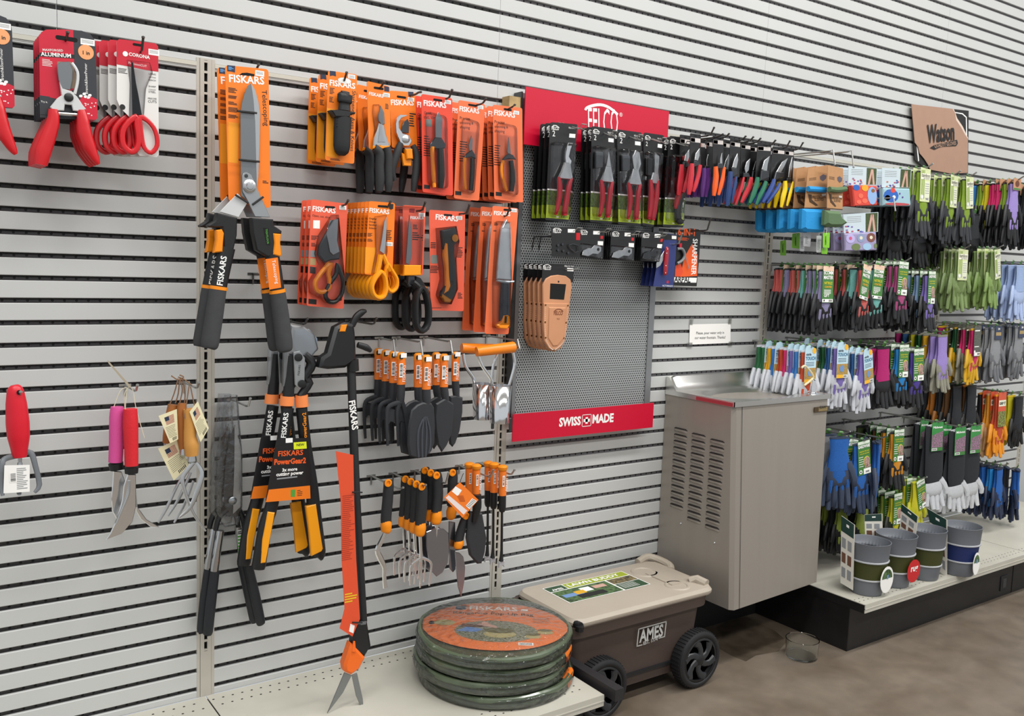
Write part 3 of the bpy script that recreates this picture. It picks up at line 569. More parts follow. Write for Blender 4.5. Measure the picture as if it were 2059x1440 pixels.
# ---- folding saw
Y = -4.6
h, hx = hook((944, 412), 6.6, -12, 'dark peg hook above the folding saw card')
t = T('folding_saw', 'folding pruning saw with curved black and orange handle on coral card', 'pruning saw', (hx, Y, -12))
c = ocard(ZG((412, 108), (772, 130), (757, 1122), (425, 1112)), Y, CORAL, ZG((475, 205), (700, 225)), ZG((600, 162))[0], ZG((685, 170))[0], para=(ZG((427, 430), (505, 500))+[4], ZG((423, 665), (508, 745))+[5], ZG((692, 480), (748, 590))+[7], ZG((698, 935), (745, 1000))+[5], ZG((428, 1085), (575, 1095))+[1])); c.polyw(rquad(ZG((425, 560), (500, 560), (500, 645), (425, 645)), Y-.01, .2), mat('photo_grey', '7c8078', .5), Y-.014, 0); t.part('backing_card', c)
b = MB(); b.poly(ZG((545, 315), (670, 285), (688, 300), (708, 420), (672, 460), (668, 560), (690, 700), (692, 880), (680, 960), (630, 1038), (575, 1030), (538, 985), (545, 930), (600, 850), (590, 700), (560, 460)), BLK, Y-.7, .6, .14); hh = t.part('handle', b)
b = MB(); b.poly(ZG((575, 440), (600, 445), (610, 600), (618, 780), (630, 870), (610, 920), (560, 950), (590, 870), (585, 700), (565, 560)), ORG, Y-.78, .5, .1); b.poly(ZG((552, 950), (600, 980), (642, 1010), (622, 1038), (572, 1028), (540, 985)), mat('bronze_end', 'b8741e', .3, .4), Y-.8, .5, .1); p = at(*ZG((668, 392))[0], Y-.75); b.lathe([(.4, 0), (.4, -.12), (0, -.14)], (p.x, Y-.72, p.z), mat('bronze_end', 'b8741e', .3, .4), 16, 1); t.part('orange_inlay', b)
t.part('blister', blister(ZG((520, 290), (700, 270), (730, 420), (700, 600), (715, 900), (650, 1055), (560, 1050), (520, 960), (560, 800), (530, 560)), Y, .95, bev=.3))
# ---- soil knives
Y = -6
h, hx = hook((1025, 417), 7.0, -12, 'dark peg hook above the soil knives')
t = T('soil_knife', 'x', 'garden knife', (hx, Y, -12))
c = ocard(ZG((1045, 68), (1302, 95), (1205, 1352), (965, 1348)), Y, mat('flame_card', 'ec7040', .42, coat=.3), ZG((1058, 160), (1222, 172)), ZG((1195, 110))[0], ZG((1232, 95))[0], para=(ZG((1062, 235), (1100, 270))+[3], ZG((1055, 310), (1100, 330))+[2])); t.part('backing_card', c)
b = MB(); b.poly(ZG((1187, 205), (1145, 280), (1128, 380), (1105, 640), (1095, 800), (1240, 812), (1240, 640), (1238, 380), (1232, 280)), mat('grey_sheath', 'b4babf', .3, .3), Y-.55, .35, .1); b.poly(ZG((1187, 205), (1145, 290), (1232, 295)), STEEL, Y-.57, .2, .03); t.part('blade', b)
b = MB(); b.rod(ZG((1088, 815, .12), (1170, 830, .2), (1255, 825, .12)), mat('grey_sheath', 'b4babf', .3, .3), Y-.5, .2, 8, 1.4); t.part('guard', b)
b = MB(); b.rod(ZG((1172, 840, .55), (1168, 960, .62), (1163, 1100, .66), (1160, 1200, .66), (1158, 1245, .5)), mat('navy_grip', '1d2530', .35), Y-.5, .6, 14, .7); hd = t.part('handle', b)
b = MB(); b.poly(ZG((1200, 1155), (1218, 1180), (1220, 1260), (1195, 1300), (1120, 1295), (1093, 1262), (1140, 1230), (1160, 1165)), ORG, Y-1.0, .6, .1); b.poly(ZG((1168, 1168), (1190, 1172), (1185, 1240), (1163, 1238)), HOLE, Y-1.02); t.part('handle_end', b)
t.part('blister', blister(ZG((1130, 220), (1240, 230), (1255, 800), (1240, 1290), (1090, 1290), (1090, 820)), Y, 1.0, bev=.35)); stack(t, 3, 2.4, 'the soil knives with black handles on tall orange cards', 'soil knives on tall orange cards')
# ================================================================ perforated display, its packs and the tools below
FR = mat('display_frame_grey', '8f9193', .35, .6); SGN = mat('sign_red', 'c6052f', .38)
t = T('perforated_display_panel', 'grey perforated metal display panel between red logo signs', 'display panel', (57, 0, -38))
m = MB(); zt = 2.9; zb = -36.0
m.box(56.9, 57.9, -1.0, -.1, zb, zt, FR); m.box(79.6, 80.6, -1.0, -.1, zb, zt, FR); m.box(56.7, 56.9, -1.6, -.05, zb, zt, DSTEEL); m.box(57.9, 79.6, -.95, -.2, zt-.6, zt, FR); t.part('frame', m)
pm = bpy.data.materials.new('perforated_sheet'); pm.use_nodes = True; nt = pm.node_tree; b = nt.nodes['Principled BSDF']
tc = nt.nodes.new('ShaderNodeTexCoord'); sp = nt.nodes.new('ShaderNodeSeparateXYZ'); nt.links.new(tc.outputs['Object'], sp.inputs[0])
def mth(op, a, bb=None):
    n = nt.nodes.new('ShaderNodeMath'); n.operation = op
    for i, v in enumerate((a, bb)):
        if v is None: continue
        if isinstance(v, (int, float)): n.inputs[i].default_value = v
        else: nt.links.new(v, n.inputs[i])
    return n.outputs[0]
PX, PZ = .36*I, .31*I
def dots(ox, oz):
    x = mth('SUBTRACT', mth('FRACT', mth('ADD', mth('DIVIDE', sp.outputs[0], PX), 40+ox)), .5); z = mth('SUBTRACT', mth('FRACT', mth('ADD', mth('DIVIDE', sp.outputs[2], PZ*2), 40+oz)), .5)
    x = mth('MULTIPLY', x, PX); z = mth('MULTIPLY', z, PZ*2)
    return mth('LESS_THAN', mth('ADD', mth('MULTIPLY', x, x), mth('MULTIPLY', z, z)), (.1*I)**2)
hole = mth('MAXIMUM', dots(0, 0), dots(.5, .5)); mx = nt.nodes.new('ShaderNodeMix'); mx.data_type = 'RGBA'; nt.links.new(hole, mx.inputs[0])
mx.inputs[6].default_value = lin('9fa3a3'); mx.inputs[7].default_value = lin('1c1d1e'); nt.links.new(mx.outputs[2], b.inputs['Base Color']); b.inputs['Metallic'].default_value = .1; b.inputs['Roughness'].default_value = .45
m = MB(); m.box(57.9, 79.6, -.8, -.7, zb, zt-.6, pm); t.part('perforated_sheet', m)
def signrect(q, y): return [(at(*p, y).x, at(*p, y).z) for p in q]
m = MB(); m.box(57.0, 80.35, -2, -1.85, -3.2, 3.45, SGN)
m.text('FELCO', WHT, *ZH((688, 492), (958, 504)), -2.02, bold=.0, hs=2.7)
m.rod(ZH((662, 278), (672, 258), (720, 238), (800, 228), (880, 255), (955, 318)), WHT, -2.03, .17, 6, .05, caps=True); m.text('®', WHT, *ZH((970, 335), (998, 337)), -2.02)
s = solo('brand_sign', m, 'wide red sign with white arched logo on top of the grey perforated panel', 'sign', (57, -1.9, -3.2))
m = MB(); m.box(56.9, 80.4, -2, -1.85, -38.9, -35.5, SGN); m.text('SWISS', WHT, *ZX((803, 1018), (1018, 1000)), -2.02, bold=.04, hs=1.15); m.text('MADE', WHT, *ZX((1132, 985), (1340, 970)), -2.02, bold=.04, hs=1.15)
a = at(*ZX((1027, 1022))[0], -2); b2 = at(*ZX((1124, 895))[0], -2); x0, z0, x1, z1 = a.x, a.z, b2.x, b2.z
for q in ((x0, x1, z0, z0+.08), (x0, x1, z1-.08, z1), (x0, x0+.08, z0, z1), (x1-.08, x1, z0, z1), ((x0+x1)/2-.2, (x0+x1)/2+.2, z0+.35, z1-.35), (x0+.25, x1-.25, (z0+z1)/2-.2, (z0+z1)/2+.2)): m.add([(q[0], -2.02, q[2]), (q[1], -2.02, q[2]), (q[1], -2.02, q[3]), (q[0], -2.02, q[3])], [(0, 1, 2, 3)], WHT)
solo('brand_sign', m, 'red sign with small white cross at the bottom of the perforated panel', 'sign', (57, -1.9, -38.9))
m = MB(); m.box(55.0, 56.6, -1.6, -.1, .8, 2.2, mat('raw_wood', 'b89d6c', .7, noise=.3, scale=30)); solo('wood_block', m, 'small raw wood block wedged behind the top left corner of the grey panel', 'wood block', (55, -1, .8))
BC = mat('black_card', '131315', .42, coat=.2); LIME = mat('lime_photo', 'a8bf2e', .5, noise=.25, scale=120); DGP = mat('leafy_photo', '5d7a24', .5, noise=.5, scale=160, col2='33471a')
def felco(q, y, tip, n, dy, what, grp, head, tool, logo=None, blz=True):
    p = at(tip[0], tip[1], -6.6); h = MB()
    for dx in (-.35, .35): h.sweep([(p.x+dx, -.6, .3), (p.x+dx, -6.2, p.z-.55), (p.x+dx, -6.6, p.z)], .07, HOOKC, 6)
    h.sweep([(p.x-.35, -6.6, p.z), (p.x+.35, -6.6, p.z)], .07, HOOKC, 6); h.box(p.x-.6, p.x+.6, -.85, -.7, -.1, .5, HOOKC)
    solo('double_peg_hook', h, 'double wire hook holding '+what, 'peg hook', (p.x, -.8, .3), 'double wire hooks on the panel')
    t = T('carded_pruner', 'x', 'pruning shears', (p.x, y, 0)); c = MB(); c.polyw(rquad(q, y, .25), BC, y, .05)
    A = [Vector((at(*k, y).x, at(*k, y).z)) for k in q]; f = lambda u, v: tuple(A[0].lerp(A[1], u).lerp(A[3].lerp(A[2], u), v))
    qd = lambda u0, u1, v0, v1, mm, yy: c.add([(f(u, v)[0], yy, f(u, v)[1]) for u, v in ((u0, v0), (u1, v0), (u1, v1), (u0, v1))], [(0, 1, 2, 3)], mm)
    qd(.02, .98, .68, .87, DGP, y-.01); qd(.02, .98, .84, .975, LIME, y-.012); qd(.02, .98, .675, .69, WHT, y-.015); qd(.72, .95, .1, .14, WHT, y-.015); qd(.45, .55, .95, .965, WHT, y-.02)
    pt = lambda u, v: (f(u, v)[0], y-.015, f(u, v)[1])
    c.text('FELCO', WHT, pt(.06, .075), pt(.32, .075), bold=.02, hs=1.5); c.sweep([pt(.06, .05), pt(.12, .03), pt(.22, .03), pt(.33, .05)], .04, WHT, 4, .2); c.text('FELCO 2', WHT, pt(.68, .05), pt(.92, .05)); c.text('2', WHT, pt(.1, .14), pt(.2, .14)); 
    for k in range(5): u = random.uniform(.5, .9); c.add([pt(u, .96), pt(u+.03, .96), pt(u+.12, .88)], [(0, 1, 2)], DGP)
    t.part('backing_card', c); tool(t, y, f)
    if blz:
        bb = MB(); bb.polyw(rq([f(.08, .2), f(.92, .2), f(.95, .6), (f(.9, .93)), (f(.1, .93)), f(.1, .6)], .3), CLEAR, y-.9, .88, .3); t.part('blister', bb)
    stack(t, n, dy, what, grp); return t
def sw(t, name, pts, m, y, dr=.8, n=10, label=None, f=None, closed=False):
    P = [(f(u, v)[0], y, f(u, v)[1]) for u, v, r in pts]; R = [p[2] for p in pts]; P, R = smooth(P, R); b = MB(); b.sweep(P, R, m, n, dr); return t.part(name, b, label=label)
def pl(t, name, pts, m, y, th, bev, f, parent=None): b = MB(); b.polyw([f(*p) for p in pts], m, y, th, bev); return t.part(name, b, parent)
CRED = mat('crimson_grip', 'c8142e', .4)
def pruner_tool(head):
    def g(t, y, f):
        if head == 'hook': pl(t, 'blade', [(.6, .2), (.78, .2), (.7, .27), (.66, .34), (.78, .38), (.74, .46), (.6, .44), (.52, .36), (.54, .26)], CHROME, y-.6, .25, .05, f)
        elif head == 'bypass': pl(t, 'blade', [(.62, .24), (.74, .4), (.8, .5), (.6, .5), (.52, .42)], STEEL, y-.6, .2, .05, f)
        else: pl(t, 'blade', [(.5, .28), (.62, .2), (.78, .22), (.85, .34), (.7, .46), (.55, .42)], STEEL, y-.6, .2, .05, f)
        pl(t, 'pivot', [(.52, .4), (.74, .4), (.82, .5), (.9, .57), (.3, .57), (.42, .5)], STEEL, y-.65, .3, .08, f)
        if head != 'hook': b = MB(); b.polyw(rq([f(.12, .26), f(.44, .26), f(.44, .42), f(.12, .44)], .2), mat('booklet_grey', '4a4e52', .4), y-.4, .3, .08); t.part('spare_booklet', b)
        sw(t, 'handle', [(.34, .55, .2), (.4, .64, .34), (.42, .75, .34), (.36, .88, .26), (.3, .94, .14)], CRED, y-.5, f=f); sw(t, 'handle', [(.84, .55, .2), (.76, .64, .34), (.72, .75, .36), (.68, .88, .38), (.68, .94, .28)], CRED, y-.5, f=f)
    return g
def knife_tool(t, y, f):
    sw(t, 'handle', [(.55, .24, .3), (.8, .26, .6), (.82, .4, .6), (.6, .56, .5), (.45, .74, .35), (.42, .8, .15)], RED, y-.5, f=f, label='red handle'); sw(t, 'grip', [(.85, .45, .2), (.7, .65, .3), (.55, .8, .45), (.62, .92, .5), (.8, .94, .3)], BLKM, y-.45, f=f)
def red_pack(t, y, f):
    sw(t, 'handle', [(.3, .5, .25), (.4, .64, .42), (.4, .8, .42), (.3, .93, .3)], CRED, y-.5, f=f); sw(t, 'handle', [(.75, .5, .25), (.75, .64, .42), (.7, .8, .42), (.62, .93, .35)], CRED, y-.5, f=f)
    pl(t, 'blade', [(.45, .2), (.7, .24), (.72, .46), (.5, .48)], STEEL, y-.6, .2, .05, f); pl(t, 'pivot', [(.4, .42), (.72, .42), (.85, .54), (.25, .54)], STEEL, y-.65, .3, .08, f)
    b = MB(); b.polyw(rq([f(.06, .27), f(.42, .27), f(.42, .46), f(.06, .46)], .2), BLK, y-.4, .3, .08); t.part('spare_booklet', b)
felco(ZH((345, 385), (592, 405), (512, 1290), (298, 1272)), -4.8, ZH((650, 405))[0], 4, .95, 'the red pruners on black cards, leftmost peg', 'carded red pruners, left end of the panel', 0, pruner_tool('hook'))
felco(ZH((720, 420), (930, 450), (905, 1305), (700, 1290)), -5, ZH((930, 465))[0], 3, .95, 'the pointed pruners on black cards, second peg of the panel', 'carded pointed pruners on the panel', 0, pruner_tool('bypass'))
felco(ZH((950, 450), (1172, 480), (1165, 1325), (955, 1308)), -5, ZH((1165, 500))[0], 2, 1.6, 'the round-bladed pruners on black cards, middle of the panel', 'carded round-bladed pruners on the panel', 0, pruner_tool('round'))
felco(ZH((1192, 478), (1375, 505), (1280, 1335), (1175, 1318)), -4, ZH((1380, 528))[0], 2, 1.4, 'the thick-handled pruners on narrow black cards', 'carded thick-handled pruners on the panel', 0, red_pack)
felco(ZH((1420, 515), (1608, 520), (1548, 1340), (1360, 1330)), -4.6, ZH((1600, 560))[0], 3, 1.1, 'the red and black folding saws on black cards', 'carded folding saws on the panel', 0, knife_tool)
# small black blade cards
def small(q, tip, n, dy, what, grp, kind, y=-4.6):
    p = at(tip[0], tip[1], -6.2); h = MB()
    for dx in (-.35, .35): h.sweep([(p.x+dx, -.6, -13.6), (p.x+dx, -5.8, p.z-.3), (p.x+dx, -6.2, p.z)], .06, HOOKC, 6)
    h.sweep([(p.x-.35, -6.2, p.z), (p.x+.35, -6.2, p.z)], .06, HOOKC, 6); h.box(p.x-.6, p.x+.6, -.85, -.7, -13.8, -13.3, HOOKC)
    solo('double_peg_hook', h, 'double wire hook holding '+what, 'peg hook', (p.x, -.8, -13.6))
    t = T('spare_blade_card', 'x', 'spare blade', (p.x, y, -14)); c = MB(); c.polyw(rquad(q, y, .12), BC, y, .05); A = [Vector((at(*k, y).x, at(*k, y).z)) for k in q]; f = lambda u, v: tuple(A[0].lerp(A[1], u).lerp(A[3].lerp(A[2], u), v)); pt = lambda u, v: (f(u, v)[0], y-.015, f(u, v)[1])
    c.text('FELCO', WHT, pt(.05, .2), pt(.32, .2), bold=.02, hs=1.5); c.sweep([pt(.05, .09), pt(.12, .04), pt(.26, .05), pt(.34, .11)], .035, WHT, 4, .2); c.add([pt(.55, .06), pt(.8, .06), pt(.8, .18), pt(.55, .18)], [(0, 1, 2, 3)], WHT)
    if kind == 0:
        c.add([pt(.84, .18), pt(.98, .18), pt(.98, .42), pt(.84, .42)], [(0, 1, 2, 3)], RED); t.part('backing_card', c); b = MB(); P = [(f(u, v)[0], y-.2, f(u, v)[1]) for u, v in ((.55, .6), (.7, .56), (.88, .6), (.9, .78), (.78, .84), (.62, .72), (.55, .6))]; b.sweep(P, .07, DSTEEL, 6)
        t.part('spring', b); b = MB()
        for u, v in ((.2, .62), (.35, .58), (.2, .78), (.38, .8), (.55, .86)): q_ = f(u, v); b.lathe([(.16, 0), (.16, -.14), (0, -.16)], (q_[0], y, q_[1]), DSTEEL, 8, 1)
        t.part('spare_screws', b)
    else:
        c.add([pt(.74, .4), pt(.96, .4), pt(.96, .54), pt(.74, .54)], [(0, 1, 2, 3)], WHT); c.add([pt(.84, .22), pt(.94, .22), pt(.94, .32), pt(.84, .32)], [(0, 1, 2, 3)], RED); t.part('backing_card', c)
        b = MB(); b.polyw([f(*p) for p in ((.03, .92), (.1, .75), (.3, .66), (.45, .66), (.55, .56), (.72, .52), (.84, .6), (.84, .74), (.72, .84), (.5, .84), (.3, .94))], STEEL if kind == 1 else DSTEEL, y-.25, .12, .03); q_ = f(.72, .68); b.lathe([(.2, 0), (.2, -.02), (0, -.02)], (q_[0], y-.25, q_[1]), BLKP, 12, 1); t.part('spare_blade', b)
        b = MB(); b.polyw(rq([f(.02, .5), f(.92, .54), f(.92, .98), f(.02, .97)], .2), CLEAR, y-.45, .43, .15); t.part('blister', b)
    stack(t, n, dy, what, grp)
small(ZJ((378, 125), (662, 132), (655, 422), (382, 412)), ZJ((655, 135))[0], 1, 1, 'the black spring spare part card', None, 0, -5.4)
small(ZJ((640, 145), (895, 150), (875, 440), (655, 420)), ZJ((935, 145))[0], 2, .6, 'the silver spare blade cards left of centre', 'silver spare blade cards, left', 1, -4.6)
small(ZJ((955, 160), (1190, 168), (1175, 458), (942, 442)), ZJ((1215, 170))[0], 6, .4, 'the silver spare blade cards in the middle', 'silver spare blade cards, middle', 1)
small(ZJ((1250, 175), (1480, 180), (1420, 465), (1238, 452)), ZJ((1480, 185))[0], 6, .4, 'the dark spare blade cards at the right', 'dark spare blade cards, right', 2)
m = MB()
for dx in (0, 1.1): a = at(*ZJ((205+dx*60, 225))[0], -1); m.sweep([(a.x, -.8, a.z-1.6), (a.x, -1.1, a.z), (a.x, -4, a.z+.1)], .07, BLK, 6)
solo('double_peg_hook', m, 'empty black double hook left of the spring card on the perforated panel', 'peg hook', (at(*ZJ((205, 225))[0], -1).x, -1, -15))
# blue knife cards and 6-in-1 sharpener
BLU = mat('royal_blue_card', '27336f', .45, coat=.2); Y = -4.2
m, hx = hook(ZJ((1640, 190))[0], 5.8, -14, 'dark hook between the blue knife card and the black sharpener card', HOOKC, base=False)
t = T('carded_pocket_knife', 'x', 'pocket knife', (hx, Y, -14)); c = MB(); c.polyw(rquad(ZJ((1450, 180), (1592, 205), (1555, 712), (1360, 700)), Y, .12), BLU, Y, .05); quad(c, ZJ((1445, 190), (1590, 208), (1588, 255), (1435, 250)), BC, Y-.01); quad(c, ZJ((1540, 210), (1585, 214), (1583, 245), (1540, 242)), WHT, Y-.015); c.text('VICTORINOX', WHT, *ZJ((1448, 702), (1550, 706)), Y-.012); quad(c, ZJ((1492, 645), (1510, 647), (1508, 672), (1490, 670)), RED, Y-.012); t.part('backing_card', c)
b = MB(); b.rod(ZJ((1495, 320, .18), (1492, 350, .34), (1485, 450, .38), (1478, 560, .36), (1475, 595, .16)), mat('knife_red', '9c1426', .25, coat=.5), Y-.4, .3, 10, .6); 
for q in ((1500, 340), (1492, 380), (1484, 500), (1480, 570)): p = at(*ZJ(q)[0], Y-.62); b.lathe([(.07, 0), (0, -.03)], (p.x, Y-.62, p.z), WHT, 8, 1)
t.part('handle', b); b = MB(); b.poly(ZJ((1468, 355), (1440, 400), (1392, 480), (1392, 525), (1430, 500), (1462, 440)), STEEL, Y-.3, .08, .02); t.part('blade', b); stack(t, 4, .8, 'the red pocket knives on blue cards', 'red pocket knives on blue cards')
Y = -3; hook(ZK((475, 1365))[0], 6.5, -12, 'dark peg hook above the black six-in-one sharpener card')
t = T('multi_tool_sharpener', 'black orange and white carded sharpener with a 6-in-1 headline', 'tool sharpener', (at(*ZJ((1700, 200))[0], Y).x, Y, -14)); c = MB(); c.poly(ZJ((1600, 165), (1720, 140), (1800, 150), (1818, 180), (1805, 420), (1780, 700), (1560, 690), (1560, 400)), BC, Y, .05)
OP = mat('vivid_orange_print', 'e85a1e', .5); quad(c, ZJ((1735, 290), (1790, 400), (1785, 600), (1620, 610), (1660, 420)), OP, Y-.01); quad(c, ZJ((1575, 500), (1625, 480), (1650, 560), (1620, 610), (1570, 605)), RO, Y-.012); quad(c, ZJ((1562, 612), (1782, 618), (1776, 665), (1560, 660)), WHT, Y-.012)
c.text('SHARPAL', BLKP, *ZJ((1500, 655), (1720, 662)), Y-.02, bold=.03); c.text('6-IN-1', OP, *ZJ((1598, 205), (1762, 212)), Y-.015, bold=.03); c.text('SHARPENER', WHT, *ZJ((1745, 240), (1728, 590)), Y-.02, bold=.02, hs=1.4); lines(c, ZJ((1600, 225), (1740, 265)), 4, Y-.015, OP, .5); quad(c, ZJ((1560, 668), (1768, 672), (1765, 700), (1560, 692)), BLKP, Y-.012); t.part('backing_card', c)
b = MB(); b.rod(ZJ((1590, 340), (1640, 340), (1665, 400), (1640, 450), (1590, 480)), mat('grey_plastic', '7e8183', .35), Y-.3, .2, 8); b.poly(ZJ((1614, 285), (1640, 285), (1638, 330), (1616, 330)), CRED, Y-.4, .2, .03); b.rod(ZJ((1665, 380, .04), (1705, 530, .06)), STEEL, Y-.2, .06, 6); t.part('sharpener_body', b)
# leather holsters
Y = -5; LEA = mat('tan_leather', 'c98f68', .55, noise=.1, scale=8); 
p = at(*ZJ((640, 525))[0], -6.6); h = MB(); h.sweep([(p.x-.6, -.8, p.z-.3), (p.x-.6, -6.2, p.z-.2), (p.x, -6.6, p.z)], .07, HOOKC, 6); solo('double_peg_hook', h, 'wire hook holding the tan leather holsters', 'peg hook', (p.x, -1, p.z))
t = T('leather_tool_holster', 'x', 'tool holster', (p.x-.8, Y, -17)); c = MB(); c.polyw(rquad(ZJ((295, 480), (595, 490), (590, 660), (285, 655)), Y+.2, .1), BC, Y+.2, .05); c.text('FELCO', WHT, *ZJ((298, 538), (372, 542)), Y+.18, bold=.02, hs=1.4); c.rod(ZJ((298, 505), (320, 494), (350, 492), (376, 512)), WHT, Y+.18, .04, 4, .2); c.text('FELCO 910', WHT, *ZJ((505, 512), (592, 516)), Y+.18); quad(c, ZJ((530, 522), (592, 526), (590, 556), (530, 552)), WHT, Y+.18); t.part('header_card', c)
b = MB(); b.poly(ZJ((445, 590), (520, 600), (565, 635), (578, 690), (560, 850), (540, 1050), (510, 1230), (470, 1300), (405, 1333), (350, 1310), (305, 1230), (295, 1050), (300, 850), (300, 680), (330, 625), (380, 598)), LEA, Y, .25, .08)
b.poly(ZJ((305, 862), (545, 868), (530, 1050), (505, 1225), (460, 1292), (405, 1322), (355, 1300), (312, 1225), (302, 1050)), LEA, Y-.16, .18, .06); b.poly(ZJ((355, 900), (520, 905), (500, 1200), (440, 1275), (395, 1280), (345, 1200)), LEA, Y-.26, .14, .1)
b.poly(ZJ((368, 672), (520, 680), (500, 830), (362, 822)), HOLE, Y-.012); p2 = at(*ZJ((447, 655))[0], Y); b.lathe([(.12, 0), (0, -.01)], (p2.x, Y-.01, p2.z), HOLE, 10, 1); b.text('FELCO', mat('brand_burn', '7a3e22', .6), *ZJ((402, 975), (486, 978)), Y-.28, bold=.02, hs=1.5); b.rod(ZJ((402, 945), (430, 922), (465, 922), (492, 942)), mat('brand_burn', '7a3e22', .6), Y-.28, .05, 4, .2); b.text('910', mat('brand_burn', '7a3e22', .6), *ZJ((430, 1022), (456, 1023)), Y-.28); L = t.part('leather_body', b)
b = MB(); st = smooth([at(*q, Y-.17) for q in ZJ((322, 890), (318, 1050), (325, 1200), (365, 1290), (405, 1312), (450, 1285), (500, 1220), (525, 1050), (540, 890))], [1]*9, sub=9)[0]
for q in st: b.lathe([(.045, 0), (0, -.03)], (q.x, Y-.17, q.z), WHT, 5, 1)
t.part('stitching', b, L)
for q in ((322, 880), (538, 885), (318, 1045), (520, 1050), (322, 1195), (498, 1198), (403, 1315)): b = MB(); p2 = at(*ZJ(q)[0], Y-.17); b.lathe([(.11, 0), (.1, -.05), (0, -.07)], (p2.x, Y-.17, p2.z), mat('rivet_brass', '8a6a45', .3, .9), 10, 1); t.part('rivet', b, L)
stack(t, 5, .95, 'the tan leather tool holsters', 'tan leather tool holsters on the perforated panel')
# ---- coloured pruners on the right of the panel
CC_ = {'red': 'c22634', 'purple': '5a2a78', 'orange': 'f26018', 'navy': '1f3c72', 'green': '0f6b4c', 'blue': '213f86', 'yellow': 'f2cf10'}
def cor(q, tip, col, n, dy, blade, body, hl, hr, what, y=-7, cut=None):
    h, hx = hook(tip, 8.4, 0, 'dark peg hook holding '+what); t = T('carded_colour_pruner', 'x', 'pruning shears', (hx, y, 0)); c = MB(); c.polyw(rquad(q, y, .15), BC, y, .05)
    A = [Vector((at(*k, y).x, at(*k, y).z)) for k in q]; f = lambda u, v: tuple(A[0].lerp(A[1], u).lerp(A[3].lerp(A[2], u), v)); pt = lambda u, v: (f(u, v)[0], y-.015, f(u, v)[1])
    c.add([pt(.05, .1), pt(.95, .1), pt(.95, .2), pt(.05, .2)], [(0, 1, 2, 3)], mat('price_strip', 'cfc8c4', .5)); c.add([pt(.06, .105), pt(.45, .105), pt(.45, .195), pt(.06, .195)], [(0, 1, 2, 3)], OP); slot(c, (*f(.5, .05)[:1], y, f(.5, .05)[1]), y-.01, .5, .15); t.part('backing_card', c)
    b = MB(); b.poly(blade, STEEL, y-.45, .1, .03); t.part('blade', b); b = MB(); b.poly(body, DSTEEL, y-.55, .3, .08); t.part('pivot', b); mm = mat('grip_'+col, CC_[col], .4, coat=.2)
    for hh in (hl, hr): b = MB(); b.rod(hh, mm, y-.5, .4, 8, .8); t.part('handle', b)
    stack(t, n, dy, what, col+' handled pruners right of the panel'); return t
cor(ZK((192, 190), (338, 210), (335, 790), (180, 780)), ZK((520, 115))[0], 'red', 3, 1.8, ZK((322, 400), (270, 470), (255, 560), (300, 570), (322, 500)), ZK((250, 570), (310, 575), (335, 640), (240, 660)), ZK((215, 610, .3), (205, 760, .42), (185, 920, .42), (170, 1040, .25)), ZK((325, 630, .3), (300, 780, .32), (260, 920, .32), (230, 1000, .2)), 'the red-handled pruner nearest the panel')
cor(ZK((505, 225), (652, 240), (650, 790), (495, 780)), ZK((725, 200))[0], 'orange', 1, 1, ZK((630, 460), (610, 540), (605, 610), (635, 610)), ZK((580, 600), (650, 610), (660, 680), (570, 680)), ZK((540, 650, .3), (545, 790, .42), (530, 930, .42), (515, 1055, .25)), ZK((660, 660, .22), (640, 800, .3), (610, 930, .32), (580, 1045, .2)), 'the bright orange-handled pruner')
cor(ZK((420, 260), (500, 270), (500, 800), (400, 790)), ZK((640, 205))[0], 'purple', 3, 1.3, ZK((440, 480), (420, 560), (420, 640), (455, 640)), ZK((400, 640), (460, 640), (465, 700), (400, 700)), ZK((385, 670, .3), (385, 800, .4), (365, 950, .4), (355, 1070, .25)), ZK((440, 670, .3), (440, 800, .4), (420, 950, .36), (405, 1070, .2)), 'the purple-handled pruners', -5.6)
cor(ZK((745, 255), (888, 280), (870, 800), (720, 790)), ZK((955, 235))[0], 'navy', 4, 1.5, ZK((845, 470), (800, 560), (775, 660), (830, 670), (855, 560)), ZK((760, 660), (840, 670), (850, 760), (780, 800)), ZK((745, 720, .32), (735, 880, .46), (715, 1040, .44), (695, 1195, .25)), ZK((825, 790, .18), (810, 900, .28), (780, 1030, .28), (760, 1150, .16)), 'the navy-handled pruners')
cor(ZK((890, 300), (1030, 320), (1010, 800), (880, 780)), ZK((1060, 245))[0], 'red', 3, 1.6, ZK((1020, 540), (970, 590), (945, 680), (960, 750), (1000, 700)), ZK((930, 740), (1000, 740), (1030, 800), (930, 800)), ZK((1030, 800, .3), (1010, 920, .42), (950, 1040, .4), (895, 1150, .22)), ZK((930, 800, .16), (900, 930, .26), (860, 1050, .26), (810, 1180, .14)), 'the crimson-handled pruners in mid row', -6)
cor(ZK((1120, 320), (1312, 335), (1290, 850), (1085, 840)), ZK((1160, 265))[0], 'green', 4, 1.5, ZK((1290, 505), (1215, 570), (1180, 690), (1250, 720), (1262, 620)), ZK((1180, 700), (1270, 710), (1290, 800), (1160, 850)), ZK((1120, 800, .3), (1105, 900, .4), (1060, 1040, .4), (1010, 1160, .22)), ZK((1235, 860, .3), (1200, 960, .36), (1150, 1060, .36), (1100, 1180, .2)), 'the green-handled pruners')
cor(ZK((1330, 370), (1500, 390), (1480, 850), (1275, 840)), ZK((1365, 292))[0], 'blue', 3, 1.5, ZK((1540, 535), (1460, 590), (1385, 720), (1440, 740), (1490, 650)), ZK((1380, 720), (1480, 730), (1490, 800), (1350, 840)), ZK((1350, 830, .3), (1320, 920, .4), (1260, 1040, .4), (1190, 1150, .22)), ZK((1430, 880, .22), (1390, 960, .32), (1320, 1060, .32), (1250, 1160, .16)), 'the blue-handled pruners')
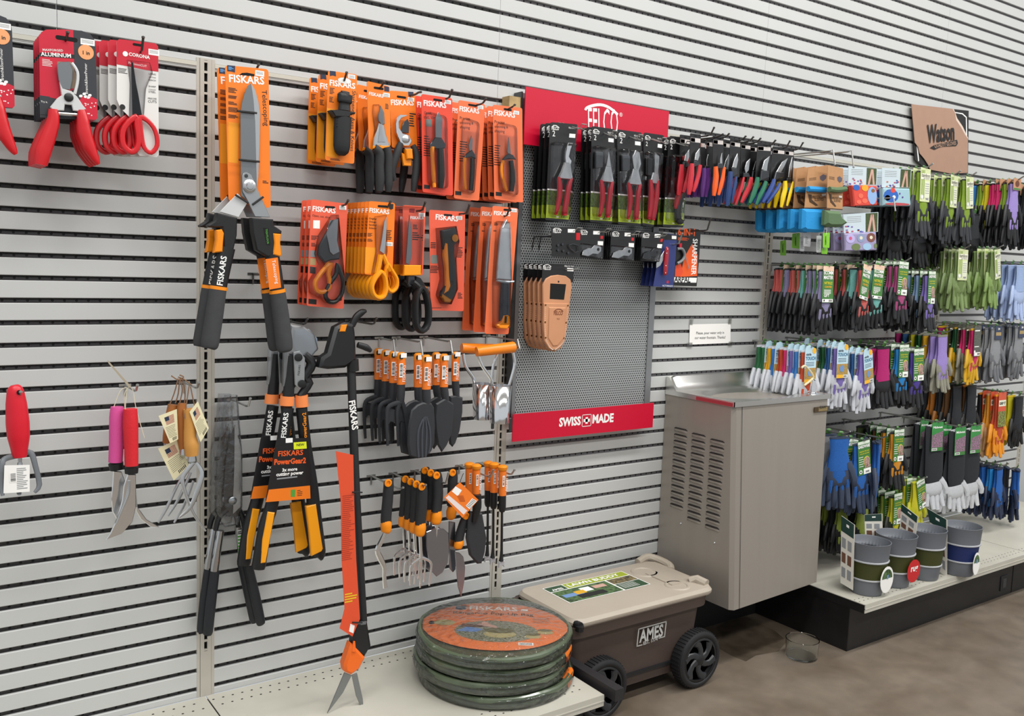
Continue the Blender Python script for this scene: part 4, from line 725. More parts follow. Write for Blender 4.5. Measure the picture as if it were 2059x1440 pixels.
cor(ZK((1500, 390), (1625, 405), (1600, 880), (1480, 870)), ZK((1745, 325))[0], 'yellow', 6, 1.1, ZK((1600, 520), (1565, 640), (1545, 800), (1580, 810), (1600, 650)), ZK((1530, 810), (1590, 815), (1590, 870), (1530, 870)), ZK((1498, 850, .3), (1498, 960, .4), (1470, 1080, .42), (1445, 1215, .22)), ZK((1610, 860, .14), (1575, 1000, .28), (1550, 1100, .28), (1525, 1195, .16)), 'the yellow-handled pruners at the right end')
hook(ZK((1565, 300))[0], 8, 0, 'bare tip of the dark peg hook second from the right end of the pruner row')
# ---- paper note
t = solo('paper_note', (lambda m: (m.box(0, 1, 0, 1, 0, 1, WHT) if 0 else None, m.poly(ZS((202, 75), (393, 71), (392, 162), (200, 170)), mat('note_paper', 'f6f4ef', .6), -.14, .02), m.text('Please, pour water only in', BLKP, *ZS((232, 122), (362, 119)), -.16), m.text('our water fountain. Thanks!', BLKP, *ZS((225, 144), (368, 141)), -.16), [m.poly(ZS(*q), clear('sticky_tape', 'e9e9e4', .15, .3), -.17) for q in (((205, 42), (222, 45), (215, 78), (200, 78)), ((385, 42), (400, 42), (396, 75), (380, 75)), ((190, 160), (215, 160), (215, 182), (190, 182)), ((385, 155), (405, 155), (400, 175), (380, 175)))], m)[-1])(MB()), 'white paper note taped to the slat wall above the water fountain', 'paper note', at(*ZS((300, 120))[0], -.1))
# ---- bottom left garden tools
Y = -4; RS = mat('bright_red_grip', 'd3182c', .35); 
hook(ZM((150, 318))[0], 5, -30, 'steel peg hook through the red hand cultivator', HOOKC)
t = T('hand_cultivator', 'red-handled three-prong hand cultivator with white barcode label', 'hand cultivator', (at(*ZM((110, 300))[0], Y).x, Y, -30))
b = MB(); b.rod(ZM((105, 268, .3), (110, 300, .62), (118, 400, .82), (128, 540, .92), (135, 640, .88), (140, 720, .7), (142, 790, .55)), RS, Y-.3, .7, 16, .75); p = at(*ZM((140, 322))[0], Y-.95); b.lathe([(.2, 0), (.2, -.02), (0, -.02)], (p.x, Y-.85, p.z), HOLE, 12, 1); t.part('handle', b)
b = MB(); b.poly(ZM((130, 790), (160, 790), (158, 850), (132, 850)), STEEL, Y-.3, .2, .04); t.part('shank', b); G3 = mat('grey_tine', '808488', .35, .6)
for q in (((150, 775, .25), (40, 800, .25), (15, 850, .22), (12, 1000, .2), (20, 1070, .14)), ((145, 830, .2), (140, 900, .2), (138, 1040, .2), (140, 1060, .14)), ((170, 760, .25), (225, 760, .25), (255, 850, .22), (285, 990, .22), (250, 1045, .14))):
    b = MB(); b.rod(ZM(*q), G3, Y-.2, .2, 8, .6, dy=-.8); t.part('tine', b)
b = MB(); b.poly(ZM((32, 850), (215, 846), (215, 1040), (25, 1052)), WHT, Y-1.1, .03); lines(b, ZM((120, 870), (205, 1020)), 12, Y-1.12, GRYP); p = at(*ZM((68, 905))[0], Y-1.12); barcode(b, (p.x, p.z), .55, .85, Y-1.12, vert=True); t.part('barcode_label', b)
hook(ZM((995, 268))[0], 5, -30, 'chrome peg hook with a tilted tag plate above the pink and red hand trowels', HOOKC)
m = MB(); m.poly(ZM((778, 85), (800, 110), (935, 262), (955, 285), (935, 285), (890, 235), (785, 110)), mat('tag_steel', 'b5a994', .4, .3), -4.9, .05); solo('price_plate', m, 'thin tilted plate fixed on the hook above the pink trowel', 'price plate', at(*ZM((940, 280))[0], -4.9))
STR = mat('string_cream', 'ddd6bb', .8); PINK = mat('pink_grip', 'd64f96', .5, bump=.3, scale=260)
def trowel(name, label, gm, grip, ferr, blade, string, y, bm=CHROME):
    t = T(name, label, 'hand trowel', (at(*grip[0][:2], y).x, y, at(*grip[0][:2], y).z)); b = MB(); b.rod(grip, gm, y, .5, 14, .9); t.part('grip', b); b = MB(); b.rod(ferr, BLK, y, .5, 14, .9); t.part('ferrule', b)
    b = MB(); b.poly(blade, bm, y-.3, .16, .06); t.part('blade', b)
    b = MB(); b.rod(string, STR, y, .035, 5); t.part('hanging_string', b); return t
t = trowel('hand_trowel', 'pink-gripped chrome hand trowel hanging beside the red-gripped one', PINK, ZM((848, 425, .55), (846, 500, .66), (842, 700, .64), (836, 825, .62)), ZM((838, 832, .66), (845, 880, .6)), ZM((820, 890), (880, 895), (905, 960), (900, 1060), (890, 1150), (870, 1240), (845, 1240), (812, 1180), (806, 1080), (815, 980)), ZM((820, 440), (870, 310), (920, 290), (900, 340), (905, 470)), -3.6)
t = trowel('hand_trowel', 'red-gripped chrome hand trowel with curved pointed blade', mat('red_grip', 'd5202c', .5, bump=.3, scale=260), ZM((943, 440, .6), (945, 560, .68), (950, 720, .62), (952, 850, .6)), ZM((952, 862, .62), (952, 905, .58)), ZM((925, 915), (985, 915), (985, 1000), (985, 1150), (960, 1260), (880, 1350), (765, 1392), (800, 1340), (850, 1230), (885, 1100), (895, 1000)), ZM((905, 470), (920, 300), (960, 300), (985, 440), (1045, 650)), -4.6)
b = MB(); b.rod(ZM((935, 960, .12), (930, 1050, .16), (890, 1150, .14), (840, 1270, .1)), STEEL, -4.95, .14, 8); t.part('blade_rib', b)
m = MB(); m.poly(ZM((985, 1130), (1010, 1170), (1060, 1240), (1155, 1298), (1090, 1295), (1020, 1240), (985, 1180)), CHROME, -3.2, .14, .05); m.sweep([at(*ZM((985, 1150))[0], -3.1), at(*ZM((960, 900))[0], -3.1), at(*ZM((960, 450))[0], -3.1)], .14, STEEL, 8); solo('hand_trowel', m, 'narrow curved chrome trowel blade showing behind the red-gripped trowel', 'hand trowel', at(*ZM((960, 450))[0], -3.1))
# wooden handled
hook(ZM((1440, 250))[0], 5, -30, 'steel peg hook carrying the wooden-handled tools on leather loops', HOOKC)
WOOD = mat('oiled_wood', 'cf9448', .45, noise=.18, scale=6, stretch=(4, 4, .6)); WOOD2 = mat('darker_wood', 'a9672c', .5, noise=.2, scale=6, stretch=(4, 4, .6)); LTH = mat('leather_lace', '85654c', .7); TAG = mat('cream_tag', 'e4dbb4', .65)
def wtool(label, wm, grip, lace, tines, y, tag, name='hand_cultivator'):
    t = T(name, label, 'hand tool', (at(*grip[0][:2], y).x, y, at(*grip[0][:2], y).z)); b = MB(); b.rod(grip, wm, y, .5, 14, .9); t.part('wooden_handle', b); b = MB()
    for q in lace: b.rod(q, LTH, y-.2, .06, 6)
    t.part('leather_loop', b); g = at(*grip[-1][:2], y)
    b = MB(); b.lathe([(.4, .25), (.45, -.3), (.3, -.45)], (g.x, y, g.z-.2), STEEL, 12); t.part('ferrule', b)
    for q in tines: b = MB(); b.rod(q, STEEL, y-.1, .16, 8, .5, dy=-.6); t.part('tine', b)
    if tag:
        yy = y-.7; b = MB(); b.poly(tag, TAG, yy, .03); A = [at(*q, yy-.01) for q in tag]; f = lambda u, v: A[0].lerp(A[1], u).lerp(A[3].lerp(A[2], u), v)
        qd = lambda u0, u1, v0, v1, mm, k=0: b.add([f(u, v)-Vector((0, .01*k, 0)) for u, v in ((u0, v0), (u1, v0), (u1, v1), (u0, v1))], [(0, 1, 2, 3)], mm)
        for k in range(7): qd(.25, .8, .12+k*.04, .14+k*.04, mat('flag_red', 'a4353c', .6))
        qd(.25, .5, .12, .26, NAVY, 1)
        for k in range(8): qd(.12, random.uniform(.7, .9), .46+k*.05, .47+k*.05, BLKP)
        for k in range(6): qd(.4+k*.08, .44+k*.08, .86, .96, BLKP)
        t.part('paper_tag', b)
    return t
wtool('wooden-handled cultivator with flag tag at lower left of the leather-looped tools', WOOD2, ZM((1255, 410, .5), (1240, 520, .62), (1225, 640, .6), (1215, 690, .5)), [ZM((1290, 220), (1260, 330), (1220, 430)), ZM((1300, 230), (1290, 330), (1270, 400))], [ZM((1330, 920, .14), (1280, 1000, .14), (1210, 1150, .16), (1145, 1265, .1)), ZM((1380, 900, .14), (1300, 1080, .16), (1215, 1215, .1))], -3.2, ZM((1145, 728), (1280, 662), (1370, 850), (1258, 960)))
wtool('slim dark wooden-handled tool with flag tag at upper left of the looped tools', WOOD2, ZM((1320, 400, .4), (1312, 520, .55), (1320, 640, .5), (1330, 730, .42)), [ZM((1300, 210), (1320, 300), (1300, 400)), ZM((1320, 220), (1340, 320), (1335, 400))], [ZM((1400, 960, .13), (1340, 1120, .15), (1260, 1265, .1))], -4, ZM((1148, 492), (1280, 442), (1290, 660), (1232, 690)))
wtool('pale wooden-handled weeder with flag tag on its right, front of the looped tools', WOOD, ZM((1370, 440, .55), (1380, 540, .62), (1375, 640, .58), (1385, 700, .7), (1388, 778, .6)), [ZM((1370, 270), (1350, 400), (1335, 510)), ZM((1380, 280), (1400, 380), (1410, 420)), ZM((1290, 210), (1330, 225), (1390, 270)), ZM((1240, 200), (1290, 230), (1330, 210), (1300, 195))], [ZM((1400, 830, .2), (1350, 890, .24), (1320, 950, .2), (1345, 1060, .16), (1400, 1200, .14), (1490, 1325, .08)), ZM((1420, 830, .16), (1460, 900, .24), (1440, 1000, .26), (1380, 1150, .2), (1300, 1225, .08))], -4.8, ZM((1372, 462), (1432, 385), (1512, 580), (1452, 682)), 'hand_weeder')
# ---- hedge shears in clear bag
Y = -1.7
hook(ZN((265, 390))[0], 5.4, -32, 'chrome peg hook above the bagged hedge shears', HOOKC)
t = T('hedge_shears', 'x', 'hedge shears', (at(*ZN((190, 400))[0], Y).x, Y, -32))
b = MB(); b.poly(ZN((200, 505), (175, 560), (162, 650), (150, 800), (160, 900), (205, 900), (212, 640)), DSTEEL, Y-.3, .12, .03); t.part('blade', b); b = MB(); b.poly(ZN((197, 505), (225, 600), (228, 750), (222, 860), (190, 890), (195, 700)), STEEL, Y-.45, .12, .03); t.part('blade', b)
b = MB(); p = at(*ZN((188, 832))[0], Y-.5); b.lathe([(.42, 0), (.42, -.1), (.25, -.2), (0, -.22)], (p.x, Y-.5, p.z), STEEL, 18, 1); t.part('pivot_bolt', b)
CH = mat('chromed_tube', 'c4c6c8', .14, 1)
for arm, tube, grip in ((ZN((165, 870, .3), (130, 905, .3), (115, 960, .25)), ZN((136, 960, .38), (120, 1060, .4), (108, 1150, .4)), ZN((112, 1135, .46), (95, 1270, .52), (82, 1395, .5), (80, 1410, .3))), (ZN((215, 870, .3), (232, 905, .3), (240, 950, .25)), ZN((240, 950, .38), (252, 1040, .4), (262, 1120, .4)), ZN((255, 1110, .46), (285, 1240, .52), (308, 1350, .5), (312, 1366, .3)))):
    b = MB(); b.rod(arm, BLK, Y-.35, .3, 8); t.part('arm', b); b = MB(); b.rod(tube, CH, Y-.35, .4, 14); t.part('handle_tube', b); b = MB(); b.rod(grip, mat('navy_black_grip', '15191f', .5), Y-.35, .5, 14); t.part('grip', b)
b = MB(); b.poly(ZN((236, 968), (262, 966), (274, 1078), (246, 1088)), WHT, Y-.8, .02); lines(b, ZN((238, 990), (266, 1070)), 6, Y-.82, GREEN, .5); lines(b, ZN((238, 972), (262, 984)), 2, Y-.82, BLKP, .6); t.part('tube_label', b)
b = MB(); b.poly(ZN((165, 378), (215, 378), (222, 480), (235, 640), (235, 860), (215, 940), (160, 950), (125, 890), (130, 640), (158, 470)), BAG, Y-.85, .9, .3); t.part('plastic_sleeve', b)
stack(t, 2, .9, 'the bagged hedge shears with chrome tubes', 'bagged hedge shears with chrome tubes', dx=-.35)
# ---- geared loppers
Y = -4.3
hook(ZN((512, 45))[0], 5.6, -24, 'dark peg hook through the clear head cover of the geared loppers')
t = T('geared_loppers', 'x', 'loppers', (at(*ZN((480, 60))[0], Y).x, Y, -24)); PO = mat('peach_band', 'f08a4b', .45)
b = MB(); b.poly(ZN((460, 95), (520, 90), (555, 130), (558, 180), (530, 205), (470, 200), (448, 150)), mat('blade_in_cover', '8b9aa6', .4, .3), Y-.3, .2, .05); t.part('blade', b)
b = MB(); b.poly(ZN((440, 70), (500, 80), (545, 110), (562, 175), (530, 215), (440, 205), (438, 340), (410, 340), (415, 195)), clear('frosted_cover', 'eef3f8', .3, .45), Y-.7, .65, .2); t.part('clear_cover', b)
b = MB(); b.poly(ZN((452, 190), (480, 184), (502, 215), (500, 330), (480, 352), (458, 330)), mat('satin_plate', 'a9acae', .3, .7), Y-1.0, .2, .05)
t.part('gear_plate', b); b = MB()
for q in ((472, 212), (487, 326)): p = at(*ZN(q)[0], Y-1.0); b.lathe([(.4, 0), (.4, -.16), (.2, -.2), (0, -.2)], (p.x, Y-1.0, p.z), BLK, 16, 1)
b.text('FISKARS', BLKP, *ZN((478, 290), (483, 245)), Y-1.02); t.part('gear_bolts', b)
b = MB(); b.rod(ZN((500, 200, .4), (530, 240, .55), (500, 300, .4), (520, 320, .45), (480, 380, .4)), BLK, Y-.6, .4, 10); t.part('gear_housing', b)
hl = []
for bar, band, grip, ins in ((ZN((440, 205, .45), (430, 370, .6), (425, 390, .62)), ZN((425, 380, .72), (422, 420, .74)), ZN((428, 430, .62), (400, 600, .62), (360, 840, .66), (330, 940, .7), (302, 1110, .72), (300, 1122, .5)), ZN((342, 880), (372, 884), (332, 1100), (310, 1104), (318, 1000))),
                             (ZN((480, 370, .5), (486, 380, .55)), ZN((486, 375, .66), (488, 425, .7)), ZN((486, 430, .6), (505, 600, .6), (530, 760, .64), (540, 880, .74), (560, 1050, .76), (556, 1078, .5)), ZN((506, 858), (550, 846), (580, 1040), (574, 1052), (530, 1072), (520, 960)))):
    b = MB(); b.rod(bar, BLK, Y-.5, .5, 10, .7); t.part('arm', b); b = MB(); b.rod(band, PO, Y-.5, .6, 12, .8); t.part('orange_band', b); b = MB(); b.rod(grip, BLK, Y-.5, .6, 14, .8); g = t.part('handle', b); b = MB(); b.poly(ins, mat('amber_grip', 'f5a012', .4), Y-1.12, .4, .08); t.part('grip_inlay', b, g)
b = MB(); b.text('FISKARS', WHT, *ZN((418, 560), (430, 452)), Y-1.12, bold=.02); t.part('printed_name', b, label='white lettering'); b = MB(); b.text('PowerGear2', ORG, *ZN((510, 570), (505, 450)), Y-1.12, bold=.02); t.part('printed_name', b, label='orange lettering')
b = MB(); b.polyw(rquad(ZN((378, 565), (515, 560), (527, 822), (330, 838)), Y-1.5, .25), BC, Y-1.5, .05); yy = Y-1.515; b.text('FISKARS', OP, *ZN((385, 640), (493, 633)), yy, bold=.02); b.text('PowerGear2', OP, *ZN((368, 676), (505, 668)), yy, bold=.04, hs=1.2); b.text('3x more', WHT, *ZN((403, 706), (468, 700)), yy, bold=.03); b.text('cutting power', WHT, *ZN((377, 726), (494, 716)), yy, bold=.03)
b.poly(ZN((345, 784), (523, 766), (525, 822), (332, 838)), OC, yy); quad(b, ZN((452, 580), (507, 576), (509, 606), (453, 610)), mat('lime_sticker', 'd8e21a', .5), yy); b.text('NEW', BLKP, *ZN((465, 596), (498, 594)), yy-.01, bold=.02); quad(b, ZN((418, 562), (448, 560), (448, 580), (418, 582)), WHT, yy); quad(b, ZN((440, 785), (460, 783), (458, 815), (440, 815)), GREEN, yy-.01); lines(b, ZN((380, 732), (480, 738)), 1, yy, GRYP); lines(b, ZN((468, 786), (490, 812)), 4, yy-.01, BLKP); t.part('sales_card', b)
stack(t, 2, 1.8, 'the geared loppers with amber grip inlays', 'geared loppers with amber grip inlays', dx=-.9)
# ---- long reach grass shears
Y = -5.2
hook((757, 640), 6.5, -24, 'dark peg hook holding up the head of the long grass shears')
t = T('standing_grass_shears', 'long-handled black grass shears with orange head and red-orange strip standing on the shelf', 'grass shears', (at(695, 1400, Y).x, Y, at(695, 1400, Y).z))
b = MB(); b.poly(ZO((95, 100), (130, 82), (160, 90), (165, 130), (168, 215), (130, 240), (70, 245), (40, 240), (48, 205), (70, 190)), BLK, Y-.9, 1.2, .3); b.rod(ZO((150, 95, .35), (165, 65, .4), (185, 48, .36), (200, 44, .14)), BLK, Y-.4, .4, 10, .8); b.rod(ZO((170, 160, .3), (200, 170, .36), (216, 182, .2)), BLK, Y-.4, .3, 10, .8); b.poly(ZO((115, 92), (135, 90), (128, 115), (108, 115)), ORG, Y-1.0, .3, .06); b.rod(ZO((152, 210, .62), (154, 250, .62)), BLK, Y-.3, .6, 12); t.part('upper_handle', b)
b = MB(); b.rod(ZO((148, 245), (155, 450), (164, 680), (176, 900), (188, 1115)), BLK, Y-.2, .45, 12, dy=-4.0); t.part('shaft', b); b = MB(); b.text('FISKARS', WHT, *ZO((140, 355), (152, 455)), Y-1.75, bold=.03, hs=1.1); t.part('printed_name', b)
YS, Y = Y, Y-4.3; RS2 = mat('red_strip', 'e0502c', .4, coat=.3); b = MB(); b.poly(ZO((95, 527), (155, 540), (158, 700), (165, 900), (178, 1105), (152, 1166), (108, 1138), (125, 1070), (115, 900), (112, 700)), RS2, Y-.7, .04); lines(b, ZO((118, 680), (158, 900)), 34, Y-.72, mat('dim_red', 'a83420', .5), .3); quad(b, ZO((145, 1122), (160, 1128), (155, 1155), (140, 1148)), WHT, Y-.72); lines(b, ZO((126, 1018), (168, 1045)), 4, Y-.72, mat('yellow_print', 'e8c020', .5), .5); t.part('cardboard_strip', b)
for z in (668, 1117): b = MB(); b.rod(ZO((152, z), (186, z+1)), BLKP, Y-.78, .08, 6); t.part('cable_tie', b)
b = MB(); b.poly(ZO((165, 1120), (205, 1115), (218, 1200), (195, 1240), (150, 1215)), BLK, Y-.7, 1.0, .25); t.part('lower_housing', b); b = MB(); b.poly(ZO((150, 1190), (165, 1205), (198, 1240), (178, 1280), (150, 1300), (128, 1290), (125, 1265)), mat('head_orange', 'ee6a18', .35), Y-1.0, 1.1, .25); b.rod(ZO((158, 1182, .1), (155, 1215, .28)), mat('head_orange', 'ee6a18', .35), Y-.9, .2, 8); t.part('orange_head', b)
for q in (((125, 1290), (150, 1300), (120, 1360), (66, 1430)), ((150, 1300), (168, 1292), (188, 1380), (192, 1433), (165, 1370))): b = MB(); b.poly(ZO(*q), BLADE, Y-.5, .12, .03); t.part('blade', b)
# ---- hand trowels and forks with orange tops
BP = mat('charcoal_nylon', '2b2d31', .5); OL = mat('orange_label', 'ee7a22', .5)
def tgrip(t, q, y, lab=True, cap=None):
    "handle: q = pixels top, label bottom, grip bottom; widths in inches"
    (x0, y0, w), (x1, y1), (x2, y2) = q; b = MB(); b.rod([(x0, y0, w*.6), (x0, y0+4, w), (x0, y0+14, w)], ORG, y, w, 12, .8); p = at(x0, y0+9, y-w*.82); b.polyw(rrect(p.x-w*.5, p.x+w*.5, p.z-.25, p.z+.25, .12, 2), HOLE, y-w*.86, 0); t.part('hanging_cap', b)
    b = MB(); b.rod([(x0, y0+14, w*.98), (x1, y1, w*.98)], OL, y, w, 14, .8); p = at(x0-4, (y0+y1)/2+8, y); yy = y-w*.82-.02; barcode(b, (p.x-.25, p.z+1.0), .45, 1.5, yy, vert=True); b.text('FISKARS', WHT, (p.x+w*1.0, yy, p.z-1.0), (p.x+w*1.0, yy, p.z+.8)); b.add([(p.x-.1, yy-.01, p.z+2.1), (p.x+.6, yy-.01, p.z+2.1), (p.x+.6, yy-.01, p.z+1.6), (p.x-.1, yy-.01, p.z+1.6)], [(0, 1, 2, 3)], WHT); t.part('orange_label', b)
    b = MB(); b.rod([(x1, y1, w*.9), ((x1+x2)/2, (y1+y2)/2, w*.95), (x2, y2, w*.8)], BP, y, w, 12, .8); t.part('grip', b)
Y = -5
for tip, z, D in (((845+5, 716), -26, 6.2), ((795, 716), -26, 4), ((910, 712), -26, 6.5)): hook(tip, D, z, 'steel peg hook in the row of orange-capped trowels, '+{850: 'middle', 795: 'left', 910: 'right'}[tip[0]]+' one', HOOKC)
t = T('hand_fork', 'x', 'hand fork', (at(*ZP((465, 220))[0], Y).x, Y, -26)); q = ZP((465, 205), (462, 548), (455, 750)); tgrip(t, ((*q[0], .5), q[1], q[2]), Y)
for q in (((460, 740, .3), (340, 780, .26), (310, 860, .24), (310, 1050, .2), (318, 1205, .16)), ((440, 760, .3), (420, 850, .24), (425, 1000, .2), (432, 1210, .16)), ((470, 740, .3), (490, 790, .26), (515, 900, .24), (535, 1050, .2), (540, 1210, .16))): b = MB(); b.rod(ZP(*q), BP, Y-.1, .24, 8, .7); t.part('tine', b)
b = MB(); b.poly(ZP((330, 800), (420, 830), (490, 790), (520, 900), (500, 960), (460, 945), (430, 1000), (400, 960), (350, 950), (315, 1000), (312, 860)), BP, Y+.0, .12, .04); t.part('web', b); stack(t, 4, 1.5, 'the charcoal hand forks with orange caps', 'charcoal hand forks with orange caps', dx=-.15)
def trw(label, top, lb, gb, w, outline, y, n=1, dy=1, what=None, ribs=None, grp=None):
    t = T('hand_trowel', label, 'hand trowel', (at(*top, y).x, y, at(*top, y).z)); tgrip(t, ((*top, w), lb, gb), y); b = MB(); b.poly(outline, BP, y-.35, .3, .14); bl = t.part('blade', b)
    if ribs:
        for r in ribs: b = MB(); b.rod(r, mat('rib_grey', '43464d', .35), y-.38, .12, 6, .8); t.part('rib', b, bl)
    if n > 1: stack(t, n, dy, what, grp)
    return t
q = ZP((733, 232), (732, 600), (740, 790)); trw('x', q[0], q[1], q[2], .52, ZP((640, 770), (700, 745), (790, 750), (820, 800), (832, 1000), (825, 1180), (790, 1270), (720, 1335), (640, 1345), (560, 1320), (540, 1200), (545, 1000), (575, 830)), -6.4, 2, 1.8, 'the broad charcoal scoops with ribbed centre', [ZP((700, 920), (650, 1040), (640, 1200), (650, 1330)), ZP((710, 900), (690, 1040), (685, 1200), (690, 1335)), ZP((720, 895), (735, 1040), (730, 1200), (725, 1325)), ZP((735, 900), (770, 1040), (775, 1200), (760, 1290))], 'broad charcoal scoops')
q = ZP((922, 222), (920, 575), (940, 730)); trw('x', q[0], q[1], q[2], .5, ZP((840, 760), (940, 700), (1030, 760), (1030, 900), (1010, 1080), (960, 1200), (905, 1278), (860, 1200), (835, 1050), (825, 900)), -5.4, 2, 1.7, 'the pointed charcoal trowels in the middle', None, 'pointed charcoal trowels')
q = ZP((1045, 200), (1042, 512), (1055, 690)); trw('charcoal trowel with orange cap at the right end beside the chrome bulb planters', q[0], q[1], q[2], .48, ZP((990, 680), (1060, 670), (1128, 690), (1125, 850), (1095, 1050), (1050, 1180), (1020, 1222), (990, 1190), (975, 1000), (985, 800)), -4.4)
# chrome bulb planters
def planter(g0, g1, arms, cyl, y, label):
    t = T('bulb_planter', label, 'bulb planter', (at(*g0[:2], y).x, y, at(*g0[:2], y).z)); b = MB(); P, R = smooth([at(g0[0], g0[1], y), at((g0[0]+g1[0])/2, (g0[1]+g1[1])/2, y-.3), at(g1[0], g1[1], y)], [.55, .6, .66]); b.sweep(P, R, mat('planter_orange', 'f0861c', .3), 14); t.part('handle', b)
    for a in arms: b = MB(); b.rod(a, CHROME, y, .2, 8, .5); t.part('arm', b)
    (x0, y0), (x1, y1), r0, r1 = cyl; A = at(x0, y0, y); B = at(x1, y1, y); b = MB(); b.lathe([(r0, 0), (r1, B.z-A.z), (r1-.06, B.z-A.z), (r0-.06, 0), (r0, 0)], (A.x, y, A.z), CHROME, 28, cap=False); t.part('cylinder', b); b = MB(); b.polyw(rrect(A.x+.5, A.x+.9, A.z-5.2, A.z-3.6, .1, 2), DSTEEL, y-r0-.05, .1, .03); t.part('clip', b); return t
planter((*ZP((1110, 160))[0], 0), (*ZP((1440, 175))[0], 0), [ZP((1130, 220), (1150, 350), (1230, 470), (1250, 540)), ZP((1500, 220), (1450, 350), (1440, 470), (1420, 540))], (ZP((1340, 540))[0], ZP((1330, 920))[0], 1.25, 1.05), -3.8, 'rear chrome bulb planter with orange crossbar handle')
planter((*ZP((1270, 200))[0], 0), (*ZP((1660, 150))[0], 0), [ZP((1290, 240), (1330, 350), (1420, 480), (1440, 560)), ZP((1660, 200), (1680, 330), (1650, 460), (1620, 560))], (ZP((1525, 560))[0], ZP((1510, 960))[0], 1.35, 1.1), -6.2, 'front chrome bulb planter with orange crossbar handle')
hook((1045, 702), 7, -26, 'steel peg hook holding the chrome bulb planters', HOOKC)
# ---- lower row: soft grip forks and trowels
def soft(name, label, cat, grip, tipq, parts, y, n=1, dy=1, what=None, grp=None, pn='tine'):
    t = T(name, label, cat, (at(*grip[0][:2], y).x, y, at(*grip[0][:2], y).z)); b = MB(); b.rod(grip, BLKM, y, .6, 14, .8); t.part('grip', b)
    p = at(*grip[0][:2], y-.5); b = MB(); b.lathe([(.42, 0), (.42, -.12), (.24, -.14), (.24, -.02)], (p.x, y-.4, p.z-.25), ORG, 16, 1); t.part('hanging_eyelet', b); b = MB(); b.rod(tipq, ORG, y-.05, .7, 14, .85); t.part('thumb_rest', b)
    for q in parts: b = MB(); (b.rod(q[1], CHROME, y, .15, 8, q[2] if len(q) > 2 else .7) if q[0] == 'r' else b.poly(q[1], q[2] if len(q) > 2 else CHROME, y-.12, .12, .05)); t.part(pn if q[0] == 'r' else 'blade', b)
    if n > 1: stack(t, n, dy, what, grp)
    return t
soft('hand_hoe', 'cast metal hand hoe with black and orange grip at the left end', 'hand hoe', ZQ((283, 310, .5), (285, 360, .58), (275, 500, .6), (262, 640, .6), (262, 700, .6)), ZQ((265, 670, .45), (262, 720, .64), (262, 780, .56), (258, 800, .3)), [('r', ZQ((250, 800, .22), (215, 880, .3), (180, 960, .3), (210, 1040, .34), (245, 1120, .26), (245, 1220, .24), (255, 1310, .28)), .5)], -6.4, pn='neck')
soft('three_prong_fork', 'x', 'hand fork', ZQ((598, 345, .5), (600, 400, .6), (595, 560, .62), (580, 720, .6)), ZQ((590, 700, .5), (582, 750, .66), (575, 810, .58), (572, 830, .3)), [('r', ZQ((580, 830, .22), (585, 940, .2), (588, 1040, .2), (588, 1180, .14), (578, 1310, .1))), ('r', ZQ((588, 1030, .2), (520, 1080, .16), (490, 1130, .14), (488, 1290, .1))), ('r', ZQ((592, 1030, .2), (650, 1050, .16), (685, 1090, .14), (672, 1200, .12), (665, 1290, .1)))], -6.6, 4, 1.25, 'the three-prong forks with soft black grips', 'three-prong forks with soft black grips')
soft('cast_trowel', 'x', 'hand trowel', ZQ((735, 240, .5), (742, 300, .6), (745, 450, .62), (730, 600, .6)), ZQ((740, 590, .5), (735, 640, .66), (725, 700, .58), (722, 718, .3)), [('r', ZQ((735, 720, .22), (730, 800, .2), (728, 880, .14))), ('p', ZQ((640, 790), (720, 755), (800, 760), (845, 800), (850, 950), (840, 1080), (790, 1170), (735, 1208), (690, 1160), (660, 1050), (640, 920)), mat('cast_alloy', '9a9ba2', .22, .95))], -6, 3, 1.3, 'the cast alloy trowels with soft black grips', 'cast alloy trowels with soft grips', pn='neck')
soft('transplanter', 'narrow cast transplanter with soft grip and inch marks behind the orange tag', 'hand trowel', ZQ((885, 215, .5), (885, 280, .6), (880, 420, .6), (875, 540, .6)), ZQ((880, 550, .5), (872, 600, .64), (868, 650, .56), (868, 672, .3)), [('p', ZQ((850, 690), (910, 700), (912, 1140), (888, 1168), (855, 1130), (848, 860)), mat('cast_alloy', '9a9ba2', .22, .95))], -4.6)
b = MB(); b.poly(ZQ((952, 325), (1125, 490), (975, 657), (803, 468)), OL, -6.9, .04); quad(b, ZQ((910, 362), (970, 400), (930, 455), (875, 410)), WHT, -6.92); quad(b, ZQ((845, 445), (1020, 590), (985, 628), (818, 470)), mat('pale_print', 'e7d9d5', .6), -6.92); quad(b, ZQ((1065, 475), (1110, 500), (1040, 575), (1005, 545)), WHT, -6.93)
for k in range(6): quad(b, ZQ((1066-k*10, 484+k*11), (1100-k*10, 502+k*11), (1097-k*10, 506+k*11), (1063-k*10, 488+k*11)), BLKP, -6.94)
for k in range(5): quad(b, ZQ((925+k*6, 450+k*12), (985+k*4, 450+k*12), (985+k*4, 455+k*12), (925+k*6, 455+k*12)), mat('dim_orange', 'b04e14', .6), -6.93)
t = T('folding_spade', 'folding spade with charcoal blade and large diamond-shaped orange tag', 'hand spade', (at(*ZQ((960, 300))[0], -6).x, -6, at(*ZQ((960, 300))[0], -6).z)); t.part('paper_tag', b)
b = MB(); b.rod(ZQ((985, 240), (960, 300), (952, 335)), BLKP, -6.6, .04, 5); t.part('tag_string', b)
b = MB(); b.poly(ZQ((1060, 600), (1165, 615), (1180, 700), (1205, 850), (1190, 980), (1160, 1085), (1120, 1090), (1050, 1010), (1020, 850), (1035, 680)), BP, -6, .4, .16); t.part('blade', b); b = MB(); b.rod(ZQ((1110, 440, .5), (1110, 560, .52), (1085, 700, .3)), BLK, -6.1, .4, 12); t.part('socket', b)
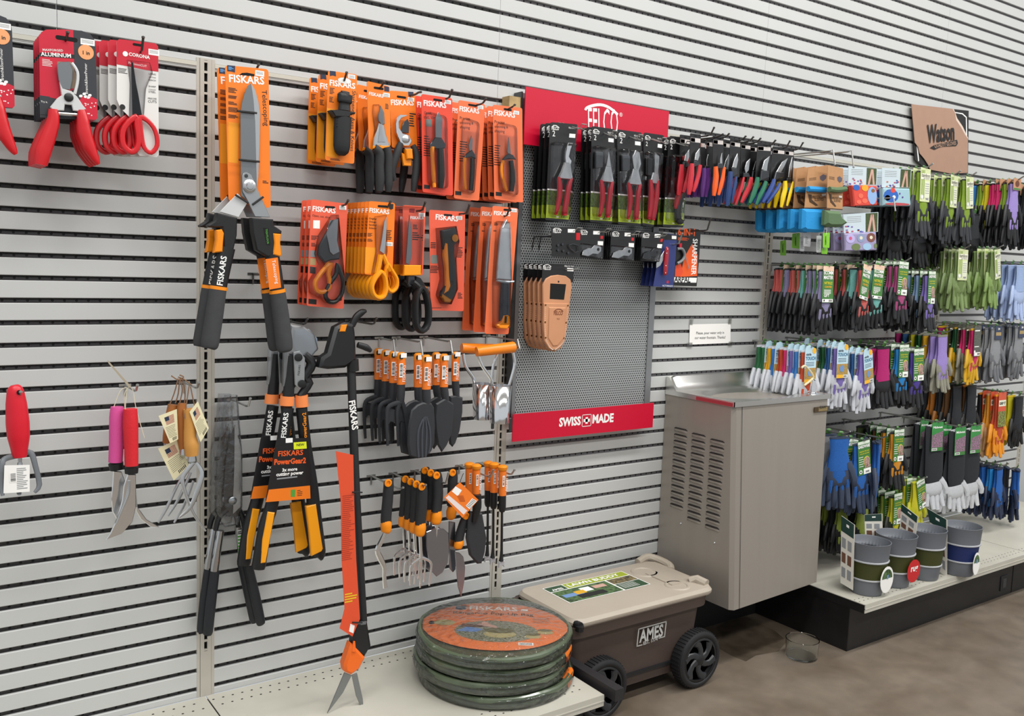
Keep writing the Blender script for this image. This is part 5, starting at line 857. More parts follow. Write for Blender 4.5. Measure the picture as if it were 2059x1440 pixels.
soft('serrated_trowel', 'soft-gripped trowel leaning left below the diamond tag with long narrow blade', 'hand trowel', ZQ((1010, 620, .4), (985, 700, .52), (955, 800, .56), (940, 880, .56)), ZQ((965, 850, .3), (945, 890, .6), (930, 935, .5), (928, 945, .3)), [('p', ZQ((905, 975), (950, 985), (985, 1020), (1003, 1120), (995, 1250), (965, 1402), (935, 1300), (920, 1150)), mat('cast_alloy', '9a9ba2', .22, .95))], -5.2)
for i, (tx, ty) in enumerate(((420, 375), (632, 350), (845, 240))): p = ZQ((tx, ty))[0]; hook(p, 7.6, -42+.4, ['chrome peg hook above the hand hoe', 'chrome peg hook through the three-prong forks', 'chrome peg hook through the cast trowels'][i], HOOKC)
# weeders with long thin shafts
def weeder(x, y0, y1, y2, y3, y, label=None):
    t = T('long_weeder', label or 'x', 'weeder', (at(*ZQ((x, y0))[0], y).x, y, at(*ZQ((x, y0))[0], y).z)); q = ZQ((x, y0), (x-2, y1), (x-4, y2)); w = .46
    b = MB(); b.rod([(q[0][0], q[0][1], .35), (q[0][0], q[0][1]+3, .6), (q[0][0], q[0][1]+8, .55), (q[0][0], q[0][1]+12, .4)], ORG, y, .5, 14); t.part('hanging_cap', b); b = MB(); b.rod([(q[0][0], q[0][1]+12, w), (q[1][0], q[1][1], w)], OL, y, w, 12); p = at(q[0][0]-5, (q[0][1]+q[1][1])/2+5, y); barcode(b, (p.x, p.z+.9), .3, 1.3, y-w-.02, vert=True); b.text('FISKARS', WHT, (p.x+.75, y-w-.02, p.z-.9), (p.x+.75, y-w-.02, p.z+.6)); t.part('orange_label', b)
    b = MB(); b.rod([(q[1][0], q[1][1], w*.95), (q[2][0], q[2][1]-8, w*.95), (q[2][0], q[2][1], .3)], BLK, y, w, 12); t.part('grip', b); r = ZQ((x-6, y2), (x-14, y3)); b = MB(); b.rod([(r[0][0], r[0][1], .14), (r[1][0]+1, r[1][1]-22, .16), (r[1][0], r[1][1], .3)], BLK, y, .14, 8); t.part('shaft', b)
    b = MB(); c = at(r[1][0], r[1][1], y); b.polyw([(c.x-.35, c.z), (c.x+.4, c.z), (c.x+.4, c.z-.75), (c.x+.15, c.z-.5), (c.x-.1, c.z-.5), (c.x-.35, c.z-.75)], mat('fork_tip_grey', 'b8bac0', .4, .4), y-.15, .2, .04); t.part('forked_tip', b); return t
weeder(1350, 165, 445, 600, 1060, -6.2, 'rightmost of the three long thin weeders with orange labels'); weeder(1270, 140, 415, 570, 1030, -5, 'middle one of the three long thin weeders with orange labels'); weeder(1218, 128, 395, 550, 1010, -3.8, 'leftmost of the three long thin weeders with orange labels')
hook(ZQ((1460, 210))[0], 7.4, -42+.4, 'chrome peg hook through the long thin weeders', HOOKC)
weeder(1105, 155, 435, 560, 640, -5.6, 'short orange-labelled handle in front of the diamond tag'); weeder(1040, 140, 420, 560, 640, -4.2, 'short orange-labelled handle behind the diamond tag')
hook(ZQ((1265, 210))[0], 7.4, -42+.4, 'chrome peg hook through the two short orange-labelled handles', HOOKC)
# ================================================================ fountain, cart, bags, buckets, bowl
CAB = mat('brushed_beige_steel', '9c958c', .4, .3, noise=.04, scale=30, stretch=(1, 1, .05)); BAS = mat('basin_stainless', 'dddcd8', .3, 1, bump=.05, scale=60)
t = T('water_fountain', 'beige steel wall-mounted drinking water fountain with stainless basin top', 'water fountain', (94.5, 0, -61.8))
x0, x1 = 84.5, 104.5; top, bot = -34.7, -61.6; yt = -12.5; yl, yr = -14.2, -12.9
m = MB(); m.add([(x0, -.1, top), (x0, yt+.5, top), (x0+.5, yt, top), (x1-.4, yt, top), (x1, yt+.4, top), (x1, -.1, top), (x0, -.1, bot), (x0, yl+.5, bot), (x0+.5, yl, bot), (x1-.4, yr, bot), (x1, yr+.4, bot), (x1, -.1, bot)],
      [(i, (i+1) % 6, (i+1) % 6+6, i+6) for i in range(6)]+[(6, 7, 8, 9, 10, 11), (5, 4, 3, 2, 1, 0)], CAB)
sy = lambda z, a=0: yt+(yl-yt)*(top-z)/(top-bot)
m.add([(x0+1.55, yt-.02, top), (x0+1.63, yt-.02, top), (x0+1.63, sy(bot)-.0, bot), (x0+1.55, sy(bot)-.0, bot)], [(0, 1, 2, 3)], BLKP); t.part('cabinet', m)
m = MB(); LV = mat('louver_shadow', '2a2522', .7)
for c in range(3):
    for k in range(13 if c == 0 else 14):
        y1 = -2.1-c*3.35; z = -39.6-k*.9-(.2*c); ya, yb = y1, y1-2.5; n = 6
        vs = []; 
        for j in range(n+1):
            u = j/n; yy = ya+(yb-ya)*u; d = .3*min(1, u*6, (1-u)*6); vs += [(x0-.02, yy, z+.42+.0), (x0-d*1.2, yy, z+.36-.12*(d < .2)), (x0-.02, yy, z-.1)]
        fs = []
        for j in range(n): a = j*3; fs += [(a+1, a+4, a+5, a+2)]
        m.add(vs, fs, CAB); m.add(vs, [(j*3, j*3+3, j*3+4, j*3+1) for j in range(n)], LV); m.add([(x0-.025, ya-.1, z+.4), (x0-.025, yb+.1, z+.4), (x0-.025, yb+.25, z+.52), (x0-.025, ya-.25, z+.52)], [(0, 1, 2, 3)], LV)
t.part('louvers', m)
m = MB()
for p in ((-4.3, -52.4), (-10.6, -53.4)): m.lathe([(.16, 0), (.12, -.06), (0, -.08)], (x0-.02, p[0], p[1]), STEEL, 10, 0)
t.part('side_screws', m)
m = MB(); NX, NY = 30, 22; vs = []
for j in range(NY+1):
    for i in range(NX+1):
        x = x0-.1+(x1-x0+.2)*i/NX; y = -.15+(yt-.15+.15)*j/NY*1.0; u = (x-(x0+x1)/2+.6)/8.2; v = (y+7.0)/4.6; r = math.sqrt(u*u+v*v)
        z = -34.15-(1.7*(1-min(1, r)**2.2) if r < 1 else 0)
        if y > -2.2: z += 1.95*min(1, (y+2.2)/1.4)**1.5*min(1, (x-x0+.15)/.8)*min(1, max(0, (x1-.6-x))/1.8)
        vs.append((x, y, z))
fs = [(j*(NX+1)+i, j*(NX+1)+i+1, (j+1)*(NX+1)+i+1, (j+1)*(NX+1)+i) for j in range(NY) for i in range(NX)]; m.add(vs, fs, BAS)
m.box(x0-.15, x1+.15, yt-.2, yt-.1, -34.75, -34.1, BAS); m.box(x0-.15, x0-.05, yt-.2, -.1, -34.75, -34.1, BAS); m.box(x1+.05, x1+.15, yt-.2, -.1, -34.75, -34.1, BAS); m.box(x0-.1, x1+.1, -.16, -.1, -34.7, -32.25, BAS)
for sx in (x0-.12, ): m.polyw([(0, 0)], BAS, 0, 0) if 0 else m.add([(sx, -.12, -34.2), (sx, -.12, -32.3), (sx, -.7, -32.35), (sx, -1.3, -33), (sx, -2.2, -34.1)], [(0, 1, 2, 3, 4)], BAS)
m.lathe([(1.2, .02), (1.1, .12), (.7, .1), (.7, .02), (.45, .0), (.45, .2), (0, .22)], (93.8, -7.0, -35.85), CHROME, 20); bs = t.part('basin', m)
m = MB(); m.box(x0-.19, x0-.16, -12.4, -6.0, -34.72, -34.25, mat('red_tape', 'a8323c', .5)); t.part('red_edge_strip', m)
m = MB(); P = [at(x, y, -11.2) for x, y in ((1617, 775), (1630, 765), (1635, 757), (1625, 742), (1617, 736), (1612, 740))]; P, R = smooth(P, [.16]*6); m.sweep(P, R, mat('cream_spout', 'd9cda6', .35), 8); t.part('spout_guard', m)
m = MB(); c = at(1634, 784, -11.2); m.lathe([(.75, -.1), (.7, .12), (.45, .2), (.42, 1.2), (.35, 1.9), (0, 2.1)], (c.x, -11.2, -34.1), CHROME, 16); t.part('bubbler', m)
m = MB(); a = at(1636, 833, yt-.1); b_ = at(1664, 815, yt-.1); m.box(a.x, b_.x, yt-.22, yt-.1, a.z+.25, b_.z-.1, mat('bronze_badge', '5a4a35', .4, .5)); m.box(a.x+.9, b_.x-.12, yt-.23, yt-.2, a.z+.35, b_.z-.2, mat('badge_gold', '9c8a5e', .4, .5)); m.text('ELKAY', BLKP, (a.x+1.1, yt-.25, a.z+.75), (b_.x-.4, yt-.25, a.z+.75), bold=.02); t.part('maker_badge', m)
# garden cart
BRN = mat('cart_brown', '493c36', .5, noise=.05, scale=80); LID = mat('lid_taupe', 'b0a596', .45, noise=.05, scale=10); TYR = mat('tyre_black', '19191b', .6)
t = T('garden_cart', 'brown wheeled garden cart with taupe seat lid standing on the concrete floor', 'garden cart', (69, -8, FZ))
X0, X1, YB, YF = 57.2, 81.2, -1.8, -13.9
def rr(xa, xb, ya, yb, r, z, k=4): return [(p[0], p[1], z) for p in rrect(xa, xb, min(ya, yb), max(ya, yb), r, k)]
def loft(m, rings, mm, cap=(True, True)):
    n = len(rings[0]); m.add([v for r in rings for v in r], [(k*n+j, k*n+(j+1) % n, (k+1)*n+(j+1) % n, (k+1)*n+j) for k in range(len(rings)-1) for j in range(n)]+([tuple(range(n))[::-1]] if cap[0] else [])+([tuple(range((len(rings)-1)*n, len(rings)*n))] if cap[1] else []), mm)
m = MB(); loft(m, [rr(X0+2.2, X1-2, YB-1.0, YF+1.3, 1.2, -68.4), rr(X0+1.2, X1-1.1, YB-.5, YF+.75, 1.5, -60.4), rr(X0+.6, X1-.6, YB-.2, YF+.35, 1.7, -60.1), rr(X0+.2, X1-.3, YB, YF+.05, 1.9, -60.0), rr(X0+.1, X1-.2, YB+.05, YF, 2.0, -59.0), rr(X0, X1, YB+.1, YF-.08, 2.0, -58.7), rr(X0+.5, X1-.5, YB-.3, YF+.4, 1.8, -58.7), rr(X0+1.2, X1-1.2, YB-.8, YF+1, 1.6, -60.5)], BRN)
bd = t.part('body', m)
m = MB(); LT = -57.75
loft(m, [rr(X0+1.2, X1+.3, YB-.1, YF+.1, 1.4, -58.75), rr(X0+1.0, X1+.5, YB, YF-.05, 1.5, -58.5), rr(X0+1.0, X1+.5, YB, YF-.05, 1.5, -58.2), rr(X0+1.3, X1+.3, YB-.25, YF+.25, 1.5, LT-.05), rr(X0+1.9, X1-.2, YB-.8, YF+.8, 1.2, LT)], LID)
m.lathe([(1.7, 0), (1.55, .12), (1.3, .12), (1.2, .02), (0, .02)], (77.2, -11.3, LT), LID, 24); m.lathe([(1.9, 0), (1.75, .12), (1.5, .12), (1.4, .02), (0, .02)], (77, -5.4, LT), LID, 24)
m.box(76.6, 78.4, -11, -6, LT-.1, LT+.12, LID); m.sweep([(X1-.3, -12.9, LT+.05), (X1-.6, -11.5, LT+.3), (X1-1.2, -10.8, LT)], .6, LID, 10)
ld = t.part('seat_lid', m)
m = MB(); P, R = smooth([(X1-2.2, -1.9, LT), (X1-.2, -1.6, LT+.3), (X1+.9, -2.6, LT+.1), (X1+1.0, -4.8, LT-.1), (X1+.2, -6.0, LT-.3)], [.5, .55, .55, .55, .5]); m.sweep(P, R, LID, 10, vert=True); t.part('lid_handle', m, ld)
m = MB(); m.sweep([(X0+1.6, YF-.1, -58.9), (X0+1.6, YF-.15, -58.3)], .5, BLK, 12, vert=False); m.sweep([(X0+1.7, YF+.7, -58.4), (X0+1.7, YF-.12, -58.4)], .48, BLK, 12); t.part('hinge_pin', m, ld)
m = MB(); zz = LT+.03; A = Vector((61.2, -3.6, zz)); B = Vector((74.5, -3.6, zz)); D = Vector((61.2, -9.2, zz)); f = lambda u, v, k=0: tuple(A+(B-A)*u+(D-A)*v+Vector((0, 0, .008*k)))
qd = lambda u0, u1, v0, v1, mm, k=1: m.add([f(u0, v1, k), f(u1, v1, k), f(u1, v0, k), f(u0, v0, k)], [(0, 1, 2, 3)], mm)
qd(0, 1, 0, 1, WHT, 0); DG = mat('dark_green_print', '2c4a2e', .5); qd(.01, .22, .02, .28, DG); qd(.23, .99, .02, .28, mat('olive_print', '9aa824', .5)); qd(.01, .66, .31, .98, mat('garden_photo', '5a7a48', .5, noise=.5, scale=90, col2='24361f')); qd(.68, .99, .31, .6, mat('garden_photo2', '8a7a50', .5, noise=.5, scale=120, col2='2a2a22')); qd(.68, .99, .62, .98, DG)
qd(.3, .42, .4, .62, WHT, 2); qd(.2, .32, .5, .68, mat('photo_yellow', 'd9a520', .5), 3); qd(.05, .28, .55, .72, mat('photo_blue', '6d8fc0', .5), 2); qd(.18, .5, .7, .9, BLKP, 2); qd(.45, .6, .42, .58, mat('photo_skin', 'c9a090', .5), 2)
m.text('LAWN BUDDY', WHT, f(.26, .22, 3), f(.9, .22, 3), ff=Vector((0, 1, 0)), bold=.03, hs=.9); m.text('AMES', WHT, f(.05, .25, 3), f(.18, .25, 3), ff=Vector((0, 1, 0)), bold=.03)
for k in range(6): qd(.7, .9, .67+k*.045, .68+k*.045, WHT, 2)
t.part('lid_label', m, ld)
m = MB(); yy = YF+.42; LG = mat('logo_silver', 'b4b4b0', .5); a = (68.6, -63.3); b_ = (73.4, -60.9)
tl = lambda x, z: (x, YF+.75-(z+60.4)*0+.0-.37+(-(z+60.4))*.075, z)
for q in ((a[0], b_[0], b_[1]-.16, b_[1]), (a[0], a[0]+.16, a[1], b_[1]), (b_[0]-.16, b_[0], a[1]+.35, b_[1]), (a[0], a[0]+1.0, a[1], a[1]+.14), (b_[0]-1.1, b_[0], a[1]+.25, a[1]+.39)): m.add([tl(q[0], q[2]), tl(q[1], q[2]), tl(q[1], q[3]), tl(q[0], q[3])], [(0, 1, 2, 3)], LG)
m.text('AMES', LG, tl(a[0]+.4, a[1]+.5), tl(b_[0]-.4, a[1]+.5), bold=.03, hs=1.35); m.text('EST. 1774', LG, tl(a[0]+1.15, a[1]), tl(b_[0]-1.25, a[1]+.1), bold=.03); t.part('side_logo', m, bd)
def wheel(cx, yo, s=1):
    m = MB(); cz = FZ+3.72; R = 3.7
    m.lathe([(2.9, 0), (3.35, -.02), (3.6, .12), (R, .4), (R, 1.5), (3.6, 1.8), (3.3, 1.9), (2.9, 1.9), (2.9, 0)], (cx, yo, cz), TYR, 48, 1, cap=False)
    for k in range(48): w = k*2*math.pi/48; m.box(cx+R*math.cos(w)-.07, cx+R*math.cos(w)+.07, yo+.3, yo+1.6, cz+R*math.sin(w)-.07, cz+R*math.sin(w)+.07, TYR)
    o = t.part('tyre', m); m = MB(); m.lathe([(2.95, 0), (2.95, .2), (2.6, .2), (2.6, 0), (2.95, 0)], (cx, yo+.02, cz), BLK, 40, 1, cap=False); m.lathe([(2.9, .9), (0, .9)], (cx, yo, cz), HOLE, 30, 1); m.lathe([(0, -.1), (.45, -.05), (.75, .1), (.9, .5), (.9, .9)], (cx, yo, cz), BLK, 20, 1)
    for k in range(6):
        w = k*math.pi/3+.3; P = [(cx+math.cos(w+a_)*r_, yo+.25, cz+math.sin(w+a_)*r_) for r_, a_ in ((.6, 0), (1.3, .12), (2.0, .34), (2.7, .6))]; m.sweep(P, [.5, .4, .45, .6], mat('spoke_grey', '2c2e31', .35), 8, .5)
    t.part('wheel_hub', m, o)
wheel(78.8, -14.6); wheel(62.6, -14.6); wheel(78.8, -2.6); wheel(62.6, -2.6)
m = MB(); m.box(57.1, 58.3, -22.4, -9.5, -63.4, -62.1, mat('handle_black', '262427', .5)); m.box(57.3, 58.1, -9.6, -8.5, -64.5, -62.2, BLK); m.box(58, 60, -9.4, -8.7, -66, -64.2, BLK); t.part('pull_handle', m)
m = MB(); m.box(62.5, 78.9, -13.0, -12.4, FZ+3.5, FZ+3.9, BLK); m.box(62.6, 62.9, -12.8, -2.4, FZ+3.5, FZ+3.9, BLK); m.box(78.6, 78.9, -12.8, -2.4, FZ+3.5, FZ+3.9, BLK); t.part('axle_frame', m)
# stack of folded round bags
OLV = mat('olive_fabric', '525f46', .45, noise=.3, scale=22, bump=.5, coat=.7); OLV2 = mat('olive_webbing', '3b4636', .7); BX, BY, BR = 49.0, -11.0, 8.6
def bag(k, label):
    z = DK+.05+k*1.41; t = T('folded_round_bag', label, 'garden bag', (BX, BY, z)); m = MB(); n = 48
    ox, oy = [(.25, -.2), (-.2, .15), (.1, .1), (0, 0)][k]
    for j, (rad, h, r) in enumerate(((BR-.5, .38, .4), (BR-.35, .98, .38))):
        P = [(BX+ox+(rad+(.1*math.sin(5*w+k+j)+.04*math.sin(13*w+k)))*math.cos(w), BY+oy+(rad+(.1*math.sin(5*w+k+j)+.04*math.sin(13*w+k)))*math.sin(w), z+h+.05*math.sin(3*w+k*2)) for w in [2*math.pi*i/n for i in range(n+1)]]; m.sweep(P, r, OLV, 10, vert=True, caps=False)
    m.lathe([(BR-.4, .25), (0, .2)], (BX+ox, BY+oy, z), OLV, n); m.lathe([(0, 1.2), (BR-2, 1.18), (BR-.4, 1.1)], (BX+ox, BY+oy, z), OLV, n); t.part('folded_fabric', m)
    a0 = [-1.05, -.75, -1.05, 0][k]; b = MB(); 
    if k < 3:
        for u in range(6):
            w0, w1 = a0+u*.06, a0+(u+1)*.06
            R2 = BR+.05; c = lambda w, r, h: (BX+ox+r*math.cos(w), BY+oy+r*math.sin(w), z+h)
            b.add([c(w0, BR-1.2, 1.3), c(w1, BR-1.2, 1.3), c(w0, R2-.2, 1.32), c(w1, R2-.2, 1.32), c(w0, R2, 1.0), c(w1, R2, 1.0), c(w0, R2, .3), c(w1, R2, .3)], [(0, 1, 3, 2), (2, 3, 5, 4), (4, 5, 7, 6)], OC)
        b.add([c(a0+.13, R2+.02, .95), c(a0+.24, R2+.02, .95), c(a0+.22, R2+.02, .55), c(a0+.12, R2+.02, .5)], [(0, 1, 2, 3)], BLKP); t.part('orange_label_tab', b)
    else:
        zt = z+1.34; R = BR-1.0; e = Vector((.82, -.57, 0)); g = Vector((.57, .82, 0)); O = Vector((BX, BY, zt)); q = lambda u, v, h=0: tuple(O+e*u+g*v+Vector((0, 0, h)))
        out = [q(8.0*math.cos(w)*(1 if abs(math.sin(w)) > .25 else 1.02), 6.6*math.sin(w)) for w in [2*math.pi*i/40 for i in range(40)]]; b.add(out, [tuple(range(40))], mat('orange_disc', 'e4834a', .5)); K = .012
        b.text('FISKARS', WHT, q(-3.0, 4.3, K), q(2.6, 4.3, K), ff=g, bold=.02); b.text('Kangaroo Pop-Up Bag', BLKP, q(-4.8, 3.0, K), q(4.4, 3.0, K), ff=g, bold=.01)
        b.add([q(-4.6, 5.3, K), q(-4.6, 4.2, K), q(-3.4, 4.2, K), q(-3.4, 5.5, K)], [(0, 1, 2, 3)], NAVY); b.add([q(3.0, 4.9, K), q(3.0, 4.4, K), q(3.8, 4.4, K), q(3.8, 4.9, K)], [(0, 1, 2, 3)], WHT)
        b.add([q(.2+4.6*math.cos(w), -1.6+2.9*math.sin(w), K) for w in [2*math.pi*i/28 for i in range(28)]], [tuple(range(28))], mat('gravel_photo', 'a9a392', .5, noise=.6, scale=180, col2='4e5a38')); SAND = mat('bag_photo', 'b5a878', .5)
        for cx, cy, s_ in ((.6, -2.2, 1.8), (4.2, -2.6, .9), (5.6, -1.4, .9)):
            b.add([q(cx+s_*math.cos(w), cy+s_*.55*math.sin(w)-.2, K*2) for w in [2*math.pi*i/16 for i in range(16)]], [tuple(range(16))], SAND); b.add([q(cx+s_*.95*math.cos(w), cy+s_*.4+s_*.4*math.sin(w), K*3) for w in [2*math.pi*i/16 for i in range(16)]], [tuple(range(16))], mat('bag_photo_dark', '6f6a4a', .5))
        b.add([q(-4.2, -1.9, K*2), q(-2.0, -2.0, K*2), q(-1.2, -1.2, K*2), q(-3.0, -.6, K*2)], [(0, 1, 2, 3)], mat('photo_blue', '6d8fc0', .5)); b.add([q(-3.6, .2, K*2), q(-3.8, -.8, K*2), q(-.6, -.5, K*2), q(-1.6, .1, K*2)], [(0, 1, 2, 3)], mat('photo_brown', '6b4a3a', .5)); b.add([q(-2.0, .0, K*3), q(.2, -.9, K*3), q(.4, -.5, K*3), q(-1.2, 1.0, K*3)], [(0, 1, 2, 3)], mat('photo_skin', 'c9a090', .5))
        b.add([q(-5.6+1.2*math.cos(w), .3+.8*math.sin(w), K*2) for w in [2*math.pi*i/16 for i in range(16)]], [tuple(range(16))], SAND); b.add([q(-7.0+.35*math.cos(w), .2+.5*math.sin(w), K) for w in [2*math.pi*i/12 for i in range(12)]], [tuple(range(12))], BLKP)
        for r_ in range(4): b.add([q(4.3, 2.4-r_*.45, K), q(6.2, 2.4-r_*.45, K), q(6.2, 2.48-r_*.45, K), q(4.3, 2.48-r_*.45, K)], [(0, 1, 2, 3)], BLKP)
        b.add([q(2.6, -5.1, K), q(4.2, -5.1, K), q(4.2, -4.4, K), q(2.6, -4.4, K)], [(0, 1, 2, 3)], WHT)
        for r_ in range(9): b.add([q(2.75+r_*.15, -5.0, K*2), q(2.82+r_*.15, -5.0, K*2), q(2.82+r_*.15, -4.5, K*2), q(2.75+r_*.15, -4.5, K*2)], [(0, 1, 2, 3)], BLKP)
        t.part('orange_disc_label', b)
    w_ = MB(); w_.lathe([(0, .12), (BR-.6, .08), (BR+.05, .25), (BR+.14, .65), (BR+.02, 1.12), (BR-.5, 1.42+.06*(k == 3)), (0, 1.44+.06*(k == 3))], (BX+ox, BY+oy, z-.05), WRAP, 64); t.part('plastic_wrap', w_)
bag(0, 'bottom bag of the stack of wrapped olive pop-up bags on the left shelf'); bag(1, 'second bag from the bottom of the stack of wrapped olive pop-up bags'); bag(2, 'third bag from the bottom of the stack, just below the orange disc label'); bag(3, 'top wrapped olive pop-up bag with the large orange disc label')
# buckets
GB = mat('bucket_grey', '6c7077', .5); GR = mat('bucket_ridge', 'a9abae', .45)
for i, (px, py, col, cn, s, card, sp_) in enumerate(((1741, 1190, '3c3f16', 'olive', 1.0, ((1692, 1037), (1719, 1056), (1715, 1187), (1690, 1172)), ('w', (1771, 1140, 1796, 1192))), (1795, 1174, '3c3f16', 'olive', .98, ((1738, 1035), (1774, 1033), (1775, 1100), (1740, 1095)), ('r', (1825, 1126, 1850, 1171))), (1855, 1160, '3c3f16', 'olive', .98, ((1813, 1013), (1847, 1040), (1838, 1100), (1808, 1078)), None), (1926, 1152, '14265c', 'navy', 1.0, ((1864, 1022), (1905, 1046), (1904, 1162), (1890, 1150)), ('w', (1957, 1112, 1970, 1156))))):
    c = at(px, py, DK, 2); t = T('collapsible_bucket', ['grey and olive bucket nearest the shelf corner, with white round sticker', 'second grey and olive bucket from the left, with red round sticker', 'third grey and olive bucket, without round sticker', 'grey and navy blue bucket at the right of the bucket row'][i], 'bucket', (c.x, c.y, DK)); CB = mat('band_'+cn, col, .55)
    m = MB(); m.lathe([(0, .05), (2.1, .05), (2.2, .2), (2.42, 2.25), (2.3, 2.3), (2.1, .3), (0, .2)], (c.x, c.y, DK), GB, 36); t.part('base_tier', m); m = MB(); m.lathe([(2.42, 2.2), (2.58, 2.3), (2.58, 2.42), (2.45, 2.5)], (c.x, c.y, DK), GR, 36, cap=False); m.lathe([(2.6, 4.9), (2.85, 4.98), (2.85, 5.12), (2.7, 5.2)], (c.x, c.y, DK), GR, 36, cap=False); t.part('ridges', m)
    m = MB(); m.lathe([(2.45, 2.4), (2.68, 4.95), (2.6, 4.95), (2.38, 2.4)], (c.x, c.y, DK), CB, 36, cap=False); t.part('colour_band', m); m = MB(); m.lathe([(2.72, 5.1), (2.9, 7.6), (2.95, 7.7), (2.85, 7.72), (2.78, 7.6), (2.6, 5.1)], (c.x, c.y, DK), GB, 36, cap=False); m.lathe([(2.1, .3), (2.6, 5.1)], (c.x, c.y, DK), GB, 36, cap=False); t.part('rim_tier', m)
    yy = c.y+3.3; xc = c.x-3.12; m = MB(); ax, pv = (1, yy) if i == 1 else (0, xc); nrm = Vector((0, -1, 0)) if i == 1 else Vector((-1, 0, 0)); A = [at(*p, pv, ax) for p in card]
    m.add([a+nrm*.03 for a in A]+[a-nrm*.03 for a in A], [(0, 1, 2, 3), (7, 6, 5, 4)]+[(q, (q+1) % 4, (q+1) % 4+4, q+4) for q in range(4)], mat('card_ivory', 'd9d5cb', .6)); f = lambda u, v, k=0: A[0].lerp(A[1], u).lerp(A[3].lerp(A[2], u), v)+nrm*(.045+.012*k)
    qd2 = lambda u0, u1, v0, v1, mm, k=0: m.add([f(u, v, k) for u, v in ((u0, v0), (u1, v0), (u1, v1), (u0, v1))], [(0, 1, 2, 3)], mm)
    qd2(0, .95, 0, .22, mat('bottle_green_print', '1c3a34', .5)); qd2(.4, .6, .07, .11, WHT, 1)
    for u in (.08, .52):
        for v in (.3, .52, .74): qd2(u, u+.3, v, v+.15, mat('photo_brown', '6b4a3a', .5) if v == .52 else GRYP, 1)
    t.part('hang_card', m)
    if sp_:
        xa, ya, xb, yb = sp_[1]; yy = c.y-2.9; p0 = at((xa+xb)/2, (ya+yb)/2, yy); rx = abs(at(xb, ya, yy).x-at(xa, ya, yy).x)/2; rz = abs(at(xa, ya, yy).z-at(xa, yb, yy).z)/2; m = MB()
        m.polyw([(p0.x+rx*math.cos(w), p0.z+rz*math.sin(w)) for w in [k*math.pi/10 for k in range(20)]], RED if sp_[0] == 'r' else WHT, yy, .05)
        if sp_[0] == 'r': m.text('rug', WHT, (p0.x-rx*.5, yy-.02, p0.z), (p0.x+rx*.6, yy-.02, p0.z), bold=.03)
        else: m.polyw([(p0.x+rx*.8*math.cos(w), p0.z+rz*.1+rz*.7*math.sin(w)) for w in [k*math.pi/10 for k in range(0, 11)]], mat('garden_photo', '5a7a48', .5), yy-.02, 0); m.polyw([(p0.x-.1, p0.z+.1), (p0.x+.3, p0.z+.1), (p0.x+.3, p0.z+.7), (p0.x-.1, p0.z+.7)], mat('photo_blue', '6d8fc0', .5), yy-.03, 0)
        m.sweep([(p0.x-rx*.4, yy+.02, p0.z+rz*.5), (c.x+1.8, c.y-1.85, DK+5)], .03, WHT, 4); t.part('round_sticker', m)
# glass bowl
GL = bpy.data.materials.new('clear_glass'); GL.use_nodes = True; g_ = GL.node_tree.nodes['Principled BSDF']; g_.inputs['Transmission Weight'].default_value = 1; g_.inputs['Roughness'].default_value = .02; g_.inputs['Base Color'].default_value = (.95, .98, .97, 1); g_.inputs['IOR'].default_value = 1.45
m = MB(); m.lathe([(0, .02), (1.9, .02), (2.15, .12), (2.3, 2.6), (2.24, 2.66), (2.18, 2.6), (2.03, .3), (1.8, .2), (0, .2)], (98.5, -15.3, FZ), GL, 40); solo('glass_bowl', m, 'small clear glass bowl on the concrete floor in front of the black shelf base', 'bowl', (98.5, -15.3, FZ))
WET = mat('wet_stain', '5c5144', .3, noise=.45, scale=14); m = MB(); ps = [at(x, y, FZ+.02, 2) for x, y in ((1440, 1262), (1470, 1245), (1500, 1242), (1530, 1255), (1560, 1270), (1582, 1290), (1565, 1310), (1520, 1318), (1500, 1330), (1470, 1318), (1440, 1300), (1452, 1280))]; m.add([(p.x, p.y, p.z) for p in ps], [tuple(range(12))[::-1]], WET); o = solo('water_stain', m, 'dark wet stain on the concrete floor under the water fountain', 'stain', (93, -5, FZ)); 
m = MB(); m.box(85.5, 105.58, -1.2, -.1, FZ, -62.9, mat('wall_base_black', '151415', .6)); struct('baseboard_back', m)
# ---- torn paper sign
m = MB(); Y = -.5; KP = mat('kraft_brown', 'a88570', .7, noise=.05, scale=20)
m.poly(ZL((1165, 40), (1618, 90), (1612, 590), (1300, 575), (1190, 480)), BLKP, Y, .15); m.poly(ZL((1508, 100), (1570, 110), (1602, 140), (1606, 300), (1598, 300), (1595, 145), (1565, 118), (1510, 108)), WHT, Y-.012); m.poly(ZL((1200, 360), (1212, 375), (1222, 490), (1215, 495)), WHT, Y-.012)
t = T('torn_brand_sign', 'torn brown paper sign with black script over a black board high on the wall', 'sign', (147, -.4, 1)); t.part('black_board', m)
m = MB(); m.poly(ZL((1162, 38), (1490, 75), (1515, 110), (1522, 160), (1560, 215), (1590, 275), (1612, 310), (1610, 585), (1480, 592), (1310, 560), (1300, 530), (1265, 475), (1228, 430), (1215, 380), (1190, 345)), KP, Y-.2, .1); m.poly(ZL((1490, 75), (1500, 78), (1526, 150), (1570, 215), (1612, 305), (1612, 315), (1588, 280), (1555, 220), (1518, 165), (1510, 112)), mat('torn_edge', 'd8c4b4', .8), Y-.21)
m.text('Watson', BLKP, *ZL((1288, 345), (1505, 318)), Y-.32, bold=.03, hs=1.6); m.poly(ZL((1310, 385), (1350, 360), (1525, 322), (1532, 350), (1520, 370), (1400, 375), (1348, 400)), BLKP, Y-.31); m.text('QUALITY GLOVES', KP, *ZL((1345, 385), (1518, 360)), Y-.33, bold=.02); t.part('kraft_paper', m)
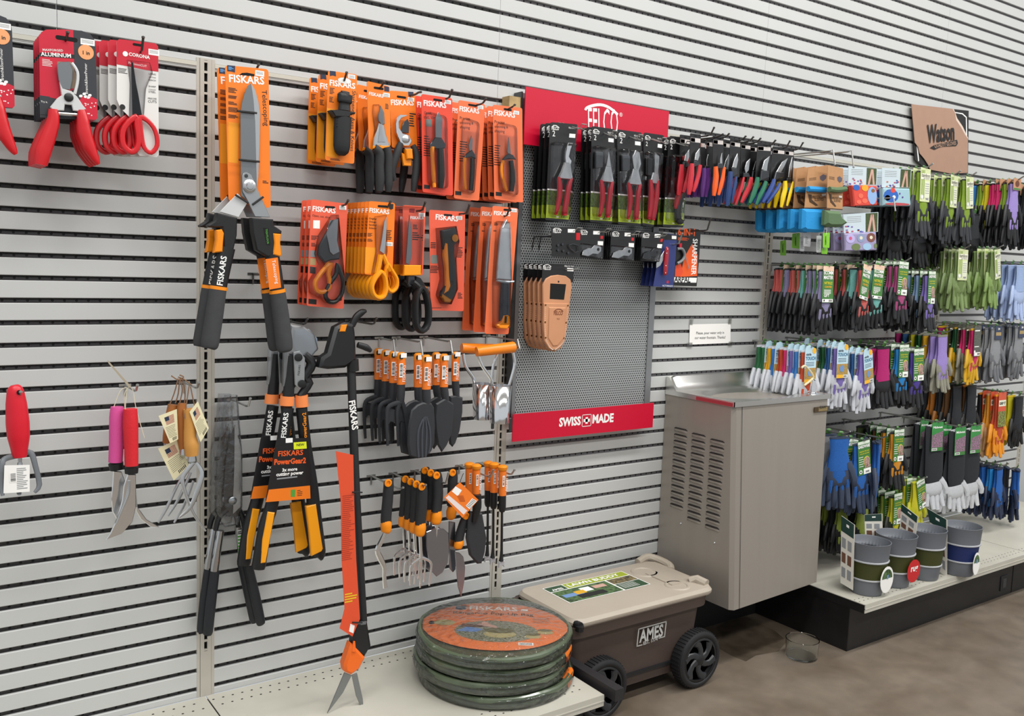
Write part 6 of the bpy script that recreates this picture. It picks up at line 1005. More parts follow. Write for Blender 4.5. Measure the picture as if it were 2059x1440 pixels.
# ================================================================ gloves and sleeves
KN = lambda h: mat('knit_'+h, h, .85, noise=.18, scale=350, bump=.25)
RB = lambda h: mat('rubber_'+h, h, .5, noise=.08, scale=120)
_ME = {}
def cache(key, fn):
    if key not in _ME:
        mb = fn(); me = bpy.data.meshes.new(key if isinstance(key, str) else key[0]); me.from_pydata([(v[0]*I, v[1]*I, v[2]*I) for v in mb.v], [], mb.f)
        for m in mb.m: me.materials.append(m)
        me.polygons.foreach_set('material_index', mb.i); me.polygons.foreach_set('use_smooth', [True]*len(mb.f)); me.update(); me.set_sharp_from_angle(angle=math.radians(40)); _ME[key] = me
    return _ME[key]
def glove_mb(which, cm, hm, L, flip, v, cl=2.3):
    "a limp hanging glove: z 0 at the cuff, fingers down to -L"
    rnd = random.Random(v*7+3); b = MB(); s = -1 if flip else 1; k = (L-cl)/6.9; bend = rnd.uniform(-.25, .25); Z = lambda z: -cl+(z+2.3)*k; D = lambda z: bend*((-Z(z))/L)**2*2-.05
    if which == 'cuff':
        P = [(0, 0, 0), (0, D(-1), -cl*.5), (0, D(-2.3), -cl), (.02*s, D(-3.6), Z(-3.6)), (.05*s, D(-4.4), Z(-4.4))]; b.sweep(P, [1.35, 1.3, 1.25, 1.55, 1.6] if cl < 6 else [1.75, 1.75, 1.75, 1.5, 1.2], cm, 12, .3 if cl < 6 else .2); b.sweep([(0, 0, .08), (0, 0, -.15)], 1.4, hm, 12, .32)
    elif which == 'back':
        P = [(-.05*s, D(-4)-.1, Z(-3.8)), (-.05*s, D(-5)-.16, Z(-5)), (0, D(-6)-.14, Z(-5.9))]; b.sweep(P, [1.2, 1.15, .9], cm, 10, .3)
        for x in (-1.15, -.38, .4, 1.15): b.sweep([(x*.95*s, D(-5.6)-.12, Z(-5.5)), (x*1.06*s, D(-7)-.1, Z(-6.7)), (x*1.1*s, D(-7.4)-.06, Z(-7.3))], [.3, .27, .1], cm, 7, .9)
    else:
        P = [(0, D(-3.6), Z(-3.9)), (.03*s, D(-4.4), Z(-4.5)), (.03*s, D(-5.3), Z(-5.3)), (0, D(-6.1), Z(-6.1)), (0, D(-6.4), Z(-6.35))]; b.sweep(P, [1.52, 1.72, 1.75, 1.6, 1.0], hm, 14, .25)
        for x, ln, r in ((-1.22, 8.2, .36), (-.42, 8.9, .4), (.42, 9.15, .41), (1.22, 8.7, .39)):
            f = rnd.uniform(-.12, .12); c = rnd.uniform(-.4, .25); P = [(x*s, D(-5.7), Z(-5.7)), (x*1.05*s+f*.3, D(-6.6)+c*.1, Z(-6.7)), (x*1.12*s+f*.6, D(-7.6)+c*.45, Z(-7.7)), (x*1.16*s+f, D(-ln)+c, Z(-ln+.12)), (x*1.16*s+f, D(-ln)+c, Z(-ln))]; b.sweep(P, [r*.95, r*1.05, r, r*.82, r*.35], hm, 8, .75)
        P = [(1.2*s, D(-3.4), Z(-3.5)), (1.75*s, D(-4.4)-.2, Z(-4.5)), (2.05*s, D(-5.4)-.35, Z(-5.5)), (2.1*s, D(-6.2)-.3, Z(-6.3)), (2.08*s, D(-6.2)-.3, Z(-6.45))]; b.sweep(P, [.6, .5, .44, .38, .18], hm, 8, .7)
    return b
def card_mb(kind):
    b = MB(); Q = lambda x0, x1, z0, z1, m, k=1: b.add([(x0, -.012*k, z0), (x1, -.012*k, z0), (x1, -.012*k, z1), (x0, -.012*k, z1)], [(0, 1, 2, 3)], m)
    def bar(x, z, w=.9): 
        Q(x, x+w, z, z+.4, WHT, 2)
        for k in range(8): Q(x+.08+k*(w-.15)/8, x+.08+(k+.55)*(w-.15)/8, z+.06, z+.34, BLKP, 3)
    tx = lambda s, m, x0, x1, z, k=3, bo=.02, hs=1: b.text(s, m, (x0, -.012*k, z), (x1, -.012*k, z), bold=bo, hs=hs)
    cir = lambda x, z, r, m, k=2, sx=1: b.add([(x+r*sx*math.cos(w), -.012*k, z+r*math.sin(w)) for w in [i*math.pi/8 for i in range(16)]], [tuple(range(16))], m)
    gp = mat('card_green', '3f7a34', .5, coat=.2); ye = mat('card_yellow', 'd9cf2a', .5); ph = mat('card_photo', '7a5a4a', .5, noise=.6, scale=200, col2='c9a8a0')
    if kind == 'touch':
        b.polyw([(-1.25, -4.9), (1.25, -4.9), (1.25, -.6), (.9, 0), (-.3, .5), (-1.0, .3), (-1.25, -.4)], mat('card_sky', 'b9d7e4', .5, coat=.2), 0, .04); cir(.75, -.35, .42, mat('card_sun', 'f0b428', .5)); tx('nitrile', NAVY, -1.0, .1, -1.0); tx('TOUCH', mat('touch_blue', '2b6f96', .5), -1.1, 1.1, -1.65, hs=1.1)
        for k in range(3): Q(-1, .8, -2.05-k*.22, -1.98-k*.22, NAVY)
        Q(-1.25, 1.25, -4.4, -2.8, mat('card_flowers', 'd98a4a', .5, noise=.7, scale=260, col2='5a8a4a')); cir(-.1, -3.5, .5, mat('photo_blue', '6d8fc0', .5), 3); Q(-1.25, .2, -4.9, -4.4, mat('card_sun', 'f0b428', .5)); bar(.2, -4.85)
    elif kind == 'eco':
        b.polyw([(-1.25, -5), (1.25, -5), (1.25, -.3), (.8, .4), (-.8, .4), (-1.25, -.3)], gp, 0, .04); Q(-1.2, 1.2, -.5, .2, mat('card_floral_pink', 'e8a8b8', .5, noise=.7, scale=300, col2='e8e0a0')); tx('ECOMM', WHT, -1.05, 1.05, -1.0, hs=1.2, bo=.03); tx('MASTER', WHT, -1.05, 1.05, -1.65, hs=1.2, bo=.03); tx('NITRILE', ye, -.9, .9, -2.4); tx('COATED', mat('card_sun', 'f0b428', .5), -.8, .8, -2.9)
        for k in range(4): Q(-.9, .7, -3.25-k*.16, -3.18-k*.16, WHT)
        tx('GIFT', WHT, -.9, .3, -4.2); Q(-1.2, 1.2, -4.95, -4.5, WHT); bar(.2, -4.92); cir(-.8, -4.7, .14, BLKP, 3)
    elif kind == 'gard':
        b.polyw([(-1.25, -5), (1.3, -5), (1.25, .2), (-1.25, .2)], gp, 0, .04); Q(-1.2, 1.2, -.3, .15, mat('card_white_green', 'dfe8d8', .5)); tx('GARDWARE', WHT, -1.2, 1.2, -.85, bo=.04, hs=1.5); tx('LIQUID PROOF', ye, -.95, .95, -1.5); tx('NYLON GLOVES', ye, -.85, .95, -1.85)
        for k in range(5): Q(-1.1, -.2, -2.3-k*.35, -2.22-k*.35, WHT)
        cir(.45, -3.0, .78, ye, 2, .85); cir(.5, -3.05, .72, ph, 3, .85); Q(.0, 1.2, -4.0, -3.6, ph, 3); cir(-.8, -4.5, .3, WHT, 2); cir(-.8, -4.5, .14, BLKP, 3); Q(-.2, 1.25, -4.95, -4.1, WHT); bar(.1, -4.8)
    elif kind == 'bamboo':
        b.polyw([(-1.2, -5), (1.2, -5), (1.25, 0), (-1.25, .2)], mat('card_pale_green', 'd4dca8', .45, coat=.4), 0, .04)
        for k in range(4): Q(-1.05+k*.24, -.92+k*.24, -4.6, -.2, mat('bamboo_stalk', '7a9a2a', .5))
        Q(-1.2, 1.22, -1.6, -.7, mat('card_cream', 'e8e8d0', .5), 2); tx('bamboo', BLKP, -1.0, 1.05, -1.25, 4, 0, 1.3); tx('gardener', GRYP, -.5, 1.05, -1.52, 4, 0); Q(-.1, 1.1, -4.4, -1.9, mat('card_cream2', 'd9dcc4', .5), 2)
        for k in range(5): Q(0, 1.0, -2.3-k*.35, -2.22-k*.35, GRYP, 3)
        cir(-.75, -4.3, .36, WHT, 3); cir(-.75, -4.3, .28, GRYP, 4); cir(-.75, -4.3, .24, WHT, 5); bar(.15, -4.75)
    elif kind == 'kraft':
        b.polyw([(-1.3, -1.6), (1.3, -1.6), (1.3, .4), (-1.3, .4)], mat('kraft_tag', 'b98a68', .6), 0, .06); cir(0, -.5, .55, mat('kraft_dark', '6a3a26', .6), 2, 1.3); Q(-1.2, 1.2, -1.55, -1.25, mat('card_green', '3f7a34', .5))
    elif kind == 'flower':
        b.polyw([(-1.1, -4.6), (1.1, -4.6), (1.1, .2), (-1.1, .2)], mat('vivid_green', '2f8a3c', .5, coat=.3), 0, .04); tx('Midwest', WHT, -.9, .9, -.8, bo=.03); b.add([(-1.05, -.024, -1.9), (1.05, -.024, -1.3), (1.05, -.024, -4.0), (-1.05, -.024, -4.0)], [(0, 3, 2, 1)], mat('flower_photo', 'b07aa0', .5, noise=.8, scale=260, col2='3a5a3a')); bar(-1, -4.5, 1.0); Q(.1, 1.05, -4.5, -4.05, gp, 2)
    elif kind == 'dark':
        b.polyw([(-1.0, -2.2), (1.0, -2.2), (1.0, .2), (-1.0, .2)], mat('card_navy', '2a3550', .5, coat=.3), 0, .05); Q(-.8, .8, -1.5, -.9, mat('card_tan', 'a89060', .5)); tx('3M', WHT, -.3, .3, -.5)
    elif kind == 'photo':
        b.polyw([(-1.4, -5), (1.4, -5), (1.4, .2), (-1.4, .2)], mat('camo_card', '5a5a48', .45, noise=.6, scale=150, col2='2c2c26', coat=.3), 0, .05); Q(-1.2, .8, -.7, -.5, WHT, 2); Q(-1.2, 1.2, -4.9, -4.3, WHT, 2); bar(0, -4.8, 1.2); cir(-1.0, -4.2, .3, WHT, 2); Q(-1.2, .6, -3.4, -3.25, WHT, 2)
    elif kind == 'it':
        b.polyw([(-1.3, -6), (1.3, -6), (1.3, .2), (-1.3, .2)], mat('brick_orange', 'd2522a', .5, coat=.2), 0, .05); Q(-1.2, 1.2, -2.3, -1.2, mat('card_cream', 'e8e8d0', .5), 2); tx('GRIP IT', BLKP, -1.05, 1.05, -2.0, bo=.04); Q(-1.25, 1.25, -6, -3.2, mat('card_green2', '8aa04a', .5, noise=.6, scale=120, col2='5a3a2a'), 2)
    return b
def tab_mb(c): b = MB(); b.sweep([(0, .0, .25), (0, -.25, .8), (0, -.1, .95)], [.5, .35, .2], c, 6, .2); return b
def inst(name, me, par, loc=(0, 0, 0), rz=0, ry=0, rx=0):
    o = bpy.data.objects.new(name, me); COL.objects.link(o); o.parent = par; o.location = Vector(loc)*I; o.rotation_euler = (rx, ry, rz); return o
def pair(p, colour, hand, label, group, card='gard', L=9.4, rz=0, v=0, back=None, cl=2.3, ctilt=0, cat='gloves', name='glove_pair', cardx=-.1, sx=1):
    r = bpy.data.objects.new(name, None); COL.objects.link(r); r.empty_display_size = .02; r.location = W3(p); r.rotation_euler = (0, 0, rz); r.scale = (sx, 1, 1); tag(r, label, cat, group)
    cm, hm = KN(colour), RB(hand) if isinstance(hand, str) else hand
    for s in (0, 1):
        vv = (v*2+s) % 6; off = (.22 if s else -.2, .3 if s else -.14, -.25 if s else 0); ry = .06 if s else -.05
        g = inst('glove', cache(('hand', hand, L, s, vv, cl), lambda: glove_mb('hand', cm, hm, L, s, vv, cl)), r, off, 0, ry)
        inst('cuff', cache(('cuff', colour, hand, L, s, vv, cl), lambda: glove_mb('cuff', cm, hm, L, s, vv, cl)), g)
        if back and s == 0: inst('knit_back', cache(('back', back, L, s, vv, cl), lambda: glove_mb('back', KN(back), hm, L, s, vv, cl)), g)
    if card: inst('card', cache('card_'+card, lambda: card_mb(card)), r, (cardx, -.62, .35), 0, ctilt, -.04)
    inst('hang_tab', cache('hang_tab', lambda: tab_mb(mat('tab_green', '4a7a3a', .5))), r); return r
CN = {'c9605a': 'coral', '6fb0a8': 'aqua', '8a84a8': 'lavender grey', '7a6ab0': 'violet', '22252a': 'black', '2f5f96': 'blue', 'a8487a': 'berry pink', '7a96b8': 'pale blue', '4a5a30': 'dark green', '6a7f48': 'bamboo green', 'b01a6a': 'magenta', '4a3a90': 'purple', '7d9a2a': 'lime', 'c8c020': 'yellow', '8d8f92': 'grey', '1f5fae': 'bright blue', '3a7ac0': 'sky blue', 'd08a20': 'amber', '5a3a18': 'brown', 'b06a20': 'orange', 'd9ddE0': 'white', '9a86c8': 'lilac', 'd02a6a': 'hot pink', '2a6a40': 'forest green', '9ab0d8': 'marled light blue', 'c04a2a': 'rust', 'e8b020': 'golden', '1b7fc4': 'azure', '90a040': 'olive lime', 'c03a40': 'red', 'b8c0c8': 'silver'}
def row(px, Y, z, cols, dy, desc, grp, card, hand='1d1e21', L=9.4, rz=0, back=True, cl=2.3, cat='gloves', name='glove_pair', cards=None, D=None, hk=True, ct=0, sx=1):
    "gloves on one peg; px = pixel x (and y) of the front one; z = height of the peg"
    p = at(px[0], px[1], Y); X = p.x; zz = p.z if z is None else z; n = len(cols)
    for k, c in enumerate(cols):
        o = ORD[k] if 0 < k < n-1 else ('front pair' if k == 0 else 'hindmost')
        if n == 1: o = 'only pair'
        hd = hand[k % len(hand)] if isinstance(hand, (list, tuple)) else hand
        pair((X+random.uniform(-.12, .12), Y+dy*k, zz-.55), c, hd, o+' of the '+desc+', '+CN.get(c, 'dark'), grp, (cards[k] if cards and k < len(cards) else card) if (k < 3 or k % 2) else None, L, rz+random.uniform(-.12, .12), (k+int(px[0])) % 3, c if back else None, cl, ct if k == 0 else random.uniform(-.06, .06), cat, name, sx=sx)
    if hk:
        m = MB(); D_ = Y-1.6; m.sweep([(X, .3, zz), (X, -.4, zz), (X, D_+.9, zz+.05), (X, D_, zz+.6)], .13, HOOKC, 7); m.box(X-.55, X+.55, -.06, .05, zz-.12, zz+.12, HOOKC); m.box(X-.09, X+.09, -.1, -.04, zz-1, zz, HOOKC)
        solo('peg_hook', m, 'steel peg hook of the '+desc, 'peg hook', (X, 0, zz))
BK = '1d1e21'
# middle row
Yg = -9.6
row((1660, 535), Yg, None, ['8a84a8', '8a84a8', '8a84a8', '6fb0a8', 'c9605a', 'c9605a', '8a84a8', 'c9605a', 'c9605a'], .98, 'coral and lavender gloves, left end of the middle row', 'coral and lavender gloves, left end of the middle glove row', 'eco')
row((1738, 533), Yg, None, ['c9605a', '6fb0a8', 'c9605a', 'c9605a', '8a84a8'], 1.3, 'coral and aqua gloves, second peg of the middle row', 'coral and aqua gloves, second peg of the middle row', 'eco', ct=.18, cards=['eco', None])
row((1762, 533), Yg+1.2, None, ['6fb0a8', '6fb0a8'], 2, 'aqua gloves beside the tilted green card', 'aqua gloves in the middle row', 'eco', ct=.08)
row((1812, 526), Yg, None, ['a8487a', 'a8487a', '2f5f96', '2f5f96', '2f5f96', '4a5a30'], 1.3, 'pink and blue gloves in mid row', 'pink and blue gloves of the middle row', 'gard', ct=.05)
row((1868, 545), Yg-.6, None, ['7a6ab0', '7a96b8', '7a96b8', '7a96b8', '22252a'], 1.5, 'violet and pale blue gloves in mid row', 'violet and pale blue gloves of the middle row', 'gard')
row((1932, 500), Yg, None, ['6a7f48']*7, 1.3, 'thick bamboo green gloves, left peg', 'bamboo green gloves, left peg', 'bamboo', '7a8f58', L=10)
row((1998, 500), Yg, None, ['6a7f48']*5, 1.3, 'thick bamboo green gloves, right peg', 'bamboo green gloves, right peg', 'bamboo', '7f9a55', L=10, ct=-.18)
row((2052, 528), Yg, None, ['9ab0d8']*4, 1.4, 'marled light blue gloves at the right edge', 'marled light blue gloves', None, 'a9bbe0', L=10, back=False)
# top row
row((1856, 338), Yg-.6, None, ['7d9a2a']*6, 1.3, 'lime and black bamboo gloves beside the torn sign', 'lime and black bamboo gloves, left peg', 'bamboo', '2c2e33', L=10.5)
row((1912, 352), Yg, None, ['7d9a2a']*5, 1.3, 'lime and black gloves under the torn sign, left', 'lime and black gloves, middle peg', 'bamboo', '2c2e33', L=10.5)
row((1944, 355), Yg-.6, None, ['7d9a2a']*4, 1.5, 'lime and black gloves under the torn sign, right', 'lime and black gloves, right peg', 'bamboo', '2c2e33', L=10.5, ct=-.1)
row((2040, 362), Yg, None, ['9a86c8', '7d9a2a', 'd02a6a', 'd02a6a', 'c8c020', '7d9a2a', '3a7ac0', '22252a'], 1.1, 'black gloves with kraft tags, top right', 'black kraft-tagged gloves, top right', 'kraft', '141518', L=11)
row((2085, 372), Yg, None, ['22252a']*5, 1.4, 'black gloves at the top right edge', 'black gloves at the top right edge', 'kraft', '141518', L=11)
# black gloves behind, second tier of the top rows
for i, (x, y) in enumerate(((1800, 425), (1850, 430), (1900, 432), (1960, 425))):
    row((x, y), -6.2, None, ['22252a']*4, 1.3, 'plain black gloves low in the top tier, peg '+['one', 'two', 'three', 'four'][i], 'plain black gloves of the low tier', None, '101114', L=8.5, back=False, hk=False)
# lower row
W_ = 'c9ccd2'
row((1624, 697), Yg, None, ['c04a2a', '3a7ac0', '7a6ab0', 'd02a6a', 'c04a2a', '3a7ac0', 'e8b020', '2a6a40', '2a6a40'], .98, 'multicoloured white-dipped gloves above the fountain', 'multicoloured white-dipped gloves above the fountain', 'touch', [W_, W_], L=9)
row((1690, 690), Yg, None, ['7a6ab0', '2f5f96', '2a6a40', '2a6a40', 'c03a40', '5a3a18', '3a7ac0'], 1.2, 'white-dipped gloves on the second peg above the fountain', 'white-dipped gloves, second peg', 'touch', W_, L=9.2)
row((1738, 702), Yg-.8, None, ['7a6ab0', '2f5f96', '7a6ab0', '2f5f96'], 1.2, 'violet white-dipped gloves on the third peg', 'violet white-dipped gloves, third peg', 'touch', W_, L=9.2, ct=-.14)
row((1778, 692), Yg, None, ['b01a6a', 'b01a6a', 'a8487a', '22252a'], 1.4, 'magenta-cuffed black gloves', 'magenta-cuffed black gloves', None, BK, L=9.6, cl=3.2, back=False)
row((1812, 692), Yg-.2, None, ['1b7fc4', '22252a', '22252a'], 1.4, 'azure and black gloves beside the magenta cuffs', 'azure and black gloves', 'gard', BK, L=9.2)
row((1842, 700), Yg-.6, None, ['4a3a90', '22252a', '22252a', '2a6a40'], 1.5, 'purple and black gloves', 'purple and black gloves', 'gard', BK, L=9.2, ct=-.04)
row((1895, 668), Yg-.4, None, ['9a86c8', '9a86c8', 'e8b020', '2a6a40', 'c8c020', '2f5f96', 'b01a6a'], 1.2, 'lilac and grey gloves with yellow fingers', 'lilac and grey gloves', None, ['8a8878', '6a6a68', '8a8878'], L=9.6, cl=2.8)
row((1960, 655), Yg, None, ['d02a6a', 'd02a6a', '2a6a40', 'c8c020', 'b01a6a'], 1.4, 'hot pink and yellow gloves', 'hot pink and yellow gloves', 'photo', ['d8a81c', '8a8878'], L=9.6)
row((2003, 655), Yg, None, ['8d8f92']*5, 1.3, 'grey dipped work gloves, left peg', 'grey work gloves, left peg', 'dark', '6a6c70', L=9.6)
row((2050, 652), Yg, None, ['8d8f92']*5, 1.3, 'grey dipped work gloves, right peg', 'grey work gloves, right peg', 'dark', '6a6c70', L=9.6)
# row below
row((1690, 872), Yg-1.2, None, ['1f5fae', '8d8f92', '1f5fae'], 2.2, 'blue and slate gloves beside the fountain edge', 'blue and slate gloves, left peg', None, '3a4458', L=11, rz=-.5, back=True, sx=1.15)
row((1730, 885), Yg-1.4, None, ['1f5fae', '1f5fae', '8d8f92', 'd08a20', 'd08a20'], 1.9, 'bright blue gloves with the large green card', 'bright blue gloves, middle peg', 'gard', '2f3a50', L=11, ct=-.1, sx=1.2)
row((1765, 880), Yg-1.6, None, ['1f5fae', '1f5fae', '8d8f92'], 2.2, 'blue gloves right of the large green card', 'blue gloves splayed right', None, '3a4458', L=11.5, rz=.7, back=True, sx=1.15)
row((1802, 862), Yg, None, ['d08a20', 'd08a20', '5a3a18', '22252a', '4a5a30'], 1.5, 'amber and black gloves beside the long black gauntlets', 'amber and black gloves', 'gard', '1d1e21', L=9.4)
row((1955, 770), -8.4, None, ['22252a', '5a3a18', '22252a', '22252a', 'b06a20', '5a3a18', '22252a'], 1.0, 'black and orange mechanic gloves', 'black and orange mechanic gloves', None, ['1b1a19', 'b87020', '1b1a19', '2a2018'], L=12, cl=3.5, back=True)
row((1925, 770), -7.6, None, ['22252a', '5a3a18', '22252a', 'b06a20', '22252a'], 1.3, 'dark brown and black gloves left of the mechanic gloves', 'dark brown and black gloves', None, ['1b1a19', '1b1a19', 'a8681e'], L=11, cl=3.5, back=True, hk=False)
row((2010, 788), Yg, None, ['c04a2a', 'd08a20', '22252a'], 1.4, 'orange garden gloves with the tall orange card', 'orange garden gloves', 'it', ['e8941c', 'c8a070'], L=11.5, cl=4)
row((2050, 792), Yg, None, ['22252a', 'c8c020', '22252a', '22252a'], 1.4, 'black and yellow gloves at the right edge', 'black and yellow gloves, right edge', None, ['151515', 'd8b81c'], L=9.5, cl=3)
# gauntlets with white hands, long black cuffs
for (x, y, n, d) in ((1880, 848, 2, 'left'), (1926, 858, 2, 'middle'), (1957, 855, 2, 'right')): row((x, y), Yg-.4, None, ['22252a']*n, 2.4, 'long black gauntlets with white hands, '+d+' peg', 'white-handed gauntlets, '+d+' peg', 'flower', 'c4c6ca', L=14.5, cl=8.2, back=False, cat='gauntlets', name='gauntlet_pair', sx=1.35)
row((2010, 935), Yg-.8, None, ['1f5fae', '1b7fc4', '1f5fae', '8d8f92', '22252a'], 1.3, 'blue and navy gloves hanging low at the right', 'blue and navy gloves, low right', None, '1f2a45', L=9.5, rz=.1)
row((2045, 938), Yg-.6, None, ['1f5fae', '22252a', '1f5fae'], 2.1, 'blue gloves splayed at the low right edge', 'blue gloves splayed low right', None, '1f2a45', L=9.8, rz=.7, hk=False)
# neon gloves at the bottom
row((1695, 1005), -8.2, None, ['90a040', '22252a', '90a040', '22252a', '90a040'], 1.3, 'lime and black gloves low beside the fountain', 'lime and black gloves, low left', None, '17181a', L=8.2, hk=False)
row((1735, 1002), -8.2, None, ['90a040', '22252a', '90a040', '22252a'], 1.3, 'lime and black gloves behind the second bucket card', 'lime and black gloves, low middle', None, '17181a', L=8.4, hk=False)
row((1800, 990), -8.6, None, ['c8c020', '90a040', '22252a', '90a040'], 1.4, 'neon yellow gloves above the bucket cards', 'neon yellow gloves, low middle', 'gard', '22251c', L=9, hk=False)
row((1845, 962), -9.8, None, ['c8c020', 'c8c020', '90a040', '22252a'], 1.4, 'neon yellow gloves with tilted green card before the gauntlets', 'neon yellow gloves, low right', 'gard', 'b8b81c', L=9, ct=-.25)
# ---- arm sleeves and patterned packs
KR = mat('kraft_card', 'b98a5e', .6, noise=.06, scale=60); ZW = lambda *p: zm(1540, 320, 6.434, p)
def sleeve(q, fab, fq, roll, y, n, dy, what, tipm, fm):
    t = T('protective_sleeves', 'x', 'arm sleeves', (at(*q[0], y).x, y, at(*q[0], y).z)); b = MB(); b.polyw(rquad(q, y, .08), KR, y, .05); A = [at(*p, y-.012) for p in q]; f = lambda u, v: A[0].lerp(A[1], u).lerp(A[3].lerp(A[2], u), v)
    qd = lambda u0, u1, v0, v1, m: b.add([f(u, v) for u, v in ((u0, v0), (u1, v0), (u1, v1), (u0, v1))], [(0, 1, 2, 3)], m)
    dk = mat('kraft_ink', '4a3420', .6); b.text('PROTECTIVE', dk, f(.32, .76), f(.95, .75), bold=.02); b.text('SLEEVES', dk, f(.42, .82), f(.85, .815), bold=.02); b.add([f(.1, .64), f(.28, .66), f(.3, .78), f(.6, .92), f(.5, .94), f(.2, .84)], [(0, 1, 2, 3, 4, 5)], dk)
    b.add([f(.62, .24), f(.78, .2), f(.95, .24), f(.93, .31), f(.78, .36), f(.64, .31)], [(0, 1, 2, 3, 4, 5)], mat('kraft_badge', '5a5460', .6)); qd(.0, 1, .975, 1, dk)
    for k in range(3): qd(.1, .45, .25+k*.025, .26+k*.025, dk)
    qd(.75, .95, .66, .71, WHT); t.part('kraft_card', b); b = MB(); P = [at(*p, y-.3) for p in roll]; P, R = smooth(P, [.38]*len(P)); b.sweep(P, R, fm, 8); t.part('rolled_cuff', b)
    b = MB(); b.poly(fq, fm, y-.6, .9, .4); 
    t.part('sleeve_fabric', b); stack(t, n, dy, what, what); return t
BF = mat('sleeve_blue', '1f8fd0', .8, bump=.3, scale=120); GF = mat('sleeve_green', '56704e', .8, bump=.3, scale=120)
hook(ZW((895, 70))[0], 11, 0, 'steel peg hook holding the blue sleeves on kraft cards', HOOKC); hook(ZW((1135, 105))[0], 12.5, 0, 'steel peg hook holding the green sleeves on kraft cards', HOOKC)
sleeve(ZW((545, 120), (800, 75), (788, 640), (498, 640)), BF, ZW((500, 640), (782, 650), (775, 940), (705, 950), (528, 938), (490, 900)), ZW((545, 385), (660, 392), (775, 400)), -10, 5, 1.9, 'the blue arm sleeves on kraft cards', 0, BF)
sleeve(ZW((800, 75), (1000, 120), (992, 660), (790, 645)), GF, ZW((795, 660), (985, 675), (1000, 740), (1085, 820), (1040, 850), (990, 880), (850, 880), (785, 850)), ZW((820, 390), (920, 400), (1030, 385)), -11.4, 4, 2.0, 'the green arm sleeves on kraft cards', 0, GF)
for i, (q, m_) in enumerate(((ZW((190, 1060), (262, 1045), (262, 1250), (188, 1245)), 'tag_lime'), (ZW((345, 965), (440, 955), (440, 1160), (340, 1150)), 'tag_lime'), (ZW((445, 1010), (505, 1010), (495, 1195), (440, 1190)), 'tag_white'), (ZW((490, 950), (585, 955), (575, 1135), (485, 1125)), 'tag_white'), (ZW((660, 990), (722, 990), (712, 1210), (655, 1208)), 'tag_white'), (ZW((740, 955), (828, 950), (822, 1150), (738, 1145)), 'tag_lime'), (ZW((725, 1150), (800, 1150), (795, 1230), (718, 1225)), 'tag_lime'))):
    y = [-3, -7, -8, -9, -10.2, -11.4, -10.8][i]; b = MB(); b.polyw(rquad(q, y, .15), mat(m_, '7cc02a' if m_ == 'tag_lime' else 'dcdce0', .5), y, .05)
    a, c = q[0], q[2]; xm = (a[0]+c[0])/2
    if m_ == 'tag_lime': b.text('FARMERS', BLKP, (xm-2.2, a[1]+7), (xm-2.2, c[1]-6), y-.02, bold=.02, hs=1.2)
    else: lines(b, [(xm-3, a[1]+8), (xm+3, c[1]-5)], 8, y-.02, GRYP)
    b.sweep([(at(xm, a[1]+3, y).x, y, at(xm, a[1]+3, y).z), (at(xm, a[1]-2, y).x+.2, y+.1, at(xm, a[1]-8, y).z+.4)], .03, WHT, 4); solo('hang_tag', b, ['lone lime hang tag nearest the upright, under the sleeves', 'lime hang tag second from the upright, under the sleeves', 'lower narrow white hang tag under the blue sleeves', 'wide white hang tag under the front blue sleeve', 'narrow white hang tag on a visible string loop', 'lime hang tag right of the string-loop white tag', 'short lime hang tag lowest of the right-hand group'][i], 'hang tag', at(xm, a[1], y))
def arm_pack(q, fq, cols, y, n, dy, what, pat):
    t = T('patterned_sleeve_pack', 'x', 'arm sleeves', (at(*q[0], y).x, y, at(*q[0], y).z)); b = MB(); b.polyw(rquad(q, y, .06), mat('ice_card', 'c4d2d8', .5, coat=.3), y, .05); A = [at(*p, y-.012) for p in q]; f = lambda u, v, k=0: A[0].lerp(A[1], u).lerp(A[3].lerp(A[2], u), v)-Vector((0, .01*k, 0))
    qd = lambda u0, u1, v0, v1, m, k=0: b.add([f(u, v, k) for u, v in ((u0, v0), (u1, v0), (u1, v1), (u0, v1))], [(0, 1, 2, 3)], m)
    qd(.63, .98, .03, .98, mat('hedge_photo', '4a5a30', .6, noise=.5, scale=150)); 
    for u in ((.68, .78, .74, .84), (.86, .8, .92, .94)): b.add([f(u[1], .1, 1), f(u[1]+.06, .1, 1), f(u[0]+.07, .98, 1), f(u[0], .98, 1)], [(0, 1, 2, 3)], mat('photo_skin', 'c9a090', .5))
    for k in range(4): qd(.1, .5, .15+k*.09, .17+k*.09, GRYP)
    for k in range(12): u, v = random.uniform(.02, .55), random.uniform(.6, .95); qd(u, u+.06, v, v+.07, mat('blob_%d' % (k % 4), ('b04a6a', '3a4a9a', 'c06a50', '7a6aa8')[k % 4], .5), 1)
    t.part('photo_card', b); b = MB(); b.poly(fq, cols[0], y-.55, .65, .15); A = [at(*p, y-.57) for p in fq[:4]]; g = lambda u, v, k=0: A[0].lerp(A[1], u).lerp(A[3].lerp(A[2], u), v)-Vector((0, .01*k, 0))
    for (u, v, ru, rv, m) in pat: b.add([g(u+ru*math.cos(w), v+rv*math.sin(w), 1+(ru < .1)) for w in [-k*math.pi/6 for k in range(12)]], [tuple(range(12))], m)
    t.part('folded_fabric', b); stack(t, n, dy, what, what); return t
P_ = lambda n, h: mat('print_'+n, h, .7)
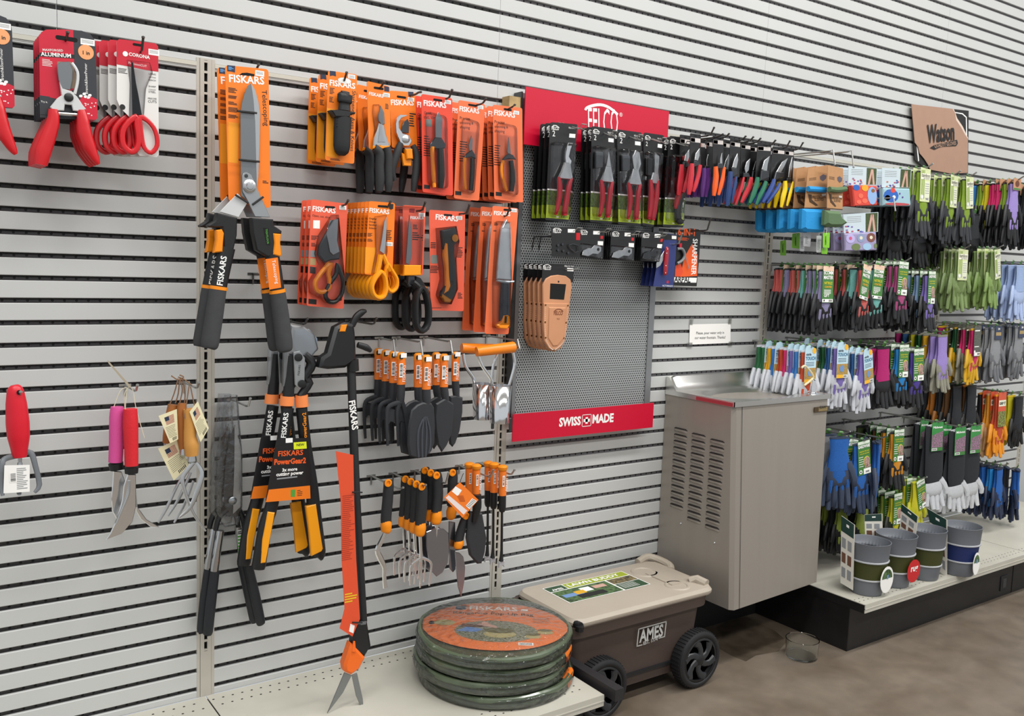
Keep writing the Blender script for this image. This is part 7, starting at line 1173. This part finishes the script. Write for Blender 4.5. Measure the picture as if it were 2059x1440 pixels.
arm_pack(ZW((1070, 90), (1442, 115), (1432, 335), (1062, 335)), ZW((1120, 340), (1440, 345), (1445, 600), (1150, 610)), [P_('scarlet', 'd8483a')], -9.5, 3, 2.0, 'the red and sky blue patterned sleeve packs', [(.78, .5, .2, .45, P_('sky', '8fb0dc')), (.5, .12, .14, .16, P_('amber', 'e8a52a')), (.15, .1, .14, .14, P_('royal', '2a62b8')), (.82, .25, .08, .1, P_('brown', '8a5a30')), (.3, .5, .1, .12, P_('coral', 'f06a50')), (.45, .75, .12, .12, P_('coral', 'f06a50')), (.2, .8, .1, .1, P_('coral', 'f06a50'))])
arm_pack(ZW((1502, 110), (1885, 130), (1865, 370), (1500, 365)), ZW((1520, 375), (1865, 380), (1880, 610), (1520, 600)), [P_('mist', '9cc0cc')], -9.5, 3, 2.0, 'the blue medallion patterned sleeve packs', [(.28, .42, .27, .38, P_('royal', '2a62b8')), (.15, .55, .1, .16, P_('aqua', 'a8dcec')), (.38, .5, .06, .1, WHT), (.35, .12, .09, .14, P_('scarlet', 'd8483a')), (.6, .3, .03, .05, P_('purple', '5a3a90')), (.7, .5, .03, .05, P_('purple', '5a3a90')), (.5, .9, .45, .08, P_('scarlet2', 'b84a50'))])
arm_pack(ZW((1000, 715), (1455, 685), (1450, 940), (1010, 960)), ZW((1020, 965), (1430, 945), (1440, 1180), (1030, 1190)), [P_('lilac', '9c94b8')], -9.8, 3, 1.8, 'the lilac hexagon patterned sleeve packs', [(.17, .3, .14, .26, P_('pale', 'b8b0e0')), (.5, .28, .13, .25, P_('steel', '8a98b8')), (.82, .28, .14, .26, P_('umber', '7a4a40')), (.17, .28, .05, .1, P_('rose', 'c85a80')), (.5, .28, .05, .1, P_('cream', 'e0d8c0')), (.82, .28, .05, .1, P_('cream', 'e0d8c0')), (.33, .78, .14, .2, P_('moss', '6a7a4a')), (.68, .78, .14, .2, P_('ice', '9cc0dc')), (.95, .75, .05, .15, P_('moss', '6a7a4a'))])
hook(ZW((1675, 668))[0], 12, -6+.4, 'steel peg hook beneath the blue medallion packs', HOOKC)
